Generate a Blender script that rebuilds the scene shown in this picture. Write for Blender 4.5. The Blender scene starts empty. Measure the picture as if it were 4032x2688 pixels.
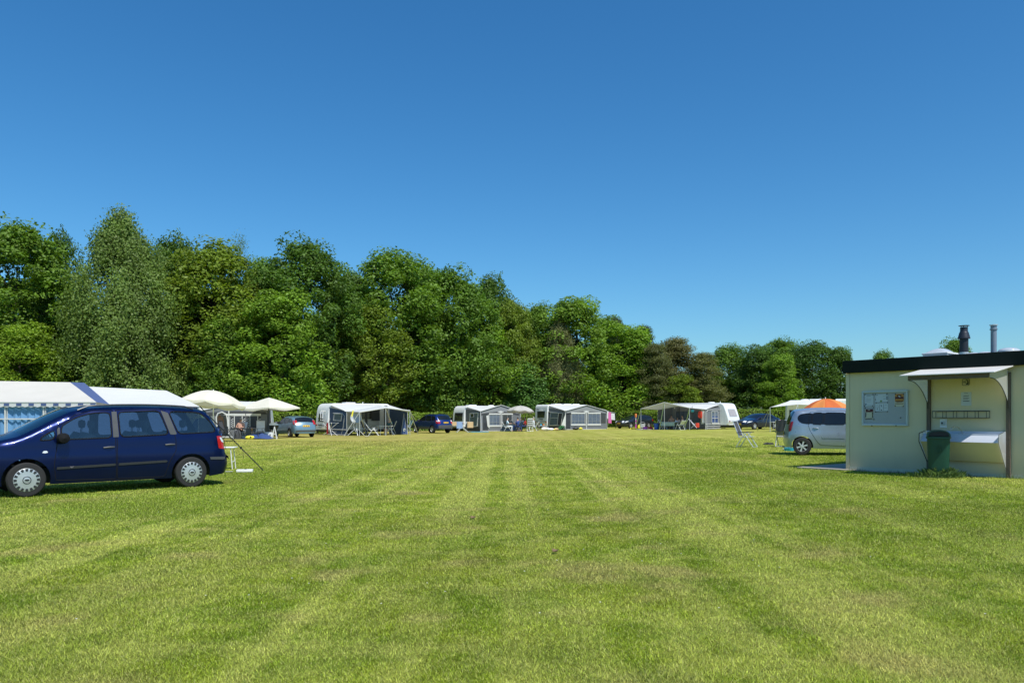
# Campsite field: mown grass, parked cars, caravans with awnings, a tree line, a small service building.
import bpy, bmesh, math, random
import numpy as np
from mathutils import Vector, Matrix
from mathutils.geometry import delaunay_2d_cdt

R = math.radians
C = bpy.context.scene.collection
rnd = random.Random(11)
FOC, CX, HZ, CAMH = 3027.5, 2016.0, 1638.0, 1.53


# ------------------------------------------------------------------ survey helpers: photo pixel -> ground point
def gz(x):
    x = 30 * math.tanh(x / 30)
    return 0.008 * (x + math.sqrt(x * x + 16))


def P(sx, sy):
    """ground point (world x, y, z) under a photo pixel"""
    y = 40.0
    for _ in range(40):
        y = (CAMH - gz((sx - CX) / FOC * y)) * FOC / (sy - HZ)
    x = (sx - CX) / FOC * y
    return Vector((x, y, gz(x)))


def A(sx, sy, y):
    return Vector(((sx - CX) / FOC * y, y, CAMH - (sy - HZ) / FOC * y))


def zoom(x0, y0, k):
    return lambda zx, zy: (x0 + zx / k, y0 + zy / k)


Z1 = zoom(0, 1450, 2.352)
Z2 = zoom(650, 1500, 3.92)
Z3 = zoom(1200, 1540, 3.92)
Z4 = zoom(1740, 1540, 3.36)
Z5 = zoom(2380, 1540, 3.7935)
Z6 = zoom(2850, 1500, 4.276)
Z7 = zoom(3280, 1240, 2.24)
ZD = zoom(1960, 1590, 7.84)
ZF = zoom(2480, 1570, 5.88)
ZC = zoom(1280, 1580, 6.9176)
ZB = zoom(840, 1580, 9.046)


class Frame:
    """upright local frame: x along a front, y away from the viewer's side, z up"""
    def __init__(s, o, deg):
        s.o = Vector((o[0], o[1], o[2])); s.a = R(deg)
        s.ex = Vector((math.cos(s.a), math.sin(s.a), 0)); s.ey = Vector((-math.sin(s.a), math.cos(s.a), 0))

    def w(s, x, y, z=0.0):
        return s.o + s.ex * x + s.ey * y + Vector((0, 0, z))

    def at(s, p, y=0.0):
        """photo pixel -> (x, z) on the local plane at depth y"""
        ray = Vector(((p[0] - CX) / FOC, 1, -(p[1] - HZ) / FOC))
        q = s.o + s.ey * y - Vector((0, 0, CAMH))
        t = q.dot(s.ey) / ray.dot(s.ey)
        d = ray * t + Vector((0, 0, CAMH)) - s.o
        return d.dot(s.ex), d.z

    def loc(s, wpt):
        d = Vector(wpt) - s.o
        return Vector((d.dot(s.ex), d.dot(s.ey), d.z))


# ------------------------------------------------------------------ materials
def new_mat(name):
    m = bpy.data.materials.new(name); m.use_nodes = True
    nt = m.node_tree
    for n in list(nt.nodes): nt.nodes.remove(n)
    return m, nt, nt.nodes.new, nt.links.new


def pm(name, col, rough=0.5, metal=0.0, var=0.12, scale=6.0, bump=0.0, coat=0.0, spec=0.5, dirt=0.0, trans=0.0, inside=None, bscale=None, streak=0.0):
    """principled surface whose colour and roughness wander a little (procedural noise in object space)"""
    m, nt, N, L = new_mat(name)
    out = N('ShaderNodeOutputMaterial'); b = N('ShaderNodeBsdfPrincipled')
    tc = N('ShaderNodeTexCoord'); nz = N('ShaderNodeTexNoise'); nz.inputs['Scale'].default_value = scale; nz.inputs['Detail'].default_value = 6
    L(tc.outputs['Object'], nz.inputs['Vector'])
    mx = N('ShaderNodeMix'); mx.data_type = 'RGBA'
    mx.inputs[6].default_value = tuple(max(0, c * (1 - var)) for c in col) + (1,)
    mx.inputs[7].default_value = tuple(min(1, c * (1 + var)) for c in col) + (1,)
    L(nz.outputs['Fac'], mx.inputs[0])
    csock = mx.outputs[2]
    if dirt:
        sp = N('ShaderNodeSeparateXYZ'); L(tc.outputs['Object'], sp.inputs[0])
        mr = N('ShaderNodeMapRange'); mr.inputs[1].default_value = 0.0; mr.inputs[2].default_value = dirt; mr.inputs[3].default_value = 0.55; mr.inputs[4].default_value = 0.0
        L(sp.outputs['Z'], mr.inputs[0])
        ml = N('ShaderNodeMath'); ml.operation = 'MULTIPLY'; L(mr.outputs[0], ml.inputs[0]); L(nz.outputs['Fac'], ml.inputs[1])
        m2 = N('ShaderNodeMix'); m2.data_type = 'RGBA'; L(ml.outputs[0], m2.inputs[0]); L(csock, m2.inputs[6]); m2.inputs[7].default_value = (.10, .10, .06, 1)
        csock = m2.outputs[2]
    if streak:
        mp = N('ShaderNodeMapping'); mp.inputs['Scale'].default_value = (9, 9, .35); L(tc.outputs['Object'], mp.inputs[0]); n3 = N('ShaderNodeTexNoise'); n3.inputs['Scale'].default_value = 1.0; n3.inputs['Detail'].default_value = 5; L(mp.outputs[0], n3.inputs['Vector'])
        r3 = N('ShaderNodeMapRange'); r3.inputs[1].default_value = .50; r3.inputs[2].default_value = .75; r3.inputs[3].default_value = 0; r3.inputs[4].default_value = streak; L(n3.outputs['Fac'], r3.inputs[0])
        m4 = N('ShaderNodeMix'); m4.data_type = 'RGBA'; L(r3.outputs[0], m4.inputs[0]); L(csock, m4.inputs[6]); m4.inputs[7].default_value = (.22, .22, .14, 1); csock = m4.outputs[2]
    if inside:
        ge = N('ShaderNodeNewGeometry'); m3 = N('ShaderNodeMix'); m3.data_type = 'RGBA'
        L(ge.outputs['Backfacing'], m3.inputs[0]); L(csock, m3.inputs[6]); m3.inputs[7].default_value = tuple(inside) + (1,)
        csock = m3.outputs[2]
    L(csock, b.inputs['Base Color'])
    rr = N('ShaderNodeMapRange'); rr.inputs[3].default_value = max(0.02, rough - .08); rr.inputs[4].default_value = min(1, rough + .08)
    L(nz.outputs['Fac'], rr.inputs[0]); L(rr.outputs[0], b.inputs['Roughness'])
    b.inputs['Metallic'].default_value = metal; b.inputs['Coat Weight'].default_value = coat; b.inputs['Coat Roughness'].default_value = 0.08
    b.inputs['Specular IOR Level'].default_value = spec
    if bump:
        n2 = N('ShaderNodeTexNoise'); n2.inputs['Scale'].default_value = bscale or scale * 3; n2.inputs['Detail'].default_value = 4
        L(tc.outputs['Object'], n2.inputs['Vector'])
        bp = N('ShaderNodeBump'); bp.inputs['Strength'].default_value = bump; bp.inputs['Distance'].default_value = .03
        L(n2.outputs['Fac'], bp.inputs['Height']); L(bp.outputs[0], b.inputs['Normal'])
    if trans:
        t = N('ShaderNodeBsdfTranslucent'); L(csock, t.inputs['Color']); ms = N('ShaderNodeMixShader'); ms.inputs[0].default_value = trans
        L(b.outputs[0], ms.inputs[1]); L(t.outputs[0], ms.inputs[2]); L(ms.outputs[0], out.inputs[0])
    else:
        L(b.outputs[0], out.inputs[0])
    return m


def glass_mat(name, tint, refl=0.08):
    """thin pane: tinted see-through plus a fresnel reflection"""
    m, nt, N, L = new_mat(name)
    out = N('ShaderNodeOutputMaterial'); t = N('ShaderNodeBsdfTransparent'); t.inputs[0].default_value = tuple(tint) + (1,)
    g = N('ShaderNodeBsdfGlossy'); g.inputs['Roughness'].default_value = .02; g.inputs[0].default_value = (1, 1, 1, 1)
    lw = N('ShaderNodeLayerWeight'); lw.inputs[0].default_value = .35
    mr = N('ShaderNodeMapRange'); mr.inputs[3].default_value = refl; mr.inputs[4].default_value = .9; L(lw.outputs['Fresnel'], mr.inputs[0])
    ms = N('ShaderNodeMixShader'); L(mr.outputs[0], ms.inputs[0]); L(t.outputs[0], ms.inputs[1]); L(g.outputs[0], ms.inputs[2]); L(ms.outputs[0], out.inputs[0])
    return m


def foliage_mat(name, dark, light, trans=0.3):
    """leaf: colour from the object's own colour, a per-leaf tint and a slow noise through the crown"""
    m, nt, N, L = new_mat(name)
    out = N('ShaderNodeOutputMaterial'); oi = N('ShaderNodeObjectInfo'); at = N('ShaderNodeAttribute'); at.attribute_name = 'tint'
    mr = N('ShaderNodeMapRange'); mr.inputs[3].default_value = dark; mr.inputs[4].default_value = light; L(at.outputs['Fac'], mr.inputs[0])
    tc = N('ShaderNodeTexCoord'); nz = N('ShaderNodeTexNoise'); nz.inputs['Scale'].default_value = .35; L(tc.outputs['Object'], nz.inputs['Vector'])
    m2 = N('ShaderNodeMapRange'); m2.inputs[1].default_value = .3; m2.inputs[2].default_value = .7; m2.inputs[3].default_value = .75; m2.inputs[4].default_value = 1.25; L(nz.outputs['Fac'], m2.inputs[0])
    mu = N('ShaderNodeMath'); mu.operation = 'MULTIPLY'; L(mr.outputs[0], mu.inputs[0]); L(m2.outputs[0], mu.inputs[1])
    vm = N('ShaderNodeVectorMath'); vm.operation = 'SCALE'; L(oi.outputs['Color'], vm.inputs[0]); L(mu.outputs[0], vm.inputs['Scale'])
    b = N('ShaderNodeBsdfPrincipled'); b.inputs['Roughness'].default_value = .55; b.inputs['Specular IOR Level'].default_value = .35
    L(vm.outputs[0], b.inputs['Base Color'])
    t = N('ShaderNodeBsdfTranslucent'); v2 = N('ShaderNodeVectorMath'); v2.operation = 'MULTIPLY'; v2.inputs[1].default_value = (1.3, 1.35, .5); L(vm.outputs[0], v2.inputs[0]); L(v2.outputs[0], t.inputs[0])
    ms = N('ShaderNodeMixShader'); ms.inputs[0].default_value = trans; L(b.outputs[0], ms.inputs[1]); L(t.outputs[0], ms.inputs[2]); L(ms.outputs[0], out.inputs[0])
    return m


M = {}
def defm(k, *a, **kw): M[k] = pm(k, *a, **kw)
defm('white_plastic', (.80, .80, .78), .45)
defm('white_metal', (.78, .78, .77), .35, var=.06)
defm('caravan_white', (.80, .81, .80), .32, var=.04, scale=2, dirt=.5, coat=.2, streak=.15)
defm('caravan_grey', (.42, .45, .47), .4, var=.06)
defm('silver', (.55, .56, .57), .35, .7)
defm('alu', (.70, .71, .72), .35, .55)
defm('steel', (.6, .62, .63), .22, .9)
defm('black_rubber', (.010, .010, .011), .8, spec=.2)
defm('tyre', (.022, .021, .021), .85, var=.3, scale=20)
defm('black_plastic', (.025, .026, .028), .5)
defm('grey_plastic', (.07, .072, .075), .5)
defm('dark_interior', (.03, .03, .033), .9)
defm('seat_cloth', (.055, .06, .07), .9, bump=.2)
defm('dark_metal', (.05, .055, .06), .4, .5)
defm('red_lens', (.45, .01, .012), .12, coat=.6)
defm('clear_lens', (.75, .77, .80), .12, coat=.6, var=.05)
defm('plate_yellow', (.75, .46, .02), .45, var=.04)
defm('plate_ink', (.03, .03, .03), .5)
defm('canvas_white', (.76, .76, .73), .85, var=.05, scale=3, bump=.15, trans=.22)
defm('canvas_pale', (.60, .61, .60), .85, var=.06, scale=3, bump=.2, trans=.15)
defm('canvas_beige', (.72, .68, .60), .85, var=.06, scale=2, bump=.2, trans=.2)
defm('canvas_grey', (.17, .18, .195), .85, var=.1, scale=3, bump=.2, trans=.08)
defm('canvas_mid', (.27, .28, .29), .85, var=.1, scale=3, bump=.2, trans=.1)
defm('canvas_dark', (.05, .053, .06), .85, var=.15, scale=3, bump=.2, trans=.05)
defm('canvas_navy', (.05, .085, .15), .85, var=.15, scale=3, bump=.2, trans=.08)
defm('canvas_blue', (.075, .115, .25), .85, var=.08, scale=3, bump=.2, trans=.12)
defm('curtain_blue', (.17, .38, .66), .8, var=.08, scale=4, trans=.2)
defm('cream', (.86, .82, .70), .8, var=.04, scale=3, bump=.1, trans=.3)
defm('taupe', (.55, .52, .48), .85, var=.06, scale=4, trans=.2)
defm('orange_cloth', (.86, .30, .08), .75, var=.06, trans=.3)
defm('orange_dark', (.74, .17, .04), .75, var=.06, trans=.3)
defm('pvc_pane', (.12, .15, .20), .12, var=.35, scale=2.5, coat=.5)
defm('pvc_dark', (.05, .055, .065), .12, var=.4, scale=2.5, coat=.5)
defm('window_dark', (.035, .033, .032), .08, var=.4, scale=3, coat=.7)
defm('window_beige', (.42, .38, .36), .15, var=.25, scale=5, coat=.6)
defm('car_glass_dark', (.008, .010, .013), .06, var=.4, scale=2, coat=.35, spec=.35)
defm('green_bin', (.012, .070, .045), .42, var=.18, scale=3, bump=.05)
defm('blue_plastic', (.02, .10, .40), .4)
defm('cyan_plastic', (.04, .42, .65), .4)
defm('yellow', (.80, .70, .04), .6)
defm('red_cloth', (.50, .03, .035), .8)
defm('red_bright', (.75, .06, .03), .7)
defm('pink', (.72, .16, .42), .8, trans=.15)
defm('magenta', (.62, .09, .46), .6)
defm('lilac', (.36, .32, .44), .8)
defm('towel_white', (.78, .78, .77), .9, trans=.2)
defm('towel_blue', (.32, .45, .72), .9, trans=.2)
defm('towel_orange', (.72, .50, .28), .9, trans=.2)
defm('blue_cloth', (.03, .065, .19), .85, var=.15, bump=.3)
defm('navy_cloth', (.04, .09, .30), .85)
defm('charcoal_cloth', (.06, .063, .07), .9, var=.15, bump=.3)
defm('grey_cloth', (.20, .20, .21), .9, var=.15, bump=.3)
defm('green_stripe', (.06, .09, .075), .85)
defm('teal_cloth', (.05, .16, .18), .85)
defm('pale_cloth', (.45, .55, .50), .85, var=.15, scale=14)
defm('green_plastic', (.03, .38, .10), .45)
defm('skin_tan', (.52, .28, .19), .55, var=.08)
defm('skin_pale', (.62, .40, .30), .55, var=.08)
defm('hair_dark', (.03, .022, .017), .7)
defm('hair_grey', (.38, .36, .33), .7)
defm('shirt_white', (.74, .76, .80), .85)
defm('shirt_red', (.5, .03, .03), .85)
defm('shirt_ltblue', (.55, .70, .80), .85)
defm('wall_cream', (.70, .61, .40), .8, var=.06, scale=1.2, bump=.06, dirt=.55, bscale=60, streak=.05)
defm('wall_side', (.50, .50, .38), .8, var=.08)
defm('fascia', (.006, .012, .010), .7, var=.35, scale=4, spec=.15, bump=.05)
defm('weathered_wood', (.13, .10, .075), .8, var=.3, scale=12, bump=.3)
defm('canopy_white', (.78, .76, .72), .4, var=.04, scale=2, trans=.10)
defm('sink_white', (.62, .66, .74), .35, var=.05, scale=2, trans=.14)
defm('sink_trans', (.88, .88, .86), .35, var=.04, scale=2, trans=.65)
defm('board_grey', (.38, .40, .42), .5, var=.05)
defm('board_frame', (.50, .56, .58), .4, var=.05)
defm('paper', (.55, .60, .64), .8, var=.03)
defm('paper_warm', (.55, .52, .40), .8, var=.05)
defm('ink', (.03, .035, .045), .8)
defm('poster_brown', (.16, .07, .03), .7, var=.4, scale=30)
defm('poster_orange', (.52, .24, .06), .7, var=.3, scale=20)
defm('poster_red', (.09, .02, .025), .7)
defm('print_green', (.22, .32, .08), .8)
defm('roof_felt', (.10, .10, .10), .9, bump=.3)
defm('flue_black', (.03, .034, .045), .45, .3)
defm('flue_grey', (.22, .26, .32), .45, .3, var=.2)
defm('dome_plastic', (.55, .60, .66), .2, var=.05, trans=.2)
defm('concrete', (.36, .32, .26), .9, var=.18, scale=3, bump=.25)
defm('bark', (.055, .043, .032), .95, var=.35, scale=5, bump=.6)
defm('dry_leaf', (.20, .13, .07), .9, var=.3, scale=30)
defm('bark_birch', (.50, .48, .43), .85, var=.35, scale=6, bump=.2)
defm('hedge_core', (.03, .03, .018), 1.0, var=.2)
defm('paint_navy', (.0016, .009, .070), .30, .68, var=.08, scale=3, coat=.3, inside=(.035, .036, .04))
defm('paint_lightblue', (.16, .27, .35), .3, .25, var=.05, coat=.8, inside=(.03, .03, .03))
defm('paint_blue', (.006, .028, .16), .3, .5, var=.06, coat=.8, inside=(.03, .03, .03))
defm('paint_dark', (.014, .017, .024), .3, .2, var=.1, coat=.8, inside=(.03, .03, .03))
defm('paint_midnight', (.008, .014, .05), .3, .5, var=.1, coat=.8, inside=(.03, .03, .03))
defm('paint_silver', (.36, .42, .49), .3, .55, var=.04, coat=.8, inside=(.03, .03, .03))
defm('hubcap', (.50, .53, .53), .4, .45, var=.08)
M['van_glass'] = glass_mat('van_glass', (.66, .78, .80), .06)
M['van_glass_pale'] = glass_mat('van_glass_pale', (.72, .84, .82), .10)
M['leaf'] = foliage_mat('leaf', .55, 1.35, .32)
M['hedge_leaf'] = foliage_mat('hedge_leaf', .55, 1.3, .25)


# ------------------------------------------------------------------ mesh builder and object helpers
class MB:
    def __init__(s): s.v = []; s.f = []; s.m = []
    def add(s, pts, faces, mi=0):
        n = len(s.v); s.v += [tuple(p) for p in pts]
        for f in faces: s.f.append([n + i for i in f]); s.m.append(mi)
        return s
    def box(s, c, d, rz=0, mi=0, ry=0, rx=0):
        c = Vector(c); h = [x / 2 for x in d]; rot = Matrix.Rotation(rz, 3, 'Z') @ Matrix.Rotation(ry, 3, 'Y') @ Matrix.Rotation(rx, 3, 'X')
        p = [c + rot @ Vector((sx * h[0], sy * h[1], sz * h[2])) for sx in (-1, 1) for sy in (-1, 1) for sz in (-1, 1)]
        return s.add(p, [(0, 1, 3, 2), (4, 6, 7, 5), (0, 4, 5, 1), (2, 3, 7, 6), (0, 2, 6, 4), (1, 5, 7, 3)], mi)
    def bar(s, a, b, w, h=None, mi=0):
        a, b = Vector(a), Vector(b); d = (b - a); h = h or w
        if d.length < 1e-6: return s
        d.normalize(); up = Vector((0, 0, 1)) if abs(d.z) < .95 else Vector((1, 0, 0))
        x = d.cross(up).normalized(); y = x.cross(d).normalized()
        p = [q + x * (sx * w / 2) + y * (sy * h / 2) for q in (a, b) for sx in (-1, 1) for sy in (-1, 1)]
        return s.add(p, [(0, 1, 3, 2), (4, 6, 7, 5), (0, 4, 5, 1), (2, 3, 7, 6), (0, 2, 6, 4), (1, 5, 7, 3)], mi)
    def tube(s, pts, r, n=8, mi=0, caps=True):
        pts = [Vector(p) for p in pts]; rs = r if isinstance(r, (list, tuple)) else [r] * len(pts)
        rings = []; prev = None
        for i, p in enumerate(pts):
            d = (pts[min(i + 1, len(pts) - 1)] - pts[max(i - 1, 0)]).normalized()
            if prev is None:
                up = Vector((0, 0, 1)) if abs(d.z) < .9 else Vector((1, 0, 0)); x = d.cross(up).normalized()
            else:
                x = (prev - d * prev.dot(d)).normalized()
            prev = x; y = d.cross(x)
            rings.append([p + (x * math.cos(2 * math.pi * k / n) + y * math.sin(2 * math.pi * k / n)) * rs[i] for k in range(n)])
        base = len(s.v); s.v += [tuple(q) for g in rings for q in g]
        for i in range(len(rings) - 1):
            for k in range(n):
                k2 = (k + 1) % n
                s.f.append([base + i * n + k, base + i * n + k2, base + (i + 1) * n + k2, base + (i + 1) * n + k]); s.m.append(mi)
        if caps:
            s.f.append([base + k for k in range(n)][::-1]); s.m.append(mi)
            s.f.append([base + (len(rings) - 1) * n + k for k in range(n)]); s.m.append(mi)
        return s
    def lathe(s, prof, n=24, o=(0, 0, 0), axis='Z', mi=0, tilt=None):
        o = Vector(o); base = len(s.v)
        for r, z in prof:
            for k in range(n):
                a = 2 * math.pi * k / n
                q = Vector((r * math.cos(a), r * math.sin(a), z))
                if axis == 'Y': q = Vector((q.x, q.z, q.y))
                if axis == 'X': q = Vector((q.z, q.x, q.y))
                if tilt: q = tilt @ q
                s.v.append(tuple(o + q))
        for i in range(len(prof) - 1):
            for k in range(n):
                k2 = (k + 1) % n
                s.f.append([base + i * n + k, base + i * n + k2, base + (i + 1) * n + k2, base + (i + 1) * n + k]); s.m.append(mi)
        return s
    def poly(s, pts, mi=0): return s.add(pts, [list(range(len(pts)))], mi)
    def slab(s, pts, t, mi=0):
        """polygon thickened by the vector t"""
        t = Vector(t); n = len(pts); q = [Vector(p) for p in pts]
        return s.add(q + [p + t for p in q], [list(range(n))[::-1], list(range(n, 2 * n))] + [[i, (i + 1) % n, n + (i + 1) % n, n + i] for i in range(n)], mi)
    def sheet(s, rows, mi=0):
        n = len(rows[0]); b = len(s.v); s.v += [tuple(p) for r_ in rows for p in r_]
        for i in range(len(rows) - 1):
            for k in range(n - 1):
                s.f.append([b + i * n + k, b + i * n + k + 1, b + (i + 1) * n + k + 1, b + (i + 1) * n + k]); s.m.append(mi)
        return s
    def build(s, name, mats, parent=None, smooth=True, ang=38, fix=False, bevel=0, merge=False):
        me = bpy.data.meshes.new(name); me.from_pydata([tuple(p) for p in s.v], [], s.f)
        mats = mats if isinstance(mats, (list, tuple)) else [mats]
        for m in mats: me.materials.append(M[m] if isinstance(m, str) else m)
        me.polygons.foreach_set('material_index', s.m)
        if fix or merge:
            bm = bmesh.new(); bm.from_mesh(me)
            if merge: bmesh.ops.remove_doubles(bm, verts=bm.verts, dist=1e-4)
            bmesh.ops.recalc_face_normals(bm, faces=bm.faces); bm.to_mesh(me); bm.free()
        if smooth:
            me.polygons.foreach_set('use_smooth', [True] * len(me.polygons)); me.set_sharp_from_angle(angle=R(ang))
        o = bpy.data.objects.new(name, me); C.objects.link(o)
        if parent: o.parent = parent
        if bevel:
            b = o.modifiers.new('bevel', 'BEVEL'); b.width = bevel; b.segments = 2; b.limit_method = 'ANGLE'; b.angle_limit = R(40)
        me.update()
        return o


def tag(o, label=None, cat=None, group=None, kind=None):
    if label: o['label'] = label
    if cat: o['category'] = cat
    if group: o['group'] = group
    if kind: o['kind'] = kind
    return o


def thing(name, label, cat, loc=(0, 0, 0), rz=0.0, group=None):
    o = bpy.data.objects.new(name, None); C.objects.link(o); o.empty_display_size = .2
    o.location = loc; o.rotation_euler = (0, 0, rz)
    return tag(o, label, cat, group)


def fthing(fr, name, label, cat, x=0, y=0, z=0, rz=0, group=None):
    return thing(name, label, cat, fr.w(x, y, z), fr.a + rz, group)


def copy_thing(root, loc, rz, label, group=None):
    r = root.copy(); C.objects.link(r); r.location = loc; r.rotation_euler = (0, 0, rz); r['label'] = label
    if group: r['group'] = group
    for ch in root.children:
        c = ch.copy(); C.objects.link(c); c.parent = r
        for g in ch.children:
            d = g.copy(); C.objects.link(d); d.parent = c
    return r


def text_mesh(txt, name, mat, size, parent, mtx, extrude=.002, shear=0.0):
    cu = bpy.data.curves.new(name, 'FONT'); cu.body = txt; cu.size = size; cu.extrude = extrude; cu.align_x = 'CENTER'; cu.shear = shear
    t = bpy.data.objects.new(name, cu); C.objects.link(t)
    me = bpy.data.meshes.new_from_object(t); bpy.data.objects.remove(t)
    me.transform(mtx); me.materials.clear(); me.materials.append(M[mat])
    o = bpy.data.objects.new(name, me); C.objects.link(o); o.parent = parent
    return o
# ------------------------------------------------------------------ ground colour shared by soil sheet and blades
def lawn_group():
    g = bpy.data.node_groups.new('lawn_colour', 'ShaderNodeTree')
    g.interface.new_socket('Color', in_out='OUTPUT', socket_type='NodeSocketColor')
    N, L = g.nodes.new, g.links.new
    go = N('NodeGroupOutput'); geo = N('ShaderNodeNewGeometry')
    sp = N('ShaderNodeSeparateXYZ'); L(geo.outputs['Position'], sp.inputs[0])
    def noise(sx, sy, scale, detail=3, off=0.0):
        mp = N('ShaderNodeMapping'); mp.inputs['Scale'].default_value = (sx, sy, 0); mp.inputs['Location'].default_value = (off, off * 1.7, off); L(geo.outputs['Position'], mp.inputs[0])
        n = N('ShaderNodeTexNoise'); n.inputs['Scale'].default_value = scale; n.inputs['Detail'].default_value = detail; L(mp.outputs[0], n.inputs['Vector'])
        return n.outputs['Fac']
    def rng(sock, a, b, c=0.0, d=1.0):
        m = N('ShaderNodeMapRange'); m.interpolation_type = 'SMOOTHSTEP'; m.inputs[1].default_value = a; m.inputs[2].default_value = b; m.inputs[3].default_value = c; m.inputs[4].default_value = d; L(sock, m.inputs[0]); return m.outputs[0]
    def math_(op, a, b):
        m = N('ShaderNodeMath'); m.operation = op
        for i, v in enumerate((a, b)):
            if isinstance(v, (int, float)): m.inputs[i].default_value = v
            else: L(v, m.inputs[i])
        return m.outputs[0]
    def mix(f, a, b):
        m = N('ShaderNodeMix'); m.data_type = 'RGBA'
        if isinstance(f, (int, float)): m.inputs[0].default_value = f
        else: L(f, m.inputs[0])
        for i, v in ((6, a), (7, b)):
            if isinstance(v, tuple): m.inputs[i].default_value = v + (1,)
            else: L(v, m.inputs[i])
        return m.outputs[2]
    GREEN, DEEP, PALE, DRY = (.395, .475, .055), (.26, .365, .035), (.60, .625, .15), (.58, .50, .185)
    col = mix(rng(noise(1, 1, .9, 5), .36, .62), DEEP, GREEN)
    col = mix(rng(noise(1, 1, 2.3, 7, 33.0), .44, .66, 0, .6), col, PALE)
    # mower and wheel tracks run away from the viewer
    tr = math_('MULTIPLY', rng(noise(1.5, .03, 1.0, 3, 3.1), .46, .58), rng(noise(1, .25, .5, 4, 9.0), .32, .56, .25, 1))
    col = mix(math_('MULTIPLY', tr, .7), col, PALE)
    tr2 = math_('MULTIPLY', rng(noise(3.2, .04, 1.0, 3, 7.7), .50, .60), rng(noise(.4, .3, .6, 3, 4.0), .38, .58))
    col = mix(math_('MULTIPLY', tr2, .55), col, PALE)
    # dry patches, more of them far off by the tents
    col = mix(rng(noise(1, 1, .9, 7, 17.0), .52, .72, 0, .75), col, DRY)
    far = math_('MULTIPLY', rng(sp.outputs['Y'], 22, 58), rng(noise(.35, 1.2, .5, 4, 21.0), .25, .62, .35, .9))
    lefty = rng(sp.outputs['X'], 14, -6, .45, 1)
    col = mix(math_('MULTIPLY', far, lefty), col, (.50, .41, .13))
    # greener, longer ground towards the building and behind the near car; a slow light-dark drift everywhere
    side = math_('MULTIPLY', rng(sp.outputs['X'], 1.5, 7), rng(noise(1, .6, .35, 4, 41.0), .36, .60, .15, .85))
    col = mix(math_('MULTIPLY', side, rng(sp.outputs['Y'], 40, 24)), col, (.245, .345, .032))
    side2 = math_('MULTIPLY', rng(sp.outputs['X'], -1.5, -6), rng(noise(1, .6, .4, 4, 51.0), .40, .60, 0, .7))
    col = mix(math_('MULTIPLY', side2, rng(sp.outputs['Y'], 34, 22)), col, (.265, .38, .036))
    vm = N('ShaderNodeVectorMath'); vm.operation = 'SCALE'; L(col, vm.inputs[0]); L(rng(noise(1, 1, .5, 6, 61.0), .34, .66, .90, 1.08), vm.inputs['Scale']); col = vm.outputs[0]
    L(col, go.inputs[0])
    return g


LAWN = lawn_group()


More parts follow.
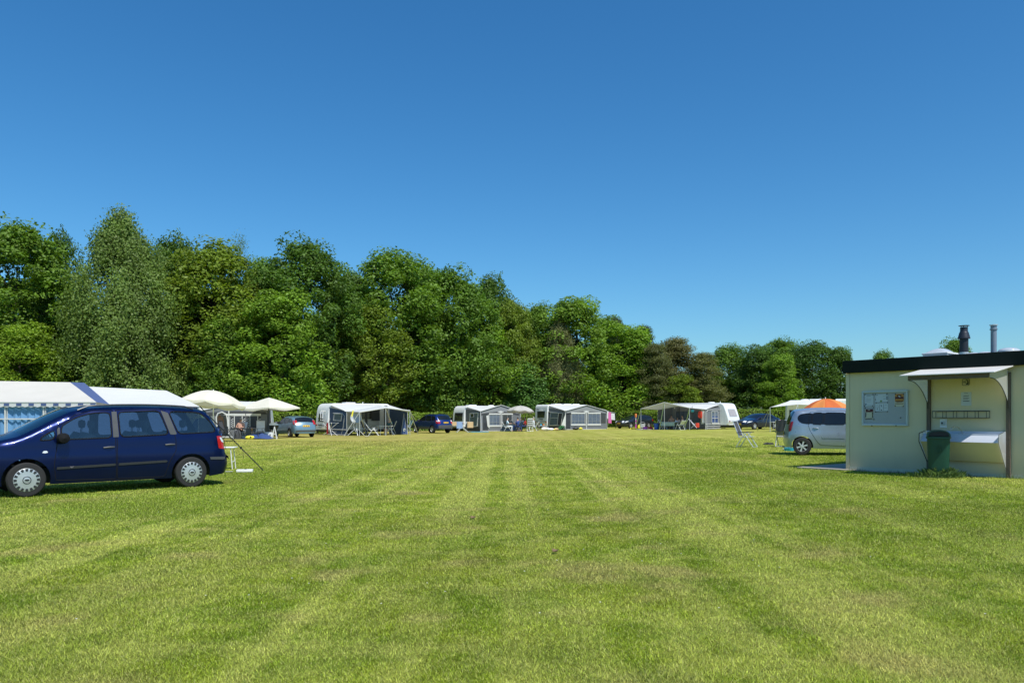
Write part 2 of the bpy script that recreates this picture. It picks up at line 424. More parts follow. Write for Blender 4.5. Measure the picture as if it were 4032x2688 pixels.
def lawn_mat(name, blades):
    m, nt, N, L = new_mat(name)
    out = N('ShaderNodeOutputMaterial'); gr = N('ShaderNodeGroup'); gr.node_tree = LAWN
    if blades:
        at = N('ShaderNodeAttribute'); at.attribute_name = 'tint'
        mr = N('ShaderNodeMapRange'); mr.inputs[3].default_value = .30; mr.inputs[4].default_value = 1.85; L(at.outputs['Fac'], mr.inputs[0])
        vm = N('ShaderNodeVectorMath'); vm.operation = 'SCALE'; L(gr.outputs[0], vm.inputs[0]); L(mr.outputs[0], vm.inputs['Scale'])
        a2 = N('ShaderNodeAttribute'); a2.attribute_name = 'straw'
        mx = N('ShaderNodeMix'); mx.data_type = 'RGBA'; L(a2.outputs['Fac'], mx.inputs[0]); L(vm.outputs[0], mx.inputs[6]); mx.inputs[7].default_value = (.71, .69, .26, 1)
        d = N('ShaderNodeBsdfDiffuse'); L(mx.outputs[2], d.inputs[0])
        t = N('ShaderNodeBsdfTranslucent'); L(mx.outputs[2], t.inputs[0])
        ms = N('ShaderNodeMixShader'); ms.inputs[0].default_value = .42; L(d.outputs[0], ms.inputs[1]); L(t.outputs[0], ms.inputs[2])
        L(ms.outputs[0], out.inputs[0])
    else:
        geo = N('ShaderNodeNewGeometry')
        nz = N('ShaderNodeTexNoise'); nz.inputs['Scale'].default_value = 14; nz.inputs['Detail'].default_value = 8; nz.inputs['Roughness'].default_value = .75; L(geo.outputs['Position'], nz.inputs['Vector'])
        n2 = N('ShaderNodeTexNoise'); n2.inputs['Scale'].default_value = 2.2; n2.inputs['Detail'].default_value = 5; L(geo.outputs['Position'], n2.inputs['Vector'])
        mr = N('ShaderNodeMapRange'); mr.inputs[1].default_value = .3; mr.inputs[2].default_value = .7; mr.inputs[3].default_value = .55; mr.inputs[4].default_value = 1.25; L(nz.outputs['Fac'], mr.inputs[0])
        m2 = N('ShaderNodeMapRange'); m2.inputs[1].default_value = .3; m2.inputs[2].default_value = .7; m2.inputs[3].default_value = .78; m2.inputs[4].default_value = 1.15; L(n2.outputs['Fac'], m2.inputs[0])
        sp = N('ShaderNodeSeparateXYZ'); L(geo.outputs['Position'], sp.inputs[0])
        nr = N('ShaderNodeMapRange'); nr.inputs[1].default_value = 8; nr.inputs[2].default_value = 40; nr.inputs[3].default_value = .42; nr.inputs[4].default_value = .80; L(sp.outputs['Y'], nr.inputs[0])  # ground colour darkened to carry the self-shadow of grass blades
        mu = N('ShaderNodeMath'); mu.operation = 'MULTIPLY'; L(mr.outputs[0], mu.inputs[0]); L(nr.outputs[0], mu.inputs[1])
        m3 = N('ShaderNodeMath'); m3.operation = 'MULTIPLY'; L(mu.outputs[0], m3.inputs[0]); L(m2.outputs[0], m3.inputs[1])
        vm = N('ShaderNodeVectorMath'); vm.operation = 'SCALE'; L(gr.outputs[0], vm.inputs[0]); L(m3.outputs[0], vm.inputs['Scale'])
        d = N('ShaderNodeBsdfDiffuse'); L(vm.outputs[0], d.inputs[0])
        bp = N('ShaderNodeBump'); bp.inputs['Strength'].default_value = .7; bp.inputs['Distance'].default_value = .04; L(nz.outputs['Fac'], bp.inputs['Height']); L(bp.outputs[0], d.inputs['Normal'])
        L(d.outputs[0], out.inputs[0])
    return m


# ------------------------------------------------------------------ ground sheet
xs = sorted(set([-600, -300, -150, -100, -70, 70, 100, 150, 300, 600] + [i * 2.5 for i in range(-24, 25)]))
ys = [-60, -20, 0, 3, 6, 10, 15, 20, 30, 40, 55, 70, 90, 120, 160, 250, 500, 1200]
mb = MB(); mb.sheet([[(x, y, gz(x)) for x in xs] for y in ys])
gnd = mb.build('ground', lawn_mat('lawn_soil', False), ang=180); tag(gnd, 'mown grass field', kind='structure')

# service building survey: wall runs from W0 towards the viewer
W0 = Vector((8.65, 19.90, .15)); WD = Vector((10.93 - 8.65, 16.97 - 19.90, 0)).normalized()
BLD = Frame(W0, math.degrees(math.atan2(WD.y, WD.x)))      # x along the front wall, y into the building


def in_building(x, y, pad=.05):
    p = BLD.loc((x, y, 0)); return -1.5 < p.x < 9 and -pad < p.y < 6.5


# ------------------------------------------------------------------ grass blades: log-uniform in distance so their size in view stays even
def grass():
    g = np.random.default_rng(5); n = 1750000
    y = 3.3 * np.exp(g.random(n) * math.log(48 / 3.3)); x = (g.random(n) * 2 - 1) * (.72 * y + 1.4)
    rel = np.stack([x - W0.x, y - W0.y], 1); lx = rel @ np.array([BLD.ex.x, BLD.ex.y]); ly = rel @ np.array([BLD.ey.x, BLD.ey.y])
    keep = ~((lx > -1.35) & (lx < 9) & (ly > -.22) & (ly < 6.5)); keep &= ~((lx > -.1) & (lx < 9) & (ly > -.02) & (ly < 6.5))
    x, y = x[keep], y[keep]; n = len(x)
    xt = 30 * np.tanh(x / 30); z = .008 * (xt + np.sqrt(xt * xt + 16))
    ang = g.random(n) * 2 * np.pi; lean = .55 + g.random(n) * .95; h = (.014 + .021 * g.random(n)) * (1 + .012 * y)
    # clumping: longer where a slow wave says so
    cl = .5 + .5 * np.sin(x * 3.1 + np.sin(y * 2.3) * 1.7) * np.sin(y * 2.7 + np.sin(x * 1.9) * 2.0); h *= .75 + .5 * cl
    w = .00046 * y * (.7 + .6 * g.random(n)) + .0011
    a2 = g.random(n) * 2 * np.pi; dx, dy = np.cos(a2) * w, np.sin(a2) * w
    v = np.empty((n, 3, 3), np.float32)
    v[:, 0, 0] = x - dx; v[:, 0, 1] = y - dy; v[:, 1, 0] = x + dx; v[:, 1, 1] = y + dy; v[:, 0, 2] = v[:, 1, 2] = z - .004
    ls = np.sin(lean); v[:, 2, 0] = x + np.cos(ang) * h * ls; v[:, 2, 1] = y + np.sin(ang) * h * ls; v[:, 2, 2] = z + h * np.cos(lean) * .9 + .004
    me = bpy.data.meshes.new('grass'); me.vertices.add(n * 3); me.vertices.foreach_set('co', v.ravel())
    me.loops.add(n * 3); me.loops.foreach_set('vertex_index', np.arange(n * 3, dtype=np.int32))
    me.polygons.add(n); me.polygons.foreach_set('loop_start', np.arange(0, n * 3, 3, dtype=np.int32)); me.polygons.foreach_set('loop_total', np.full(n, 3, np.int32))
    me.update()
    t = me.attributes.new('tint', 'FLOAT', 'FACE'); t.data.foreach_set('value', np.clip(g.normal(.45, .24, n), 0, 1).astype(np.float32))
    s = me.attributes.new('straw', 'FLOAT', 'FACE'); s.data.foreach_set('value', np.where(g.random(n) < .20, .35 + .5 * g.random(n), 0).astype(np.float32))
    me.materials.append(lawn_mat('lawn_blades', True))
    o = bpy.data.objects.new('grass', me); C.objects.link(o)
    tag(o, 'short mown grass blades covering the field', 'grass', kind='stuff')


grass()


# ------------------------------------------------------------------ leaves
def leaf_mesh(name, pos, out, size, g, tint, mat, aspect=.62, up=.35, rand=.9):
    n = len(pos); nrm = out * .7 + g.normal(0, rand, (n, 3)) * .6; nrm[:, 2] += up; nrm /= np.linalg.norm(nrm, axis=1)[:, None] + 1e-9
    t = np.cross(nrm, g.normal(0, 1, (n, 3))); t /= np.linalg.norm(t, axis=1)[:, None] + 1e-9; b = np.cross(nrm, t)
    s = size[:, None] * .5
    v = np.stack([pos + t * s, pos + b * s * aspect, pos - t * s * .9, pos - b * s * aspect], 1).astype(np.float32)
    me = bpy.data.meshes.new(name); me.vertices.add(n * 4); me.vertices.foreach_set('co', v.ravel())
    me.loops.add(n * 4); me.loops.foreach_set('vertex_index', np.arange(n * 4, dtype=np.int32))
    me.polygons.add(n); me.polygons.foreach_set('loop_start', np.arange(0, n * 4, 4, dtype=np.int32)); me.polygons.foreach_set('loop_total', np.full(n, 4, np.int32))
    me.update(); a = me.attributes.new('tint', 'FLOAT', 'FACE'); a.data.foreach_set('value', np.clip(tint, 0, 1).astype(np.float32))
    me.materials.append(M[mat]); return me


def sph(g, n):
    d = g.normal(0, 1, (n, 3)); return d / np.linalg.norm(d, axis=1)[:, None]


def crown_points(seed, kind):
    """unit tree of height 18 m, crown radius about 5 m; returns leaves and lobe centres"""
    g = np.random.default_rng(seed); pos = []; out = []; size = []; tint = []; lobes = []
    if kind in ('oak', 'loose', 'low'):
        nl = {'oak': 170, 'loose': 120, 'low': 150}[kind]; per = {'oak': 270, 'loose': 190, 'low': 270}[kind]
        z0, z1 = {'oak': (2.6, 17.3), 'loose': (4, 17.4), 'low': (.6, 17.0)}[kind]
        for i in range(nl):
            f = g.random(); zz = z0 + (z1 - z0) * f
            prof = math.sin(math.pi * (f * .80 + .17)) ** .75 * 4.6 if kind != 'low' else (1 - f * .92) ** .55 * 4.7
            a = g.random() * 2 * np.pi; rr = prof * (.45 + .6 * g.random() ** .6)
            c = np.array([math.cos(a) * rr, math.sin(a) * rr, zz]); r = .55 + .85 * g.random()
            lobes.append(c); d = sph(g, per); d[:, 2] += .25
            k = (.62 + .42 * g.random(per) ** .5)[:, None]
            p = c + d * k * r * np.array([1.08, 1.08, 1.0]); pos.append(p); out.append(d); size.append(.17 + .19 * g.random(per))
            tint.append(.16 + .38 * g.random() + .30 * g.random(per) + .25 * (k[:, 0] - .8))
        # stray twigs at the outline
        for i in range(70):
            f = g.random(); c = lobes[int(g.integers(len(lobes)))]; d = sph(g, 1)[0]; d[2] = abs(d[2]); n = 26
            t = g.random(n)[:, None]; p = c + d * (.9 + .9 * t) + g.normal(0, .14, (n, 3)); pos.append(p); out.append(np.tile(d, (n, 1))); size.append(.18 + .16 * g.random(n)); tint.append(.4 + .4 * g.random(n))
    elif kind == 'birch':
        for i in range(230):
            f = g.random() ** .9; zz = 1.2 + 16.3 * f; prof = (1 - f ** 3) ** .6 * 4.8 * (.70 + .30 * min(1, (1 - f) * 2))
            a = g.random() * 2 * np.pi; rr = prof * (.3 + .75 * g.random() ** .5); c = np.array([math.cos(a) * rr, math.sin(a) * rr, zz]); lobes.append(c); per = 400
            t = g.random(per); p = c + np.clip(g.normal(0, 1, (per, 3)), -1.7, 1.7) * np.array([.5, .5, .6]); p[:, 2] -= t * 1.1
            pos.append(p); d = p - np.array([0, 0, zz]); d /= np.linalg.norm(d, axis=1)[:, None] + 1e-6; out.append(d); size.append(.13 + .13 * g.random(per)); tint.append(.2 + .25 * g.random() + .45 * g.random(per))
    elif kind == 'pine':
        for i in range(150):
            f = g.random(); zz = 1.0 + 16.3 * f; prof = (1 - f) ** .7 * 4.6 + .5; a = g.random() * 2 * np.pi; rr = prof * (.35 + .7 * g.random())
            c = np.array([math.cos(a) * rr, math.sin(a) * rr, zz]); lobes.append(c); per = 330; d = sph(g, per); d[:, 2] = d[:, 2] * .5 + .15
            p = c + d * (.3 + 1.15 * g.random(per)[:, None]) * np.array([1.15, 1.15, 1.15]); pos.append(p); out.append(d); size.append(.20 + .18 * g.random(per)); tint.append(.2 + .3 * g.random() + .4 * g.random(per))
    elif kind == 'shrub':
        for i in range(60):
            a = g.random() * 2 * np.pi; f = g.random(); rr = 4.4 * math.sqrt(g.random()) * (1 - .5 * f); c = np.array([math.cos(a) * rr, math.sin(a) * rr, 1 + 15 * f * (1 - (rr / 6.5) ** 2)]); lobes.append(c)
            per = 380; d = sph(g, per); d[:, 2] += .2; k = (.6 + .45 * g.random(per))[:, None]; r = 1.0 + g.random()
            pos.append(c + d * k * r * np.array([1, 1, 1.5])); out.append(d); size.append(.26 + .26 * g.random(per)); tint.append(.28 + .25 * g.random() + .4 * g.random(per))
    elif kind == 'sparse':
        for i in range(60):
            f = .35 + .65 * g.random(); a = g.random() * 2 * np.pi; rr = 3.6 * math.sin(math.pi * min(1, f * .9)) * g.random() ** .5; c = np.array([math.cos(a) * rr, math.sin(a) * rr, 18 * f]); lobes.append(c)
            per = 60; p = c + g.normal(0, .5, (per, 3)); pos.append(p); out.append(sph(g, per)); size.append(.12 + .12 * g.random(per)); tint.append(.3 + .5 * g.random(per))
    return np.concatenate(pos), np.concatenate(out), np.concatenate(size), np.concatenate(tint), lobes


def trunk_mesh(name, seed, kind, lobes, mat, r0):
    g = random.Random(seed); mb = MB(); top = {'birch': 16.5, 'pine': 16.5, 'shrub': 8}.get(kind, 12.5)
    pts = []; x = y = 0.0
    for i in range(9):
        f = i / 8; pts.append((x, y, -.15 + f * top)); x += g.uniform(-.22, .22) * (.6 if kind == 'pine' else 1); y += g.uniform(-.2, .2)
    mb.tube(pts, [r0 * (1.35 if i == 0 else 1 - .88 * i / 8) for i in range(9)], 9)
    for c in g.sample(lobes, min(len(lobes), 26)):
        zb = max(1.5, min(c[2] - 1.0 - .35 * math.hypot(c[0], c[1]), top * .92)); k = zb / top * 8; i = int(min(7, k)); p0 = Vector(pts[i]).lerp(Vector(pts[i + 1]), k - i); p1 = Vector(c)
        md = p0.lerp(p1, .5) + Vector((g.uniform(-.3, .3), g.uniform(-.3, .3), .35)); rr = r0 * .32 * (1 - zb / top * .6)
        mb.tube([p0, md, p1], [rr, rr * .6, rr * .18], 5)
    me = mb.build(name, mat); m = me.data; bpy.data.objects.remove(me); return m


KINDS = {}
for key, kind, seed in (('oak1', 'oak', 1), ('oak2', 'oak', 2), ('oak3', 'oak', 3), ('loose', 'loose', 4), ('low1', 'low', 5), ('low2', 'low', 6), ('birch', 'birch', 7), ('pine1', 'pine', 8), ('pine2', 'pine', 9), ('shrub', 'shrub', 10), ('sparse', 'sparse', 12)):
    p_, o_, s_, t_, l_ = crown_points(seed, kind); g_ = np.random.default_rng(seed + 50)
    asp = {'pine': .38, 'birch': .7}.get(kind, .62)
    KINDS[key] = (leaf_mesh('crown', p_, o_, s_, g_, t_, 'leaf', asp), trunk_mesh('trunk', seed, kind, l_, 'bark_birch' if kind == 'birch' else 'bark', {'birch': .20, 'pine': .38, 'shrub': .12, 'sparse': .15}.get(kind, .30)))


def tree(name, key, cx, top, Y, wpx, col, label, group=None, rz=None):
    """cx, top and wpx are measured on a 2352-wide view of the photo; Y is how far off the tree stands"""
    sx = cx * 1.7143; x = (sx - CX) / FOC * Y; z0 = gz(x); h = CAMH + (HZ - top * 1.7143) / FOC * Y - z0; w = wpx * 1.7143 / FOC * Y
    r = thing(name, label, 'shrub' if 'shrub' in name else 'tree', (x, Y, z0), rnd.random() * 6.28 if rz is None else rz, group)
    cm, tm = KINDS[key]; sc = (w / 10.6, w / 10.6, h / 17.9)
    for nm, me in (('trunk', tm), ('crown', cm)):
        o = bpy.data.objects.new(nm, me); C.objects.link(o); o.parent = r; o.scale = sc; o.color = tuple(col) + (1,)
    return r


OAK, DEEP, OLIVE, BRIGHT, FRESH, BIRCH, BROWN, PINE, BLUEG = (.138, .240, .024), (.092, .172, .020), (.175, .245, .024), (.185, .310, .026), (.220, .335, .028), (.150, .225, .045), (.150, .145, .045), (.062, .088, .036), (.11, .22, .045)
T = 'trees along the edge of the field'
for a in (
    ('broadleaf_tree', 'oak1', 30, 515, 71, 330, OAK, 'tall dark oak-like tree above the blue tent at the photo edge'),
    ('broadleaf_tree', 'low1', 60, 742, 66, 260, FRESH, 'low bright yellow-green tree right behind the blue and white tent'),
    ('broadleaf_tree', 'loose', 140, 540, 74, 150, DEEP, 'thin dark tree top peeping between big oak and tall birch'),
    ('birch_tree', 'birch', 282, 487, 68, 285, BIRCH, 'tall grey-green birch with pale trunk, highest tree in view'),
    ('broadleaf_tree', 'oak2', 405, 550, 78, 190, DEEP, 'dark tree top showing just beside the tall birch'),
    ('broadleaf_tree', 'oak3', 490, 566, 74, 330, OLIVE, 'broad olive-yellow tree beside the tall birch'),
    ('bare_topped_tree', 'sparse', 550, 550, 76, 130, BIRCH, 'thin sparse grey twigs rising above the olive-yellow tree'),
    ('broadleaf_tree', 'oak1', 695, 555, 76, 280, DEEP, 'dark tree with holes of sky through its crown'),
    ('broadleaf_tree', 'low2', 640, 665, 71, 300, BRIGHT, 'mid-green tree reaching to the ground behind the square cream parasol'),
    ('broadleaf_tree', 'low1', 520, 720, 70, 210, OAK, 'lower green tree behind the domed cream parasol'),
    ('broadleaf_tree', 'oak2', 800, 635, 85, 190, DEEP, 'dark narrow tree in the dip before the round green crown'),
    ('broadleaf_tree', 'loose', 850, 700, 81, 220, OLIVE, 'olive lower crown hanging over the caravan with the bike rack'),
    ('broadleaf_tree', 'oak3', 905, 583, 86, 310, OAK, 'big round green crown above the blue off-roader'),
    ('broadleaf_tree', 'oak1', 1040, 622, 90, 260, (.125, .225, .025), 'rounded bright tree just beside the big round green crown'),
    ('broadleaf_tree', 'oak2', 1130, 640, 99, 170, DEEP, 'dark tree top on the slope of the tree line'),
    ('broadleaf_tree', 'loose', 1100, 740, 92, 210, BRIGHT, 'fresh green lower crown above the caravan with the taupe parasol'),
    ('broadleaf_tree', 'oak3', 1175, 695, 95, 150, OLIVE, 'narrow olive tree in the low dip of the tree line'),
    ('broadleaf_tree', 'oak1', 1240, 702, 99, 150, OAK, 'mid-dark tree between the dip and the isolated bright dome'),
    ('broadleaf_tree', 'low2', 1315, 680, 97, 260, (.175, .290, .028), 'bright domed tree standing out past the dip of the tree line'),
    ('birch_tree', 'birch', 1285, 735, 95, 120, (.19, .20, .075), 'small olive birch with slanting white trunk behind the lettered caravan'),
    ('broadleaf_tree', 'shrub', 1205, 825, 93, 170, BLUEG, 'low bluish-green tree between the two middle caravans'),
    ('broadleaf_tree', 'low1', 1425, 738, 99, 250, BRIGHT, 'bright green tree sloping down above the clothes line'),
    ('pine_tree', 'pine1', 1415, 732, 104, 90, PINE, 'dark pine tip rising above the bright sloping tree'),
    ('pine_tree', 'pine2', 1478, 746, 106, 110, PINE, 'sparse grey pine top next to the brown conifers'),
    ('brown_conifer', 'pine2', 1552, 774, 98, 185, BROWN, 'tallest brown conifer, above the open awning with the pale canopy'),
    ('brown_conifer', 'pine1', 1505, 790, 95, 140, (.125, .14, .04), 'brown conifer next to the bright green trees'),
    ('brown_conifer', 'pine2', 1615, 808, 96, 145, (.155, .165, .045), 'yellow-brown conifer beside the far dark green wood'),
    ('broadleaf_tree', 'shrub', 1485, 872, 96, 150, BRIGHT, 'small bright tree at the foot of the brown conifers'),
    ('broadleaf_tree', 'oak2', 1680, 795, 112, 150, OAK, 'first dark green tree past the brown conifers'),
    ('broadleaf_tree', 'low1', 1740, 790, 108, 170, (.085, .160, .024), 'dark full tree above the midnight-blue saloon'),
    ('broadleaf_tree', 'low2', 1790, 812, 103, 130, BRIGHT, 'brighter tree in the middle of the dark green wood'),
    ('broadleaf_tree', 'oak1', 1800, 780, 116, 160, OAK, 'tree forming the top of the dark green wood'),
    ('broadleaf_tree', 'oak3', 1865, 788, 108, 170, (.080, .155, .022), 'dark tree behind the orange parasol'),
    ('broadleaf_tree', 'low2', 1925, 795, 106, 130, DEEP, 'last dark tree before the flat-roofed building'),
    ('broadleaf_tree', 'oak2', 2030, 808, 138, 90, OAK, 'far small crown just above the building roof edge'),
    ('broadleaf_tree', 'oak1', 2188, 780, 130, 120, OAK, 'far rounded crown behind the black roof flue'),
    ('broadleaf_tree', 'low2', 700, 770, 76, 190, OAK, 'deep green tree closing the gap below the holed dark crown'),
    ('broadleaf_tree', 'low1', 200, 700, 72, 240, DEEP, 'dark green tree hidden deep behind the birch skirts'),
    ('broadleaf_tree', 'low2', 40, 640, 80, 330, DEEP, 'deep green tree filling the gap under the tall dark oak-like tree'),
    ('broadleaf_tree', 'low1', 520, 640, 80, 240, DEEP, 'dark tree behind the broad olive-yellow crown'),
    ('broadleaf_tree', 'low2', 600, 592, 90, 190, OAK, 'dark green tree closing the skyline dip past the olive-yellow tree'),
    ('broadleaf_tree', 'low1', 792, 608, 96, 200, OAK, 'tree filling the skyline between the holed dark crown and the round green crown'),
    ('broadleaf_tree', 'low2', 975, 610, 100, 200, (.110, .20, .024), 'tree filling the skyline between the two rounded green crowns'),
    ('broadleaf_tree', 'low1', 1195, 702, 108, 170, OAK, 'tree at the lowest dip of the tree line'),
    ('broadleaf_tree', 'low2', 1395, 722, 110, 170, OAK, 'dark tree just behind the bright sloping tree'),
    ('broadleaf_tree', 'low1', 1465, 752, 108, 150, DEEP, 'dark tree below the two grey pine tops'),
    ('broadleaf_tree', 'low2', 1000, 720, 88, 200, OAK, 'mid-green tree filling in under the two rounded crowns'),
    ('broadleaf_tree', 'low1', 1560, 860, 94, 150, OLIVE, 'olive low tree under the brown conifers beside the long hedge'),
):
    tree(*a, group=T)
# slim dark trunks in the shade below the crowns
for k, (cx, Y, w, lean, lab) in enumerate(((762, 79, .16, .02, 'slim shaded trunk nearest the bike-rack caravan'), (800, 82, .20, 0, 'straight dark trunk behind the bike-rack caravan roof'), (852, 80, .22, .03, 'dark trunk above the peak of the navy awning'),
        (905, 84, .2, -.02, 'dark trunk in the shade between navy awning and blue off-roader'), (948, 83, .24, .01, 'pale-streaked trunk above the navy awning canopy tip'), (1005, 85, .2, 0, 'shaded trunk straight above the blue off-roader'),
        (1040, 86, .22, .02, 'shaded trunk behind the black car roof'), (1085, 85, .24, -.01, 'dark trunk over the caravan with the big end window'), (1133, 84, .26, 0, 'stout lit trunk beside the awning gable with the taupe parasol'))):
    Y += 9; x = (cx * 1.7143 - CX) / FOC * Y; mb = MB()
    w *= .6; mb.tube([(0, 0, -.1), (lean * 2, .05, 2.5), (lean * 4 + .1, 0, 5), (lean * 7, .1, 9)], [w * 1.3, w, w * .85, w * .5], 8); mb.tube([(lean * 4 + .1, 0, 5), (.9, .3, 7.5)], [w * .4, w * .15], 5)
    r = thing('slim_tree', lab, 'tree', (x, Y, gz(x)), 0, 'slim trunks in the shade of the wood'); mb.build('trunk', 'bark', r)

# deep wood behind: one mass nobody could count
def wood_mass():
    g = np.random.default_rng(77); n = 90000; t = g.random(n)
    xx = -78 + 190 * t; base = np.interp(xx, [-78, -30, 0, 20, 60, 112], [82, 88, 97, 112, 124, 126]); top = np.interp(xx, [-78, -30, -10, 5, 20, 35, 50, 112], [15, 13.5, 12.5, 9.5, 8.0, 8.0, 4.0, 3.5])
    yy = base + g.random(n) * 13; zz = g.random(n) * top * (.8 + .2 * np.sin(xx * .9) * np.sin(yy))
    pos = np.stack([xx, yy, zz + .1], 1); out = np.tile(np.array([0, -1.0, .2]), (n, 1))
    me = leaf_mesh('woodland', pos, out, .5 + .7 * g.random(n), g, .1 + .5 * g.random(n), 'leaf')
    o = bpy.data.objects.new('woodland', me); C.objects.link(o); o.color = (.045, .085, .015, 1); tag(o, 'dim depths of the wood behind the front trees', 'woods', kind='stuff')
    # undergrowth in front of it, low and dark
    n = 26000; xx = -60 + 130 * g.random(n); base = np.interp(xx, [-60, -30, -12, 3, 14, 26, 70], [68, 71, 84, 96, 101, 92, 90]); yy = base + g.random(n) * 6; zz = g.random(n) ** 1.5 * (1.5 + 1.3 * np.sin(xx * .7) * np.sin(xx * .23 + 1))
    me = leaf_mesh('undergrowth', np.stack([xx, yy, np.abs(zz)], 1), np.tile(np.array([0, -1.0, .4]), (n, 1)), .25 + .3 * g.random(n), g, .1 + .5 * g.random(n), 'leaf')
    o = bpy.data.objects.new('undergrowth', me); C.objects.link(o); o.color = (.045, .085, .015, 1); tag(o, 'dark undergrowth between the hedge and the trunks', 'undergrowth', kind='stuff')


wood_mass()


def hedge():
    path = [(-60, 62), (-22, 64), (-17.5, 67.5), (-11.7, 78), (3, 90), (12, 94), (24, 82), (34, 78), (60, 78)]; g = np.random.default_rng(9); hh = 1.86; th = 1.1
    root = thing('hedge', 'long clipped green hedge running behind the caravans', 'hedge'); core = MB(); P_, O_ = [], []
    for (x0, y0), (x1, y1) in zip(path, path[1:]):
        d = np.array([x1 - x0, y1 - y0], float); ln = np.linalg.norm(d); d /= ln; nn = np.array([d[1], -d[0]])
        core.box(((x0 + x1) / 2, (y0 + y1) / 2, hh * .47 + gz((x0 + x1) / 2)), (ln, th * .7, hh * .9), math.atan2(d[1], d[0]))
        n = int(ln * 620); t = g.random(n) * ln; f = g.random(n) < .68
        z = np.where(f, g.random(n) * hh, hh + g.normal(0, .035, n)); o = np.where(f, th / 2 + g.normal(0, .05, n), (g.random(n) - .5) * th)
        wob = .07 * np.sin(t * 1.3) + .05 * np.sin(t * 3.7 + 1)
        px = x0 + d[0] * t + nn[0] * (o + wob * f); py = y0 + d[1] * t + nn[1] * (o + wob * f)
        xt = 30 * np.tanh(px / 30); P_.append(np.stack([px, py, z + wob * (~f) + .008 * (xt + np.sqrt(xt * xt + 16))], 1))
        O_.append(np.where(f[:, None], np.array([nn[0], nn[1], .25]), np.array([0, 0, 1.0])))
    p = np.concatenate(P_); o = np.concatenate(O_); n = len(p)
    me = leaf_mesh('foliage', p, o, .09 + .12 * g.random(n), g, .15 + .7 * g.random(n), 'hedge_leaf', .7)
    ob = bpy.data.objects.new('foliage', me); C.objects.link(ob); ob.parent = root; ob.color = (.21, .31, .03, 1)
    core.build('dark_core', 'hedge_core', root)  # solid near-black box, its colour standing in for the hedge's dark inside


hedge()
# ------------------------------------------------------------------ cars
def chaikin(p, n=1, closed=False):
    for _ in range(n):
        q = [] if closed else [p[0]]
        m = len(p) if closed else len(p) - 1
        for i in range(m):
            a, b = p[i], p[(i + 1) % len(p)]
            q += [(a[0] * .75 + b[0] * .25, a[1] * .75 + b[1] * .25), (a[0] * .25 + b[0] * .75, a[1] * .25 + b[1] * .75)]
        if not closed: q.append(p[-1])
        p = q
    return p


def resample(p, step, closed=False):
    pts = list(p) + ([p[0]] if closed else []); d = [0]
    for a, b in zip(pts, pts[1:]): d.append(d[-1] + math.hypot(b[0] - a[0], b[1] - a[1]))
    n = max(3, int(d[-1] / step)); x = np.linspace(0, d[-1], n + 1)
    r = list(zip(np.interp(x, d, [q[0] for q in pts]), np.interp(x, d, [q[1] for q in pts])))
    return r[:-1] if closed else r


def inside(p, poly):
    x, y = p; c = False; j = len(poly) - 1
    for i in range(len(poly)):
        xi, yi = poly[i]; xj, yj = poly[j]
        if (yi > y) != (yj > y) and x < (xj - xi) * (y - yi) / (yj - yi) + xi: c = not c
        j = i
    return c


def soften(p, r=.05, n=4):
    """round the corners of a closed outline with a small radius"""
    q = []; m = len(p)
    for i in range(m):
        a, b, c = np.array(p[i - 1], float), np.array(p[i], float), np.array(p[(i + 1) % m], float); la, lc = np.linalg.norm(a - b), np.linalg.norm(c - b)
        k = min(r, .42 * la, .42 * lc); s, e = b + (a - b) / la * k, b + (c - b) / lc * k
        for t in np.linspace(0, 1, n): q.append(tuple((1 - t) ** 2 * s + 2 * t * (1 - t) * b + t * t * e))
    return q


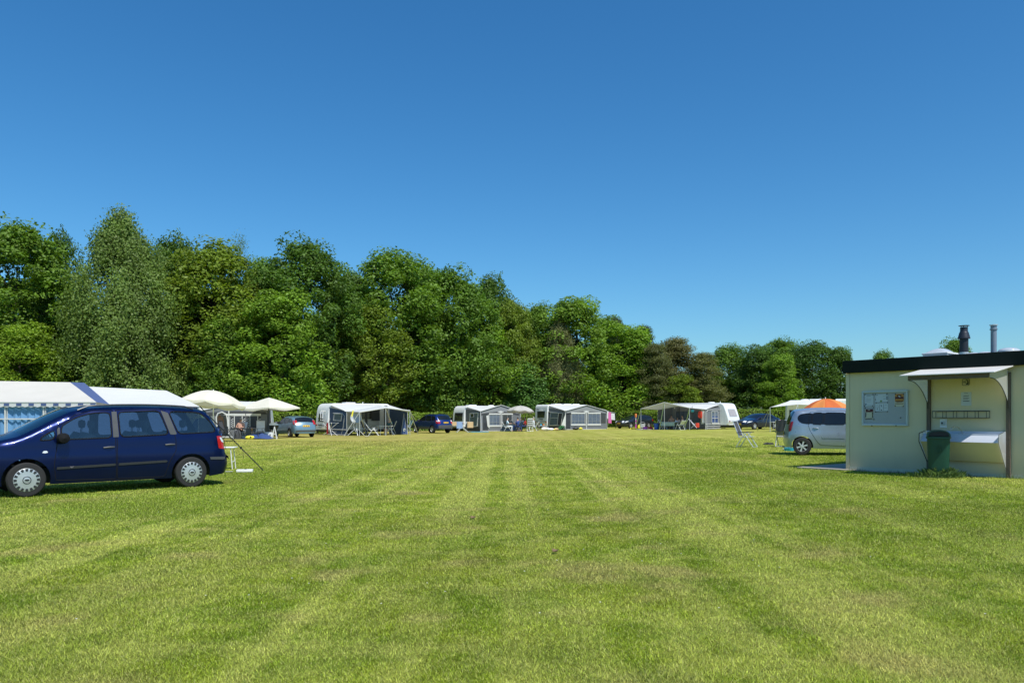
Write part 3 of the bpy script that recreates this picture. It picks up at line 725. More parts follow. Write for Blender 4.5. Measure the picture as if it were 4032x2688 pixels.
class CarShape:
    def __init__(s, S):
        s.S = S; s.step = S.get('step', .12)
        s.top = resample(chaikin(S['top'], 2), s.step)
        s.ta = np.array(s.top); s.W = S['W']; s.belt = S['belt']; s.roof = max(s.ta[:, 1]); s.tum = S.get('tumble', .17)
        s.u0, s.u1 = s.ta[:, 0].min(), s.ta[:, 0].max()
        zs = S['zs']; bot = []
        e = s.top[-1]; f = s.top[0]
        def arch(u, r):
            ra = r + S.get('gap', .07); a0 = math.asin(max(-1, min(1, (zs - r) / ra))); n = max(9, int(math.pi * ra / s.step))
            return [(u - ra * math.cos(a0 + (math.pi - 2 * a0) * k / n), r + ra * math.sin(a0 + (math.pi - 2 * a0) * k / n)) for k in range(n + 1)]
        ar, af = arch(S['wr'], S['r']), arch(S['wf'], S['r'])
        s.bottom = resample([(e[0], e[1]), (ar[0][0], zs)], s.step)[1:-1] + ar + resample([ar[-1], af[0]], s.step)[1:-1] + af + resample([af[-1], (f[0], f[1])], s.step)[1:-1]
        s.side = s.top + s.bottom          # closed loop

    def dist(s, u, z):
        a, b = s.ta[:-1], s.ta[1:]; ab = b - a; p = np.array([u, z]); t = np.clip(((p - a) * ab).sum(1) / ((ab ** 2).sum(1) + 1e-9), 0, 1)
        return float(np.sqrt((((a + ab * t[:, None]) - p) ** 2).sum(1)).min())

    def w(s, u, z):
        W = s.W; lf, lr = s.u1 - u, u - s.u0
        for d, k, L_ in ((lf, s.S.get('nose', .26), .75), (lr, s.S.get('tail', .12), .55)):
            if d < L_: W -= k * (1 - d / L_) ** 2
        if z < s.belt:
            f = (z - .60) / .5; W -= (.085 * f * f if z < .6 else .02 * f * f) + .010 * (1 / (1 + math.exp(-(z - .80) / .015)))
        else:
            W -= .010 + .02 * ((s.belt - .6) / .5) ** 2 + s.tum * ((z - s.belt) / (s.roof - s.belt)) ** 1.15
        Rr = s.S.get('round', .09); d = s.dist(u, z)
        if d < Rr:
            k = 1 - d / Rr; W -= Rr * .9 * (1 - math.sqrt(max(0, 1 - k * k)))
        return W

    def fill(s, loops, keep, step=None):
        """triangulate the side view: loops are constraint outlines, keep(centroid) -> bin key"""
        step = step or s.step; V = []; E = []
        for lp in loops:
            b = len(V); V += [Vector(p) for p in lp]; E += [(b + i, b + (i + 1) % len(lp)) for i in range(len(lp))]
        arr = np.array([tuple(v) for v in V]); mn, mx = arr.min(0), arr.max(0)
        for x in np.arange(mn[0] + step / 2, mx[0], step):
            for y in np.arange(mn[1] + step / 2, mx[1], step):
                if ((arr - (x, y)) ** 2).sum(1).min() > (step * .45) ** 2: V.append(Vector((x, y)))
        v, e, f, *_ = delaunay_2d_cdt(V, E, [], 0, 1e-5); bins = {}
        for t in f:
            c = sum((v[i] for i in t), Vector((0, 0))) / len(t); k = keep((c.x, c.y))
            if k is not None: bins.setdefault(k, []).append(t)
        return v, bins

    def side_mesh(s, mb, v, tris, sgn, off=0.0, mi=0):
        idx = {}; b = len(mb.v)
        for t in tris:
            q = []
            for i in t:
                if i not in idx:
                    idx[i] = len(mb.v); mb.v.append((v[i].x, sgn * (s.w(v[i].x, v[i].y) + off), v[i].y))
                q.append(idx[i])
            mb.f.append(q if sgn < 0 else q[::-1]); mb.m.append(mi)

    def patch(s, poly, off, sgn, mb=None, mi=0, step=None, smooth=0):
        mb = mb or MB(); p = chaikin(poly, smooth, True) if smooth else poly; p = resample(p, step or .06, True)
        v, b = s.fill([p], lambda c: 0 if inside(c, p) else None, step or .08); s.side_mesh(mb, v, b.get(0, []), sgn, off, mi)
        # turned-in rim so the patch has an edge
        n0 = len(mb.v); n = len(p)
        for q in p: mb.v.append((q[0], sgn * (s.w(*q) + off), q[1]))
        for q in p: mb.v.append((q[0], sgn * (s.w(*q) - .004), q[1]))
        for i in range(n): mb.f.append([n0 + i, n0 + (i + 1) % n, n0 + n + (i + 1) % n, n0 + n + i]); mb.m.append(mi)
        return mb

    def line(s, pts, r, sgn, mb=None, off=.004, mi=0, closed=False):
        mb = mb or MB(); p = resample(pts, s.step, closed)
        if closed: p = p + [p[0]]
        mb.tube([(a, sgn * (s.w(a, b) + off), b) for a, b in p], r, 5, mi); return mb

    def crown(s, i, t, off=0.0):
        T = s.top; u, z = T[i]; a, b = T[max(0, i - 1)], T[min(len(T) - 1, i + 1)]
        d = Vector((b[0] - a[0], b[1] - a[1])).normalized(); n = Vector((d.y, -d.x))          # outward (top runs front -> rear)
        if n.y < 0 and abs(d.x) > .5: n = -n
        w = s.w(u, z); c = (.045 + .085 * abs(n.x)) * (1 - t * t) + off
        return (u + n.x * c, w * t, z + n.y * c)

    def end_point(s, y, z, end, off):
        T = s.ta; um = (s.u0 + s.u1) / 2
        idx = [i for i in range(len(T)) if (T[i][0] > um) == (end > 0)]
        zz = T[idx][:, 1]; i = idx[int(np.argmin(np.abs(zz - z) + (0 if True else 0)))]
        u = float(np.interp(z, *zip(*sorted((T[k][1], T[k][0]) for k in idx)))); w = s.w(T[i][0], z); t = max(-1, min(1, y / w))
        a, b = T[max(0, i - 1)], T[min(len(T) - 1, i + 1)]; d = b - a; d /= np.linalg.norm(d); n = np.array([abs(d[1]) * (1 if end > 0 else -1), abs(d[0])])
        c = (.045 + .085 * abs(n[0])) * (1 - t * t) + off
        return (u + n[0] * c, y, z + n[1] * c)

    def end_patch(s, rect, end, off, mb=None, mi=0, n=6, shape=None):
        """rect (y0, z0, y1, z1) laid on the curved nose or tail"""
        mb = mb or MB(); y0, z0, y1, z1 = rect; rows = []
        for j in range(n + 1):
            z = z0 + (z1 - z0) * j / n; rows.append([s.end_point((y0 + (y1 - y0) * i / n), z, end, off) for i in range(n + 1)])
        mb.sheet(rows, mi); return mb


def make_wheel(root, cs, u, sgn, style, tyre='tyre'):
    r = cs.S['r']; y = sgn * (cs.S['W'] - .085); hw = .095
    tb = MB(); tb.lathe([(r * .60, -hw), (r * .72, -hw * 1.02), (r * .93, -hw * .95), (r, -hw * .7), (r, hw * .7), (r * .93, hw * .95), (r * .72, hw * 1.02), (r * .60, hw)], 36, (u, y, r), 'Y')
    tb.lathe([(0.001, -hw * .3), (r * .62, -hw * .3)], 24, (u, y, r), 'Y')
    w = tb.build('wheel', tyre, root); rim = MB(); o = hw * 1.0 * sgn
    def disc(prof, mi, n=36): rim.lathe([(a * r, b * sgn) for a, b in prof], n, (u, y, r), 'Y', mi)
    if style == 'cap':      # pressed cover with a ring of rectangular holes and an oval hub mark
        disc([(.001, .118), (.12, .116), (.17, .112), (.30, .108), (.48, .104), (.66, .100), (.70, .090), (.70, .05)], 0)
        for k in range(16):
            a0, a1 = 2 * math.pi * (k - .31) / 16, 2 * math.pi * (k + .31) / 16
            q = []
            for rr, a, yy in ((.50, a0 + .02, .1085), (.66, a0, .1045), (.66, a1, .1045), (.50, a1 - .02, .1085)): q.append((u + rr * r * math.cos(a), y + yy * sgn, r + rr * r * math.sin(a)))
            rim.poly(q if sgn < 0 else q[::-1], 1)
        ring = [(u + .205 * r * math.cos(a), y + sgn * .114, r + .205 * r * math.sin(a)) for a in np.linspace(0, 2 * math.pi, 25)]; rim.tube(ring, .0065, 6, 1)
        el = [(u + .12 * r * math.cos(a), y + sgn * .121, r + .055 * r * math.sin(a)) for a in np.linspace(0, 2 * math.pi, 21)[:-1]]; rim.poly(el, 1)
    else:
        ns = {'six': 6, 'five': 5, 'ten': 10}[style]
        disc([(.001, .02), (.62, .02)], 1); disc([(.64, .085), (.60, .095), (.58, .08), (.58, .03)], 0); disc([(.001, .095), (.13, .093), (.16, .07)], 0)
        for k in range(ns):
            a = 2 * math.pi * k / ns + .26; ca, sa = math.cos(a), math.sin(a); wd = {6: .085, 5: .10, 10: .04}[ns] * r
            q = [(u + ca * rr * r - sa * ss * wd * ww, y + sgn * yy, r + sa * rr * r + ca * ss * wd * ww) for rr, ss, ww, yy in ((.10, -1, .8, .088), (.61, -1, 1.15, .088), (.61, 1, 1.15, .088), (.10, 1, .8, .088))]
            rim.slab(q, (0, -sgn * .03, 0), 0)
    rim.build('rim', ['hubcap' if style == 'cap' else 'alu', 'black_plastic'], w)
    return w


def car(label, loc, heading, S, group='parked cars', name='parked_car'):
    cs = CarShape(S); root = thing(name, label, 'car', loc, heading, group); paint, glass = S['paint'], S['glass']
    wins = [resample(soften(w, S.get('win_r', .06)), min(.06, cs.step * .8), True) for w in S['windows']]
    doors = [resample(d, cs.step * .8, True) for d in S.get('doors', [])]
    def key(c):
        if not inside(c, cs.side): return None
        for i, w in enumerate(wins):
            if inside(c, w): return 'w%d' % i
        for i, d in enumerate(doors):
            if inside(c, d): return 'd%d' % i
        return 'b'
    v, bins = cs.fill([cs.side] + wins + doors, key)
    body = MB()
    for sg in (-1, 1): cs.side_mesh(body, v, bins['b'], sg)
    # the band across the car, nose to tail
    n = len(cs.top); ts = [math.sin(math.pi / 2 * (k / 6 - 1)) for k in range(13)]; ws = MB(); rw = MB(); rf = MB()
    def in_ws(i): return S['ws'][0] <= (cs.top[i][0] + cs.top[i + 1][0]) / 2 <= S['ws'][1]
    def in_rw(i): return S['rw'][0] <= (cs.top[i][0] + cs.top[i + 1][0]) / 2 <= S['rw'][1] and (cs.top[i][1] + cs.top[i + 1][1]) / 2 > S['belt'] + .02
    pos = [[cs.crown(i, t) for t in ts] for i in range(n)]
    for i in range(n - 1):
        for k in range(12):
            q = [pos[i][k], pos[i + 1][k], pos[i + 1][k + 1], pos[i][k + 1]]
            tgt = body
            if 1 <= k <= 10:
                if in_ws(i): tgt = ws
                elif in_rw(i): tgt = rw
            tgt.add(q, [(0, 1, 2, 3)])
    body.build('body', paint, root, merge=True, ang=50)
    for m_, nm in ((ws, 'windscreen'), (rw, 'rear_window')):
        if m_.f: m_.build(nm, S.get('glass2', glass), root, merge=True)
    for sg in (-1, 1):
        hold = {}
        for i, d in enumerate(doors):
            m_ = MB(); cs.side_mesh(m_, v, bins.get('d%d' % i, []), sg)
            hold[i] = m_.build('door', paint, root, ang=50)
            cs.line(S['doors'][i], .0065, sg, off=-.001, closed=True).build('door_seam', 'black_rubber', hold[i])
        for i, w in enumerate(wins):
            m_ = MB(); cs.side_mesh(m_, v, bins.get('w%d' % i, []), sg, -.006)
            par = next((hold[k] for k, d in enumerate(doors) if inside(tuple(np.mean(np.array(w), 0)), d)), root)
            g = m_.build('window', glass, par)
            cs.line(w, S.get('trim_r', .012), sg, off=0, closed=True).build('window_frame', S.get('trim', 'black_rubber'), par if par is not root else g)
        for nm, poly, off, mat, sm in S.get('patches', []):
            if nm in ('pillar',): o = cs.patch(poly, off, sg, smooth=sm, step=.05); o.build('pillar_trim', mat, root)
            else: cs.patch(poly, off, sg, smooth=sm, step=.05).build(nm, mat, root)
        for (u0, z0, u1, z1) in S.get('handles', []):
            um = (u0 + u1) / 2; zm = (z0 + z1) / 2; par = next((hold[k] for k, d in enumerate(doors) if inside((um, zm), d)), root)
            hb = MB(); hb.tube([(u0, sg * (cs.w(u0, z0) + .012), z0), (um, sg * (cs.w(um, zm) + .035), zm + .005), (u1, sg * (cs.w(u1, z1) + .012), z1)], [.016, .02, .016], 8)
            hb.build('handle', S.get('handle_mat', 'grey_plastic'), par)
        mu, mz = S['mirror']; y = cs.w(mu, mz); mr = MB()
        mr.lathe([(.001, -.13), (.075, -.115), (.105, -.05), (.11, .02), (.09, .10), (.001, .13)], 14, (0, 0, 0), 'Y')
        mr.v = [(mu + x_ * 1.05, sg * (y + .13) + y_, mz + .02 + z_ * .95) for x_, y_, z_ in mr.v]; mr.bar((mu - .01, sg * (y - .02), mz - .04), (mu - .01, sg * (y + .09), mz), .05, .05)
        mr.build('side_mirror', S.get('mirror_mat', 'black_plastic'), root)
        for u in (S['wf'], S['wr']): make_wheel(root, cs, u, sg, S['rim'])
    # lamps wrap the corners
    for sg in (-1, 1):
        y0, z0, z1, du = S['tail_lamp']
        t = cs.end_patch((sg * y0, z0, sg * (cs.W - .14), z1), -1, .012, n=4)
        ub = cs.end_point(.9 * sg, (z0 + z1) / 2, -1, 0)[0]
        e0 = cs.end_point(0, z0, -1, -.14)[0]; e1 = cs.end_point(0, z1, -1, -.14)[0]
        cs.patch([(e0 + .02, z0), (e0 + du, z0 + .02), (e1 + du * .8, z1), (e1 + .02, z1)], .012, sg, t, step=.05)
        tl = t.build('tail_light', 'red_lens', root)
        if 'tail_clear' in S:
            a, b = S['tail_clear']; c = cs.end_patch((sg * (y0 + .02), z0 + a, sg * (cs.W - .15), z0 + b), -1, .016, n=3)
            cs.patch([(e0 + .03, z0 + a), (e0 + du * .55, z0 + a), (e1 + du * .45, z0 + b), (e1 + .03, z0 + b)], .016, sg, c, step=.04); c.build('indicator', 'clear_lens', tl)
        y0, z0, z1, du = S['head_lamp']
        t = cs.end_patch((sg * y0, z0, sg * (cs.W - .26), z1), 1, .012, n=4); e0 = cs.end_point(0, z0, 1, -.16)[0]; e1 = cs.end_point(0, z1, 1, -.18)[0]
        cs.patch([(e0 - .02, z0), (e1 - .02, z1), (e1 - du, z1), (e0 - du * .6, z0 + .03)], .012, sg, t, step=.05); t.build('headlight', 'clear_lens', root)
    for end, zc, on in S.get('plates', []):
        pl = cs.end_patch((-.26, zc - .055, .26, zc + .055), end, .02).build('number_plate', 'plate_yellow', root)
        ink = MB()
        for k in range(8): 
            if k not in (2, 5): cs.end_patch((-.21 + k * .055, zc - .028, -.175 + k * .055, zc + .028), end, .024, ink, n=1)
        ink.build('plate_lettering', 'plate_ink', pl)
    if 'bumper' in S:
        for end, z0, z1, mat in S['bumper']:
            b = cs.end_patch((-cs.W + .14, z0, cs.W - .14, z1), end, .02, n=8); b.build('bumper_trim', mat, root)
    if 'grille' in S: cs.end_patch(S['grille'], 1, .014, n=5).build('grille', 'black_plastic', root)
    if S.get('rails'):
        for sg in (-1, 1):
            u0, u1 = S['rails']; rb = MB(); pts = []
            for k in range(13):
                u = u0 + (u1 - u0) * k / 12; zt = float(np.interp(-u, -cs.ta[::1, 0], cs.ta[:, 1])); pts.append((u, sg * (cs.w(u, zt - .02) - .02), zt + (.045 if 0 < k < 12 else .0)))
            rb.tube(pts, .017, 6); rb.build('roof_rail', 'alu' if S.get('rail_alu') else 'dark_metal', root)
    # underside, arch liners, cabin
    ub = MB(); ub.box(((cs.u0 + cs.u1) / 2, 0, S['zs'] + .16), (cs.u1 - cs.u0 - .5, 2 * cs.W - .55, .30)); ub.box((0, 0, S['zs'] + .22), (S['wf'] - S['wr'] - 2 * S['r'] - .25, 2 * cs.W - .22, .30)); ub.build('underbody', 'dark_interior', root)
    if S.get('seats'):
        fl = MB(); fl.box(((S['wf'] + S['wr']) / 2 - .3, 0, .62), (3.3, 1.5, .12)); fl.box((1.22, 0, .86), (.5, 1.5, .34)); fl.build('cabin_floor', 'dark_interior', root)
        for u, ys in S['seats']:
            for y in ys:
                sb = MB(); sb.tube([(u - .02, y, .68), (u - .12, y, .95), (u - .19, y, 1.17)], [.20, .21, .13], 10); sb.box((u + .2, y, .70), (.5, .46, .16))
                so = sb.build('seat', 'seat_cloth', root, bevel=0)
                hb = MB(); hb.lathe([(.001, -.09), (.085, -.075), (.11, 0), (.09, .07), (.001, .09)], 12, (u - .22, y, 1.36)); hb.v = [(u - .22 + (a - u + .22) * .65, b, c) for a, b, c in hb.v]
                hb.tube([(u - .2, y - .05, 1.15), (u - .22, y - .05, 1.3)], .008, 5); hb.tube([(u - .2, y + .05, 1.15), (u - .22, y + .05, 1.3)], .008, 5); hb.build('headrest', 'seat_cloth', so)
        u, y = S['steer']; st = MB(); tl = Matrix.Rotation(R(-62), 3, 'Y')
        st.tube([tuple(Vector((u, y, 1.04)) + tl @ Vector((.19 * math.cos(a), .19 * math.sin(a), 0))) for a in np.linspace(0, 2 * math.pi, 21)], .015, 6); st.bar((u, y, 1.04), (u + .3, y, .9), .05); st.build('steering_wheel', 'black_plastic', root)
    else:
        fl = MB(); um = (S['ws'][0] + S['rw'][1]) / 2; fl.box((um, 0, S['belt'] - .12), (abs(S['ws'][0] - S['rw'][1]) * .95, 2 * cs.W - .4, .1)); fl.build('cabin_floor', 'dark_interior', root)
    return root, cs


# --- the navy people carrier
VAN = dict(step=.075, W=.915, belt=1.06, tumble=.15, r=.325, wf=1.515, wr=-1.515, zs=.22, gap=.075, paint='paint_navy', glass='van_glass', glass2='van_glass_pale', rim='cap', round=.10, nose=.30,
    top=[(2.38, .24), (2.47, .42), (2.50, .60), (2.40, .80), (2.2, .96), (1.95, 1.06), (1.72, 1.11), (1.58, 1.15), (.82, 1.585), (.55, 1.665), (.2, 1.705), (-.3, 1.72), (-.9, 1.72), (-1.5, 1.69), (-1.85, 1.635), (-1.96, 1.55), (-2.06, 1.38), (-2.22, 1.10), (-2.27, .98), (-2.30, .72), (-2.36, .60), (-2.37, .42), (-2.31, .27)],
    ws=(.80, 1.58), rw=(-2.24, -1.90),
    windows=[[(.93, 1.07), (.93, 1.33), (.66, 1.50), (.38, 1.585), (.045, 1.60), (.04, 1.09), (.5, 1.08)], [(1.34, 1.06), (1.24, 1.14), (1.03, 1.275), (1.05, 1.065)],
             [(-.10, 1.605), (-.80, 1.635), (-.90, 1.63), (-1.06, 1.16), (-1.03, 1.135), (-.12, 1.10)], [(-1.10, 1.58), (-1.12, 1.625), (-1.66, 1.605), (-1.76, 1.58), (-1.92, 1.44), (-2.06, 1.22), (-2.03, 1.175), (-1.26, 1.145)]],
    doors=[[(1.0, 1.035), (1.0, 1.32), (.68, 1.545), (.38, 1.63), (-.02, 1.645), (-.04, .26), (1.03, .29), (1.06, .60)], [(-.055, 1.645), (-.9, 1.675), (-.97, 1.65), (-1.20, 1.06), (-1.20, .80), (-1.08, .60), (-1.0, .36), (-.98, .26), (-.06, .26)]],
    handles=[(.20, .895, .00, .905), (-.98, .925, -1.17, .93)], mirror=(.93, 1.08), mirror_mat='black_rubber', trim='black_rubber', trim_r=.013,
    patches=[('side_moulding', [(1.02, .50), (1.02, .545), (-.03, .575), (-.03, .53)], .016, 'black_plastic', 0), ('side_moulding', [(-.075, .532), (-.075, .578), (-1.02, .605), (-1.02, .56)], .016, 'black_plastic', 0),
             ('bumper_trim', [(-1.92, .585), (-1.90, .64), (-2.27, .63), (-2.27, .57)], .016, 'grey_plastic', 0), ('repeater_lamp', [(1.26, .815), (1.26, .86), (1.16, .865), (1.16, .82)], .012, 'clear_lens', 1),
             ('pillar', [(.015, 1.10), (.02, 1.615), (-.075, 1.62), (-.09, 1.105)], .006, 'grey_plastic', 0), ('pillar', [(-.93, 1.64), (-1.07, 1.60), (-1.225, 1.14), (-1.09, 1.135)], .006, 'grey_plastic', 0), ('pillar', [(1.0, 1.06), (1.0, 1.29), (.955, 1.325), (.95, 1.05)], .006, 'grey_plastic', 0)],
    tail_lamp=(.70, .80, 1.09, .17), tail_clear=(.15, .265), head_lamp=(.45, .66, .84, .22), plates=[(-1, .88, 1)], bumper=[(-1, .57, .63, 'grey_plastic')], rails=(.62, -1.62),
    seats=[(.52, (-.38, .38)), (-.50, (-.48, 0, .48)), (-1.28, (-.4, .4))], steer=(.98, .38))
_r = P(*Z1(1768, 1103)); _f = P(106, 1958)
_r = Vector((-6.882, 16.48, 0)); _f = Vector((-9.129, 14.47, 0)); _d = (_f - _r).normalized(); _n = Vector((-_d.y, _d.x, 0))
_n = _n if _n.y < 0 else -_n
_c = (_r + _f) / 2 - _n * (VAN['W'] - .02)
van, van_cs = car('dark navy-blue people carrier with silver wheel covers, its nose cut by the photo edge', (_c.x, _c.y, gz(_c.x)), math.atan2(_d.y, _d.x), VAN)
wp = MB(); wp.tube([(1.62, .1, 1.18), (1.60, .45, 1.19), (1.42, .62, 1.27)], .010, 5); wp.tube([(1.66, -.35, 1.165), (1.63, .05, 1.18), (1.45, .2, 1.28)], .010, 5); wp.build('wiper', 'black_plastic', van)
cs_ = van_cs
tb = MB(); tb.bar((-2.2, 0, .36), (-2.50, 0, .36), .05); tb.lathe([(.001, .03), (.025, .02), (.03, 0), (.012, -.03)], 10, (-2.5, 0, .42)); tb.build('tow_bar', 'dark_metal', van)
db = MB(); db.box((-2.28, .0, .30), (.16, .9, .10)); db.build('exhaust', 'dark_metal', van)


def derive(base, su=1.0, sz=1.0, **kw):
    D = dict(base); f = lambda L_: [(a * su, b * sz) for a, b in L_]
    for k in ('top',): D[k] = f(D[k])
    for k in ('windows', 'doors'):
        if k in D: D[k] = [f(x) for x in D[k]]
    for k in ('wf', 'wr'): D[k] *= su
    D['belt'] *= sz; D['ws'] = tuple(x * su for x in D['ws']); D['rw'] = tuple(x * su for x in D['rw']); D['mirror'] = (D['mirror'][0] * su, D['mirror'][1] * sz)
    D['handles'] = [(a * su, b * sz, c * su, d * sz) for a, b, c, d in D.get('handles', [])]
    D.update(kw); return D


HATCH = dict(step=.11, W=.90, belt=.98, r=.31, wf=1.32, wr=-1.32, zs=.24, paint='paint_lightblue', glass='car_glass_dark', rim='ten', trim_r=.01, nose=.28,
    top=[(2.10, .25), (2.18, .5), (2.14, .68), (1.95, .82), (1.3, .95), (1.0, 1.0), (.15, 1.42), (-.3, 1.49), (-1.0, 1.47), (-1.55, 1.40), (-1.72, 1.35), (-2.02, .98), (-2.10, .82), (-2.16, .6), (-2.13, .3)],
    ws=(.18, 1.0), rw=(-2.02, -1.68), windows=[[(.82, 1.0), (.2, 1.34), (-.20, 1.39), (-.24, .99)], [(-.31, .99), (-.27, 1.395), (-.95, 1.37), (-1.12, 1.02)], [(-1.18, 1.03), (-1.03, 1.36), (-1.45, 1.30), (-1.72, 1.08)]],
    handles=[(-.05, .86, -.22, .87), (-.95, .89, -1.1, .89)], handle_mat='paint_lightblue', mirror=(.72, 1.0), mirror_mat='paint_lightblue', tail_lamp=(.60, .92, 1.22, .10), head_lamp=(.4, .62, .78, .35), plates=[(-1, .78, 1)], bumper=[(-1, .40, .52, 'grey_plastic')])
q = P(*Z2(1985, 858)); car('light blue hatchback parked by the square cream parasol', q + Vector((0, 0, 0)), R(90 + 39), derive(HATCH, 1.0, 1.02), 'parked cars')

SUV = dict(step=.11, W=.90, belt=1.10, r=.345, wf=1.30, wr=-1.32, zs=.36, paint='paint_blue', glass='car_glass_dark', rim='five', trim_r=.012, nose=.24,
    top=[(2.08, .36), (2.17, .62), (2.10, .88), (1.9, 1.0), (1.2, 1.09), (.95, 1.13), (.25, 1.60), (-.25, 1.68), (-1.3, 1.67), (-1.72, 1.60), (-2.02, 1.12), (-2.08, .95), (-2.14, .62), (-2.12, .40)],
    ws=(.28, .95), rw=(-2.02, -1.70), windows=[[(.80, 1.13), (.25, 1.50), (-.18, 1.57), (-.22, 1.12)], [(-.29, 1.12), (-.25, 1.575), (-1.0, 1.57), (-1.1, 1.13)], [(-1.18, 1.14), (-1.08, 1.56), (-1.55, 1.52), (-1.78, 1.20)]],
    handles=[(-.05, 1.0, -.2, 1.0), (-.9, 1.02, -1.05, 1.02)], handle_mat='paint_blue', mirror=(.68, 1.14), tail_lamp=(.58, .86, 1.16, .20), tail_clear=(.18, .28), head_lamp=(.4, .78, .95, .3), plates=[(-1, .92, 1)], bumper=[(-1, .44, .72, 'grey_plastic'), (1, .4, .66, 'grey_plastic')], rails=(.1, -1.55),
    patches=[('side_cladding', [(.90, .40), (.90, .56), (-.88, .56), (-.88, .40)], .014, 'grey_plastic', 0)])
q = P(*Z3(1960, 642)); car('metallic blue off-roader with grey bumper beside the navy awning', q, R(90 + 41), SUV)
q = P(*Z4(215, 520)); car('black hatchback squeezed between the blue off-roader and a caravan', q + Vector((-.2, .8, 0)), R(90 + 18), derive(HATCH, 1.0, 1.0, paint='paint_dark', handle_mat='paint_dark', mirror_mat='paint_dark', rim='five', tail_lamp=(.5, .86, 1.02, .30)))
EST = derive(HATCH, 1.04, .985, paint='paint_dark', handle_mat='paint_dark', mirror_mat='paint_dark', rim='five', plates=[(1, .52, 1)], grille=(-.42, .60, .42, .72), tail_lamp=(.5, .80, 1.0, .25),
    top=[(2.20, .25), (2.27, .5), (2.20, .70), (2.0, .84), (1.35, .96), (1.05, 1.0), (.2, 1.40), (-.3, 1.46), (-1.3, 1.44), (-1.85, 1.38), (-2.05, 1.28), (-2.25, .95), (-2.30, .6), (-2.28, .3)], ws=(.22, 1.05), rw=(-2.26, -2.0),
    windows=[[(.82, .98), (.2, 1.31), (-.20, 1.36), (-.24, .97)], [(-.31, .97), (-.27, 1.365), (-1.02, 1.35), (-1.12, 1.0)], [(-1.18, 1.01), (-1.10, 1.345), (-1.80, 1.29), (-2.0, 1.08)]])
q = P(*Z5(455, 553)); car('dark grey estate car with white sunshade behind its windscreen', q + Vector((0, .7, 0)), R(180 + 37), EST)
SEDAN = dict(step=.11, W=.92, belt=.98, r=.325, wf=1.45, wr=-1.42, zs=.22, paint='paint_midnight', glass='car_glass_dark', rim='five', trim_r=.01, nose=.26,
    top=[(2.38, .22), (2.44, .5), (2.36, .68), (2.1, .80), (1.3, .95), (1.05, .99), (.2, 1.38), (-.3, 1.46), (-.9, 1.43), (-1.25, 1.36), (-1.8, 1.08), (-2.25, 1.05), (-2.38, .95), (-2.42, .6), (-2.36, .28)],
    ws=(.22, 1.05), rw=(-1.75, -1.2), windows=[[(.85, .99), (.2, 1.31), (-.22, 1.37), (-.26, .99)], [(-.33, .99), (-.29, 1.375), (-.85, 1.35), (-1.15, 1.18), (-1.2, 1.01)]],
    handles=[(-.08, .88, -.24, .88), (-1.0, .89, -1.15, .9)], handle_mat='paint_midnight', mirror=(.75, 1.0), mirror_mat='paint_midnight', tail_lamp=(.5, .75, .92, .25), head_lamp=(.35, .62, .76, .42), plates=[(1, .48, 1)], grille=(-.30, .58, .30, .74))
q = P(*Z6(500, 812)); car('midnight-blue saloon parked beside the sloping white caravan nose', q + Vector((.6, .8, 0)), R(180 + 33), SEDAN)

SIL = dict(step=.08, W=.90, belt=1.05, tumble=.16, r=.302, wf=1.35, wr=-1.35, zs=.23, gap=.055, paint='paint_silver', glass='car_glass_dark', rim='six', trim_r=.009, nose=.28, tail=.22, win_r=.05,
    top=[(2.08, .25), (2.14, .55), (2.06, .75), (1.7, .95), (1.25, 1.08), (.45, 1.50), (.1, 1.575), (-.4, 1.61), (-1.0, 1.60), (-1.46, 1.55), (-1.60, 1.49), (-1.72, 1.20), (-1.78, .98), (-1.82, .80), (-1.85, .62), (-1.85, .45), (-1.79, .26)],
    ws=(.42, 1.22), rw=(-1.80, -1.56), windows=[[(1.0, 1.09), (.5, 1.38), (.30, 1.45), (.12, 1.46), (.10, 1.06)], [(.03, 1.055), (.05, 1.465), (-.62, 1.475), (-.66, 1.05)], [(-.70, 1.05), (-.66, 1.475), (-1.0, 1.465), (-1.04, 1.065)], [(-1.07, 1.07), (-1.03, 1.46), (-1.38, 1.42), (-1.50, 1.34), (-1.49, 1.20), (-1.36, 1.10)]],
    doors=[[(1.05, 1.05), (.48, 1.45), (.06, 1.52), (.06, .32), (.88, .32), (1.0, .6)], [(.05, 1.52), (-.70, 1.53), (-1.10, 1.50), (-1.16, 1.06), (-1.10, .85), (-.92, .55), (-.78, .36), (.05, .32)]],
    handles=[(.0 + .28, .92, .12, .93), (-.83, .935, -1.0, .94)], handle_mat='paint_silver', mirror=(.9, 1.1), mirror_mat='paint_silver', tail_lamp=(.62, .82, 1.16, .09), head_lamp=(.4, .66, .84, .35), plates=[(-1, .72, 1)],
    patches=[('pillar', [(.14, 1.075), (.14, 1.445), (.01, 1.455), (.01, 1.07)], .004, 'car_glass_dark', 0), ('pillar', [(-.60, 1.065), (-.60, 1.465), (-.73, 1.465), (-.73, 1.065)], .004, 'car_glass_dark', 0), ('pillar', [(-1.0, 1.08), (-1.0, 1.45), (-1.11, 1.435), (-1.11, 1.085)], .004, 'car_glass_dark', 0), ('side_moulding', [(.92, .58), (.92, .61), (.10, .625), (.10, .585)], .012, 'paint_silver', 0), ('side_moulding', [(.01, .585), (.01, .625), (-.72, .635), (-.72, .59)], .012, 'paint_silver', 0)])
q = P(*Z6(1320, 1252)); _rw = Vector((q.x, q.y, 0)); _h = R(-19.5); _d = Vector((math.cos(_h), math.sin(_h), 0)); _n = Vector((-_d.y, _d.x, 0))
_c = _rw + _d * 1.35 + _n * .88
silver_car, _ = car('silver people carrier half hidden behind the small flat-roofed building', (_c.x, _c.y, gz(_c.x)), _h, SIL)
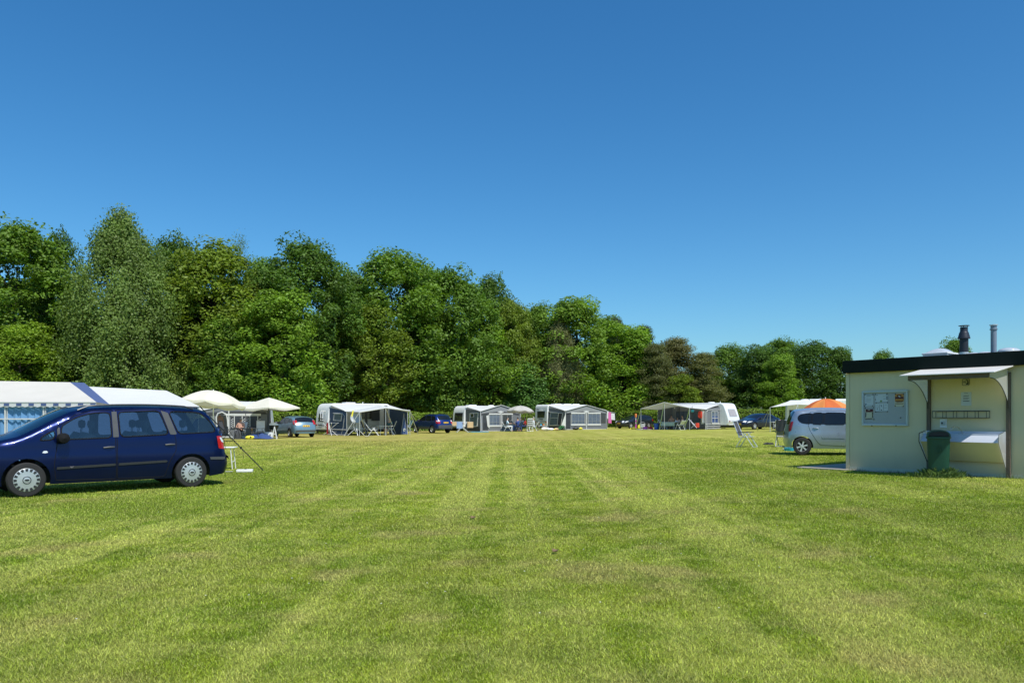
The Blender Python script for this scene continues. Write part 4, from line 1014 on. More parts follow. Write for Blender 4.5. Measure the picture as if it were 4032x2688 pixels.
# ------------------------------------------------------------------ service building
B = BLD
bld = fthing(B, 'service_building', 'small flat-roofed cream service building with black roof edge', 'building')
WH = B.at(Z7(118, 515))[1]                      # underside of the roof edge
FT = B.at(Z7(92, 408))[1]
LEN, DEP = 8.6, 6.0
mb = MB(); mb.box((LEN / 2, .06, (WH + .02) / 2), (LEN, .12, WH + .02)); mb.box((LEN / 2, DEP - .06, WH / 2), (LEN, .12, WH)); mb.box((LEN - .06, DEP / 2, WH / 2), (.12, DEP - .24, WH)); mb.build('front_wall', 'wall_cream', bld)
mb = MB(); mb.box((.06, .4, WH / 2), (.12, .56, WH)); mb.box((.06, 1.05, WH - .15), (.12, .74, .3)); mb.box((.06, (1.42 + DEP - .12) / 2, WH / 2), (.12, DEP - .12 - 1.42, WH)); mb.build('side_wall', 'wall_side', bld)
mb = MB(); mb.box((.045, -.012, WH / 2), (.09, .022, WH - .004)); mb.build('corner_trim', 'wall_cream', bld, bevel=.004)
mb = MB(); mb.box((LEN / 2 + .04, -.09, (WH + FT) / 2), (LEN + .16, .06, FT - WH)); mb.box((-.012, DEP / 2, (WH + FT) / 2 + .012), (.058, DEP + .116, FT - WH - .024)); mb.box((LEN / 2 + .06, -.03, WH + .03), (LEN + .0, .06, .03))
mb.build('roof_edge', 'fascia', bld, bevel=.008)
mb = MB(); mb.box((LEN / 2 + .04, DEP / 2, FT - .10), (LEN - .04, DEP, .10)); mb.build('roof', 'roof_felt', bld)
mb = MB(); mb.box((LEN / 2, -.014, .04), (LEN - .2, .024, .10)); mb.build('plinth', 'wall_side', bld)
# door leaf standing open on the side wall, seen edge-on
dr = MB(); hx, hy = -.02, .72; dv = Vector((-.42, .907, 0)); pv = Vector((dv.y, -dv.x, 0)); ctr = Vector((hx, hy, 1.13)) + dv * .44
dr.box(ctr, (.88, .045, 2.1), math.atan2(dv.y, dv.x)); d_o = dr.build('door', 'wall_side', bld, bevel=.006)
hb = MB(); hb.tube([ctr + dv * .34 + pv * .02 + Vector((0, 0, -.1)), ctr + dv * .34 + pv * .08 + Vector((0, 0, -.1)), ctr + dv * .22 + pv * .08 + Vector((0, 0, -.1))], .012, 6); hb.build('handle', 'steel', d_o)
mb = MB(); mb.box((.5, 1.05, 1.1), (.05, .8, 2.3)); mb.build('doorway_interior', 'dark_interior', bld)
# posts and canopy over the sink
sL = B.at(Z7(835, 1000))[0]; sLr = B.at(Z7(866, 600))[0]; sR = B.at(Z7(1535, 1000))[0]; sRr = B.at(Z7(1572, 1000))[0]
zc0 = B.at(Z7(790, 485))[1]
for a, b in ((sL, sLr), (sR, sRr)):
    mb = MB(); mb.box(((a + b) / 2, -.035, (WH - .14) / 2), (b - a, .07, WH - .14)); mb.build('post', 'weathered_wood', bld, bevel=.005)
DC = 1.15
def solve_depth(p, s):
    """how far in front of the wall a pixel lies if it sits at position s along it"""
    lo, hi = 0.0, 3.0
    for _ in range(40):
        m_ = (lo + hi) / 2
        if B.at(p, -m_)[0] < s: lo = m_
        else: hi = m_
    return lo
cx0 = B.at(Z7(790, 485))[0]; cx1 = B.at(Z7(1610, 447))[0]
DC = solve_depth(Z7(585, 540), cx0); zf = B.at(Z7(585, 540), -DC)[1]; zb = zc0 - .02
cn = fthing(B, 'sink_canopy', 'white sloping canopy with curved side brackets over the outdoor sink', 'canopy', cx0, -.0, 0)
W_ = cx1 - cx0
mb = MB(); mb.slab([(0, -DC, zf), (W_, -DC, zf), (W_, -.125, zb), (0, -.125, zb)], (0, 0, .022)); mb.build('roof_sheet', 'canopy_white', cn, bevel=.004)
mb = MB(); mb.box((W_ / 2, -DC * .90, zf - .06 + (zb - zf) * .08), (W_ - .3, .05, .10)); mb.box((W_ / 2, -.10, zb - .12), (W_ - .3, .05, .10)); mb.build('beam', 'weathered_wood', cn)
for x_ in (sL - cx0 + .03, sRr - cx0 - .04):
    top = [(0, zb - .03), (-DC * .92, zf + .0)]; cur = []
    for k in range(11):
        t = k / 10; cur.append((-DC * .90 * (1 - t) ** 1.0, zf - .10 - .62 * (t ** 2.4) - .02 * t))
    pts = [(x_, -.075, zb - .03)] + [(x_, -DC * .92, zf - .005)] + [(x_, min(y, -.075), z) for y, z in cur]
    mb = MB(); mb.poly(pts); o = mb.build('bracket_panel', 'sink_trans', cn)
    ed = MB(); ed.tube([(x_ + .006, min(y, -.078), z) for y, z in cur], .009, 5); ed.build('edge_trim', 'black_plastic', o)
# sink: trough with two side panels
zt = B.at(Z7(860, 1018))[1]; DS = .20; x0 = sL + .02; x1 = sR + .0
while abs(B.at(Z7(1452, 1095), -DS)[0] - x1) > .02 and DS < 1.2: DS += .01
zf1 = B.at(Z7(1450, 1062), -DS)[1]; zf0 = B.at(Z7(1450, 1128), -DS)[1]
sk = fthing(B, 'outdoor_sink', 'white wall-mounted washing-up trough under the canopy behind the green bin', 'sink', x0, 0, 0); Ws = x1 - x0
mb = MB(); mb.slab([(0, -.075, zt), (Ws, -.075, zt), (Ws, -.075, .42), (0, -.075, .42)], (0, .03, 0)); mb.build('splashback', 'sink_white', sk)
rows = []
for k in range(9):
    t = k / 8; rows.append([(x_, -.10 - (DS - .28) * t, zt - .14 - .17 * math.sin(math.pi * t) + (zf1 - zt + .14) * t) for x_ in np.linspace(.02, Ws - .02, 9)])
mb = MB(); mb.sheet(rows); mb.build('basin', 'sink_white', sk)
mb = MB(); mb.slab([(.012, -DS + .15, zf1), (Ws - .012, -DS + .15, zf1), (Ws - .012, -DS + .01, zf0), (.012, -DS + .01, zf0)], (0, .02, .006)); mb.tube([(.012, -DS + .155, zf1 + .004), (Ws - .012, -DS + .155, zf1 + .004)], .014, 8); mb.build('front_panel', 'sink_white', sk, bevel=.004)
mb = MB(); mb.slab([(.012, -DS + .034, zf0 - .003), (Ws - .012, -DS + .034, zf0 - .003), (Ws - .012, -.11, .36), (.012, -.11, .36)], (0, .012, 0)); mb.build('lower_panel', 'wall_cream', sk)
for x_ in (0, Ws):
    pts = [(x_, -.05, zt), (x_, -.16, zt + .0), (x_, -DS - .0, zf1 + .02), (x_, -DS - .01, zf0 - .01), (x_, -.06, .18 if x_ else .30)]
    mb = MB(); mb.poly(pts); o = mb.build('side_panel', 'sink_trans', sk)
    ed = MB(); ed.tube([Vector(p) + Vector((.006 if x_ else -.006, 0, 0)) for p in pts[1:]], .010 if not x_ else .004, 5); ed.build('edge_trim', 'black_plastic', o)
tx = B.at(Z7(1145, 1055), -.12)[0] - x0
mb = MB(); zt2 = zt - .13
mb.tube([(tx, -.14, zt2), (tx, -.14, zt2 + .06)], .022, 10)
mb.tube([(tx, -.14, zt2 + .05), (tx - .02, -.16, zt2 + .15), (tx - .07, -.21, zt2 + .22), (tx - .13, -.27, zt2 + .23), (tx - .17, -.31, zt2 + .19), (tx - .18, -.32, zt2 + .15)], .010, 8)
for s_ in (-1, 1): mb.tube([(tx, -.14, zt2 + .04), (tx + s_ * .06, -.16, zt2 + .06)], .008, 6); mb.lathe([(.001, -.015), (.02, -.012), (.02, .012), (.001, .015)], 8, (tx + s_ * .07, -.165, zt2 + .065))
mb.build('tap', 'steel', sk)
# notice board
bx0, bz1 = B.at(Z7(262, 672)); bx1, bz0 = B.at(Z7(668, 978)); bw, bh = bx1 - bx0, bz1 - bz0
nb = fthing(B, 'notice_board', 'grey framed notice board with pinned sheets on the cream wall', 'notice board', bx0, 0, bz0)
mb = MB(); mb.box((bw / 2, -.015, bh / 2), (bw - .03, .028, bh - .03)); mb.build('back_panel', 'board_grey', nb)
mb = MB(); f = .045
mb.box((bw / 2, -.03, f / 2), (bw, .058, f)); mb.box((bw / 2, -.03, bh - f / 2), (bw, .058, f)); mb.box((f / 2, -.03, bh / 2), (f, .058, bh - 2 * f)); mb.box((bw - f / 2, -.03, bh / 2), (f, .058, bh - 2 * f)); mb.build('frame', 'board_frame', nb, bevel=.006)
NB0 = (3380, 1520); nk = 1916 / 220.0
def nbp(zx, zy): s_, z_ = B.at((NB0[0] + zx / nk, NB0[1] + zy / nk)); return s_ - bx0, z_ - bz0
def nsheet(name, a, b, mat, y=-.033):
    (xa, za), (xb, zb_) = nbp(*a), nbp(*b); m_ = MB(); m_.poly([(xa, y, zb_), (xb, y, zb_), (xb, y, za), (xa, y, za)]); return m_.build(name, mat, nb, smooth=False)
def marks(parent, segs, mat='ink', y=-.035, w=.006):
    m_ = MB()
    for a, b, ww in segs:
        xa, za = nbp(*a); xb, zb_ = nbp(*b); m_.bar((xa, y, za), (xb, y, zb_), .0015, ww or w)
    return m_.build('print_pattern', mat, parent, smooth=False)
s1 = nsheet('paper_sheet', (240, 285), (535, 690), 'paper'); marks(s1, [((295, 305), (500, 300), .005), ((300, 345), (450, 342), .006), ((250, 610), (310, 608), .012), ((250, 640), (300, 638), .01), ((330, 665), (500, 662), .005), ((300, 430), (460, 430), .003), ((300, 480), (460, 480), .003), ((300, 530), (440, 530), .003)])
s2 = nsheet('paper_sheet', (605, 275), (1025, 565), 'paper'); marks(s2, [((640, 305), (690, 310), .01), ((870, 350), (950, 345), .004), ((870, 430), (960, 425), .006), ((600, 430), (612, 480), .012), ((970, 315), (1010, 315), .008), ((640, 562), (1010, 550), .008)])
m_ = MB(); xg, zg = nbp(800, 505); m_.poly([(xg + .028 * math.cos(a), -.0355, zg + .022 * math.sin(a)) for a in np.linspace(0, 6.28, 15)[:-1]]); m_.bar((xg, -.0352, zg - .045), (xg, -.0352, zg), .0012, .012); m_.build('print_pattern', 'print_green', s2, smooth=False)
s3 = nsheet('paper_sheet', (605, 580), (1035, 870), 'paper'); marks(s3, [((620, 872), (1010, 858), .008), ((750, 620), (750, 830), .004), ((885, 610), (885, 820), .004), ((800, 640), (815, 700), .012), ((670, 750), (675, 800), .01), ((790, 815), (830, 812), .02), ((640, 660), (700, 655), .003), ((930, 640), (1000, 636), .004), ((640, 720), (730, 716), .003), ((900, 740), (1000, 736), .003)])
s4 = nsheet('paper_sheet', (255, 790), (535, 1130), 'paper_warm'); marks(s4, [((275, 838), (525, 832), .075)], 'poster_red'); marks(s4, [((280, 900), (275, 1060), .02), ((510, 900), (508, 1060), .018), ((265, 1118), (500, 1108), .02)], 'ink'); marks(s4, [((345, 815), (425, 812), .016)], 'paper_warm', y=-.037)
s5 = nsheet('poster', (1265, 255), (1585, 690), 'paper_warm'); p1 = nsheet('poster_picture', (1275, 262), (1580, 500), 'poster_orange', -.0345); p1.parent = s5
marks(s5, [((1285, 405), (1570, 400), .055)], 'poster_red', -.036); marks(s5, [((1310, 455), (1540, 450), .03)], 'poster_orange', -.037); marks(s5, [((1340, 335), (1500, 330), .06)], 'poster_brown', -.0365); marks(s5, [((1400, 335), (1460, 370), .025)], 'paper', -.038)
marks(s5, [((1290, 520), (1565, 515), .024), ((1330, 552), (1520, 548), .008), ((1285, 600), (1565, 598), .014)], 'poster_brown', -.036)
for px in ((255, 290), (525, 288), (610, 282), (1003, 265), (1003, 378), (1003, 432), (635, 568), (1025, 560), (615, 875), (1020, 865), (1290, 272), (1565, 270), (1288, 672), (1565, 688), (240, 682), (515, 668), (258, 748), (545, 733), (512, 912), (512, 1058), (556, 1135), (1475, 1080)):
    xa, za = nbp(*px); m_ = MB(); m_.lathe([(.001, -.006), (.012, -.004), (.014, .004), (.006, .007)], 8, (xa, -.042, za), 'Y'); m_.build('magnet', 'black_plastic', nb)
for px in (500, 1330):
    xa, za = nbp(px, 1350); m_ = MB(); m_.box((xa, -.062, za), (.03, .012, .02)); m_.build('lock', 'black_plastic', nb)
# pictogram plate, notice, wire rack, socket
def wall_rect(a, b): (xa, za), (xb, zb_) = B.at(Z7(*a)), B.at(Z7(*b)); return xa, xb, zb_, za
xa, xb, za, zb_ = wall_rect((1142, 563), (1204, 619)); w, h = xb - xa, zb_ - za
ic = fthing(B, 'washing_up_sign', 'small square pictogram sign of a tap and dishes under the canopy', 'sign', xa, 0, za)
m_ = MB(); m_.slab([(0, -.004, 0), (w, -.004, 0), (w, -.004, h), (0, -.004, h)], (0, -.006, 0)); m_.build('plate', 'paper_warm', ic, bevel=.002)
m_ = MB(); rr = .02; loop = [(rr, .0), (w - rr, 0), (w, rr), (w, h - rr), (w - rr, h), (rr, h), (0, h - rr), (0, rr), (rr, 0)]
m_.tube([(a, -.011, b) for a, b in loop], .005, 5)
m_.tube([(w * .80, -.012, h * .16), (w * .80, -.012, h * .55), (w * .74, -.012, h * .78), (w * .60, -.012, h * .86), (w * .52, -.012, h * .74)], [.016, .012, .010, .009, .010], 6)
m_.poly([(w * .50, -.0125, h * .12), (w * .88, -.0125, h * .12), (w * .80, -.0125, h * .30), (w * .56, -.0125, h * .32)]); m_.bar((w * .12, -.012, h * .58), (w * .42, -.012, h * .58), .002, .010); m_.bar((w * .14, -.012, h * .44), (w * .42, -.012, h * .44), .002, .010); m_.bar((w * .48, -.012, h * .28), (w * .48, -.012, h * .62), .002, .006); m_.build('pictogram', 'ink', ic)
xa, xb, za, zb_ = wall_rect((1130, 680), (1221, 798)); w, h = xb - xa, zb_ - za
pn = fthing(B, 'paper_notice', 'white laminated sheet of rules on the wall above the wire rack', 'notice', xa, 0, za)
m_ = MB(); m_.slab([(0, -.003, 0), (w, -.003, 0), (w, -.003, h), (0, -.003, h)], (0, -.003, 0)); m_.build('sheet', 'paper', pn)
m_ = MB()
for f_, l0, l1 in ((.92, .30, .68), (.74, .25, .78), (.68, .2, .75), (.55, .22, .80), (.50, .2, .7), (.36, .18, .85), (.32, .2, .8)): m_.bar((w * l0, -.0075, h * f_), (w * l1, -.0075, h * f_), .0012, .007)
m_.build('print_pattern', 'ink', pn, smooth=False)
xa, xb, za, zb_ = wall_rect((910, 848), (1385, 906)); w, h = xb - xa, zb_ - za
rk = fthing(B, 'wire_rack', 'long grey wire shelf on the wall above the tap', 'rack', xa, 0, za); m_ = MB(); dd = .2
for y in (-.02, -dd): m_.bar((0, y, h), (w, y, h), .014, .02); m_.bar((0, y, 0), (w, y, 0), .012)
for k in range(6): x_ = w * k / 5; m_.bar((x_, -.02, h), (x_, -dd, h), .008); m_.bar((x_, -.02, 0), (x_, -dd, 0), .008); m_.bar((x_, -dd, 0), (x_, -dd, h), .009); m_.bar((x_, -.02, 0), (x_, -.02, h), .008)
for k in range(4): m_.bar((0, -.05 - .04 * k, .0), (w, -.05 - .04 * k, .0), .005)
m_.build('wires', 'dark_metal', rk)
xa, xb, za, zb_ = wall_rect((945, 915), (1006, 993)); w, h = xb - xa, zb_ - za
sc = fthing(B, 'light_switch', 'white wall timer switch between rack and trough', 'switch', xa, 0, za)
m_ = MB(); m_.box((w / 2, -.01, h / 2), (w, .018, h)); m_.build('plate', 'white_plastic', sc, bevel=.006)
m_ = MB(); m_.box((w / 2, -.035, h * .5), (w * .6, .032, h * .42)); k_ = m_.build('rocker', 'board_frame', sc, bevel=.01)
m_ = MB(); m_.lathe([(.001, -.01), (.02, -.008), (.022, .006)], 10, (w * .42, -.054, h * .52), 'Y'); m_.build('knob', 'black_plastic', k_)
# roof fittings
RZ = FT - .05
def on_roof(zx, y): return B.at(Z7(zx, 340), y)[0]
y_ = 1.15; xa, xb = on_roof(722, y_), on_roof(1012, y_)
sd = fthing(B, 'roof_light', 'white-framed square domed skylight on the flat roof', 'skylight', (xa + xb) / 2, y_ + .5, RZ); w = (xb - xa) * .62
m_ = MB(); m_.box((0, 0, .06), (w, w, .16)); m_.box((0, 0, .165), (w + .10, w + .10, .05)); m_.box((0, 0, .215), (w + .14, w + .14, .045)); m_.build('frame', 'white_metal', sd, bevel=.01)
rows = [[(w * .52 * a, w * .52 * b, .24 + .12 * max(0, (1 - a * a)) ** .6 * max(0, (1 - b * b)) ** .6) for a in np.linspace(-1, 1, 13)] for b in np.linspace(-1, 1, 13)]
m_ = MB(); m_.sheet(rows); m_.build('dome', 'dome_plastic', sd)
x_ = on_roof(1155, .9); zt_ = B.at(Z7(1150, 90), .9)[1] - RZ; k_ = (B.at(Z7(1192, 200), .9)[0] - B.at(Z7(1116, 200), .9)[0]) / 2
fl = fthing(B, 'flue_pipe', 'black flue with ribbed cowl and flat cap on the roof', 'flue', x_, .9, RZ)
m_ = MB(); r_ = k_; m_.lathe([(r_ * 1.04, -.1), (r_ * 1.04, zt_ * .20), (r_, zt_ * .20)], 24); m_.build('collar', 'alu', fl)
m_ = MB(); m_.lathe([(r_, zt_ * .19), (r_ * .98, zt_ * .60), (r_ * 1.40, zt_ * .60), (r_ * 1.40, zt_ * .63), (r_ * 1.28, zt_ * .66), (r_ * 1.28, zt_ * .69), (r_ * 1.14, zt_ * .72), (r_ * 1.14, zt_ * .75), (r_ * .98, zt_ * .79), (r_ * .86, zt_ * .83), (r_ * .86, zt_ * .94), (.001, zt_ * .94)], 24); m_.build('pipe', 'flue_black', fl)
m_ = MB(); m_.lathe([(.001, zt_ * .985), (r_ * 1.22, zt_ * .975), (r_ * 1.22, zt_ * .99), (.001, zt_)], 24)
for a in (0, 2.1, 4.2): m_.tube([(r_ * .8 * math.cos(a), r_ * .8 * math.sin(a), zt_ * .92), (r_ * .8 * math.cos(a), r_ * .8 * math.sin(a), zt_ * .98)], .008, 5)
m_.build('cap', 'flue_black', fl)
x_ = on_roof(1417, .7); zt_ = B.at(Z7(1417, 80), .7)[1] - RZ; r_ = (B.at(Z7(1443, 200), .7)[0] - B.at(Z7(1391, 200), .7)[0]) / 2
fl = fthing(B, 'vent_pipe', 'plain grey vent pipe with double rim on the roof', 'vent pipe', x_, .7, RZ)
m_ = MB(); m_.lathe([(r_, -.1), (r_, zt_ * .82), (r_ * 1.35, zt_ * .83), (r_ * 1.35, zt_ * .85), (r_ * 1.05, zt_ * .86), (r_ * 1.05, zt_ * .95)], 24); m_.build('pipe', 'flue_grey', fl)
m_ = MB(); m_.lathe([(r_ * 1.05, zt_ * .95), (r_ * 1.4, zt_ * .96), (r_ * 1.4, zt_ * .985), (.001, zt_)], 24); m_.build('cap', 'alu', fl)
for zx, y_, rr, lab in ((1240, 1.6, .20, 'white roof vent half behind the black flue'), (1343, 1.5, .19, 'white domed roof vent between flue and grey pipe'), (1552, .9, .22, 'white domed roof vent past the grey pipe'), (1075, 2.4, .34, 'wide pale dome next to the black flue')):
    o = fthing(B, 'roof_vent', lab, 'roof vent', on_roof(zx, y_), y_, RZ, group='roof vents'); m_ = MB(); m_.lathe([(rr * .8, -.05), (rr * .8, .10), (rr * 1.05, .11), (rr * 1.05, .13)], 20); m_.build('collar', 'white_metal', o)
    m_ = MB(); m_.lathe([(rr * 1.05, .13)] + [(rr * 1.02 * math.cos(a), .13 + rr * .36 * math.sin(a)) for a in np.linspace(0, 1.55, 9)], 20); m_.build('dome', 'dome_plastic', o)
# paving round the building
mb = MB(); P0 = [(-1.25, -.25), (-1.25, 2.4), (-.1, 2.4), (-.1, -.02), (LEN, -.02), (LEN, -.25)]
pv_ = [B.w(a, b) for a, b in P0]
mb.slab([(p.x, p.y, .168) for p in pv_][::-1], (0, 0, -.2)); st = mb.build('paved_path', 'concrete', None, fix=True, bevel=.01); tag(st, 'strip of concrete paving along the service building', kind='structure')
# litter bin on its post
DB = .80; bxl, _z = B.at(Z7(833, 1200), -DB); bxr, _z = B.at(Z7(1028, 1200), -DB); bt = B.at(Z7(930, 1012), -DB)[1]; bb = .10
bw = bxr - bxl; bn = fthing(B, 'litter_bin', 'dark green litter bin with open hooded top in front of the sink', 'bin', (bxl + bxr) / 2, -DB, gz(9.5) - .15, rz=R(26)); bh = bt - gz(9.5) + .15
def rr_ring(w, d, z, n=32, e=4.0):
    return [(w / 2 * math.copysign(abs(math.cos(a)) ** (2 / e), math.cos(a)), d / 2 * math.copysign(abs(math.sin(a)) ** (2 / e), math.sin(a)), z) for a in np.linspace(0, 2 * math.pi, n + 1)]
m_ = MB(); dpt = bw * .72
m_.sheet([rr_ring(bw * .02, dpt * .02, bb), rr_ring(bw * .84, dpt * .84, bb), rr_ring(bw * .87, dpt * .87, bb + .03), rr_ring(bw * .97, dpt * .97, bh * .80), rr_ring(bw * .99, dpt * .99, bh * .82)]); m_.build('body', 'green_bin', bn, merge=True)
m_ = MB(); m_.sheet([rr_ring(bw * .99, dpt * .99, bh * .815), rr_ring(bw * 1.06, dpt * 1.06, bh * .82), rr_ring(bw * 1.06, dpt * 1.06, bh * .855), rr_ring(bw * 1.0, dpt * 1.0, bh * .86)]); m_.build('rim', 'green_bin', bn)
rows = []
for k in range(9):
    t = k / 8; rows.append([(bw / 2 * .99 * math.sin(a) * (1 if abs(a) < 9 else 1), dpt * .48 * (1 - 2 * t), bh * .86 + bh * .14 * max(0.0, math.cos(a)) ** .55 * (1 - .15 * t)) for a in np.linspace(-1.5708, 1.5708, 21)])
m_ = MB(); m_.sheet(rows); m_.poly([p for p in rows[0]]); hd = m_.build('hood', 'green_bin', bn)
m_ = MB(); fr_ = rows[-1]; c_ = Vector((0, fr_[0][1], bh * .86)); m_.poly([c_ + (Vector(p) - c_) * .84 + Vector((0, -.004, .012)) for p in fr_]); m_.build('opening', 'dark_interior', hd)
m_ = MB(); cc = [Vector(p) for p in fr_]; m_.sheet([[tuple(p) for p in cc], [tuple(c_ + (p - c_) * .86 + Vector((0, -.008, .010))) for p in cc]]); m_.build('opening_lip', 'green_bin', hd)
m_ = MB(); yb = -dpt * .485
m_.tube([(.065 * math.cos(a), yb - .012 + .012 * 0, bh * .60 + .075 * math.sin(a)) for a in np.linspace(0, 6.283, 25)], .004, 4); m_.tube([(-.02, yb - .01, bh * .64), (-.02, yb - .01, bh * .58), (.0, yb - .01, bh * .56), (.02, yb - .01, bh * .58), (.02, yb - .01, bh * .64)], .004, 4); m_.build('emblem', 'green_bin', bn)
m_ = MB(); m_.tube([(0, dpt * .3, -.05), (0, dpt * .3, bb + .02)], .045, 10); m_.build('post', 'dark_metal', bn)
# tall grass tuft at its foot
g = random.Random(4); m_ = MB()
for k in range(1500):
    a = g.random() * 6.283; rr = abs(g.gauss(0, .26)); x_, y_ = rr * math.cos(a) + .06, rr * math.sin(a) * .7; h = g.uniform(.12, .34) * max(.35, 1 - rr * .9); la = g.random() * 6.283; l = g.uniform(.02, .20); w = .0045
    wx, wy = w * math.cos(la + 1.57), w * math.sin(la + 1.57); m_.add([(x_ - wx, y_ - wy, 0), (x_ + wx, y_ + wy, 0), (x_ + math.cos(la) * l * .35 + wx * .7, y_ + math.sin(la) * l * .35 + wy * .7, h * .65), (x_ + math.cos(la) * l, y_ + math.sin(la) * l, h * (1 - l * .8))], [(0, 1, 2), (0, 2, 3)])
tuft_mat = pm('tuft_blades', (.10, .165, .03), .6, var=.5, scale=9, trans=.3); pt = B.w((bxl + bxr) / 2, -DB - .02); tf = m_.build('grass_tuft', tuft_mat, None, smooth=False); tf.location = (pt.x, pt.y, gz(pt.x) - .01); tag(tf, 'tall unmown grass tuft around the foot of the green bin', 'grass tuft')
m_ = MB()
for k in range(900):
    s_ = g.uniform(.2, LEN * .6); y_ = -g.uniform(.20, .36); h = g.uniform(.03, .13) * (.4 + .9 * (.5 + .5 * math.sin(s_ * 5.3) * math.sin(s_ * 2.1))); la = g.random() * 6.283; w = .004; p = B.w(s_, y_); z = gz(p.x) - .01
    wx, wy = w * math.cos(la + 1.57), w * math.sin(la + 1.57); m_.add([(p.x - wx, p.y - wy, z), (p.x + wx, p.y + wy, z), (p.x + math.cos(la) * h * .5, p.y + math.sin(la) * h * .5, z + h)], [(0, 1, 2)])
tag(m_.build('weeds', tuft_mat, None, smooth=False), 'ragged grass along the foot of the cream wall', 'weeds', kind='stuff')
# ------------------------------------------------------------------ campers' gear: builders
def parasol(name, label, loc, rad, ztop, drop, mat, ribs=8, sides=None, tilt=(0, 0), scallop=.12, pole_r=.02, rz=0, pole_to=0.0, mat2=None, flat=1.0):
    root = thing(name, label, 'parasol', loc, rz); rings = []; T = Matrix.Rotation(tilt[0], 3, 'X') @ Matrix.Rotation(tilt[1], 3, 'Y'); n = (sides or ribs) * 6
    def rad_at(k):   # straight cloth between ribs
        a = (k % 6) / 6 * 2 * math.pi / (sides or ribs) - math.pi / (sides or ribs); return math.cos(math.pi / (sides or ribs)) / math.cos(a) * (1 / math.cos(math.pi / (sides or ribs)) if False else 1) / 1
    rows = []
    for f in (.01, .2, .4, .6, .8, 1.0):
        row = []
        for k in range(n + 1):
            a = 2 * math.pi * k / n; sag = .03 * rad * f * (0.5 - 0.5 * math.cos(2 * math.pi * (k % 6) / 6)); r = rad * f * (rad_at(k) if sides == 4 else rad_at(k) / rad_at(0) * math.cos(math.pi / (sides or ribs)) ** 0)
            row.append(tuple(Vector((0, 0, ztop)) + T @ Vector((r * math.cos(a), r * math.sin(a), -drop * (f ** (1.0 + flat)) - sag))))
        rows.append(row)
    mb = MB()
    if mat2:
        for i in range(len(rows) - 1):
            for k in range(n): mb.add([rows[i][k], rows[i][k + 1], rows[i + 1][k + 1], rows[i + 1][k]], [(0, 1, 2, 3)], 1 if (k // 6) % 2 else 0)
        cn = mb.build('canopy', [mat, mat2], root, merge=True)
    else:
        mb.sheet(rows); cn = mb.build('canopy', mat, root)
    mb = MB(); last = rows[-1]
    mb.sheet([last, [tuple(Vector(p) + T @ Vector((0, 0, -scallop * (.55 + .45 * abs(math.sin(math.pi * (k % 6) / 6)))))) for k, p in enumerate(last)]]); mb.build('valance', mat2 or mat, cn)
    mb = MB(); mb.tube([(0, 0, pole_to), (0, 0, ztop + .03)], pole_r, 8); mb.lathe([(.001, .04), (.022, .02), (.022, -.02)], 8, (0, 0, ztop + .03)); mb.build('pole', 'dark_metal' if pole_r > .032 else 'white_metal', root)
    for k in range(sides or ribs):
        e = last[k * 6]; mb = MB(); mb.tube([(0, 0, ztop - .06), tuple(Vector(e) * .98 + Vector((0, 0, -.02)))], .008, 4); mb.build('rib', 'white_metal', root)
    mb = MB(); mb.lathe([(.001, .0), (.22, .0), (.22, .05), (.05, .09), (.03, .3)], 14); mb.build('foot', 'grey_plastic', root)
    return root


def camp_chair(label, loc, rz, fabric='charcoal_cloth', frame='alu', name='camping_chair', recline=.32, stripes=None, group='camping chairs', arm='black_plastic', high=1.12):
    """faces local +x"""
    root = thing(name, label, 'chair', loc, rz, group); hw = .26; bx = -.22; tx = bx - recline
    mb = MB()
    for s in (-1, 1): mb.tube([(tx, s * hw, high), (bx - .02, s * hw, .47), (bx + .06, s * hw, .42)], .018, 7); mb.tube([(bx - .05, s * hw, .43), (.26, s * hw, .46)], .014, 7)
    mb.tube([(tx, -hw, high), (tx, hw, high)], .018, 7); mb.tube([(.26, -hw, .46), (.26, hw, .46)], .014, 7); mb.build('frame', frame, root)
    mb = MB(); mb.sheet([[(bx - .03 + (tx - bx + .03) * t - .02 * math.sin(math.pi * (u + 1) / 2), u * hw * .95, .50 + (high - .52) * t) for u in np.linspace(-1, 1, 5)] for t in np.linspace(0, 1, 9)], 0)
    if stripes:
        for i in range(len(mb.m)): mb.m[i] = (i // 4) % 2
    mb.build('backrest', [fabric, stripes or fabric], root)
    mb = MB(); mb.sheet([[(bx - .03 + (.27 - bx) * t, u * hw * .95, .445 + .02 * t - .02 * math.sin(math.pi * (u + 1) / 2)) for u in np.linspace(-1, 1, 5)] for t in np.linspace(0, 1, 6)])
    if stripes:
        for i in range(len(mb.m)): mb.m[i] = (i // 4) % 2
    mb.build('seat', [fabric, stripes or fabric], root)
    for s in (-1, 1):
        mb = MB(); mb.tube([(-.34, s * (hw + .03), .64), (-.1, s * (hw + .03), .665), (.24, s * (hw + .03), .675)], [.022, .024, .018], 8); mb.v = [(x, y, .655 + (z - .655) * .7) for x, y, z in mb.v]; mb.build('armrest', arm, root)
        mb = MB(); mb.tube([(-.05, s * (hw + .02), .65), (.10, s * (hw + .02), .45), (.40, s * (hw + .02), .012)], .018, 7); mb.build('leg', frame, root)
        mb = MB(); mb.tube([(.12, s * (hw + .02), .65), (-.1, s * (hw + .02), .42), (-.36, s * (hw + .02), .012)], .018, 7); mb.build('leg', frame, root)
    mb = MB()
    for x_ in (.40, -.36): mb.tube([(x_, -hw - .02, .015), (x_, hw + .02, .015)], .012, 6)
    mb.build('foot_bar', frame, root)
    return root


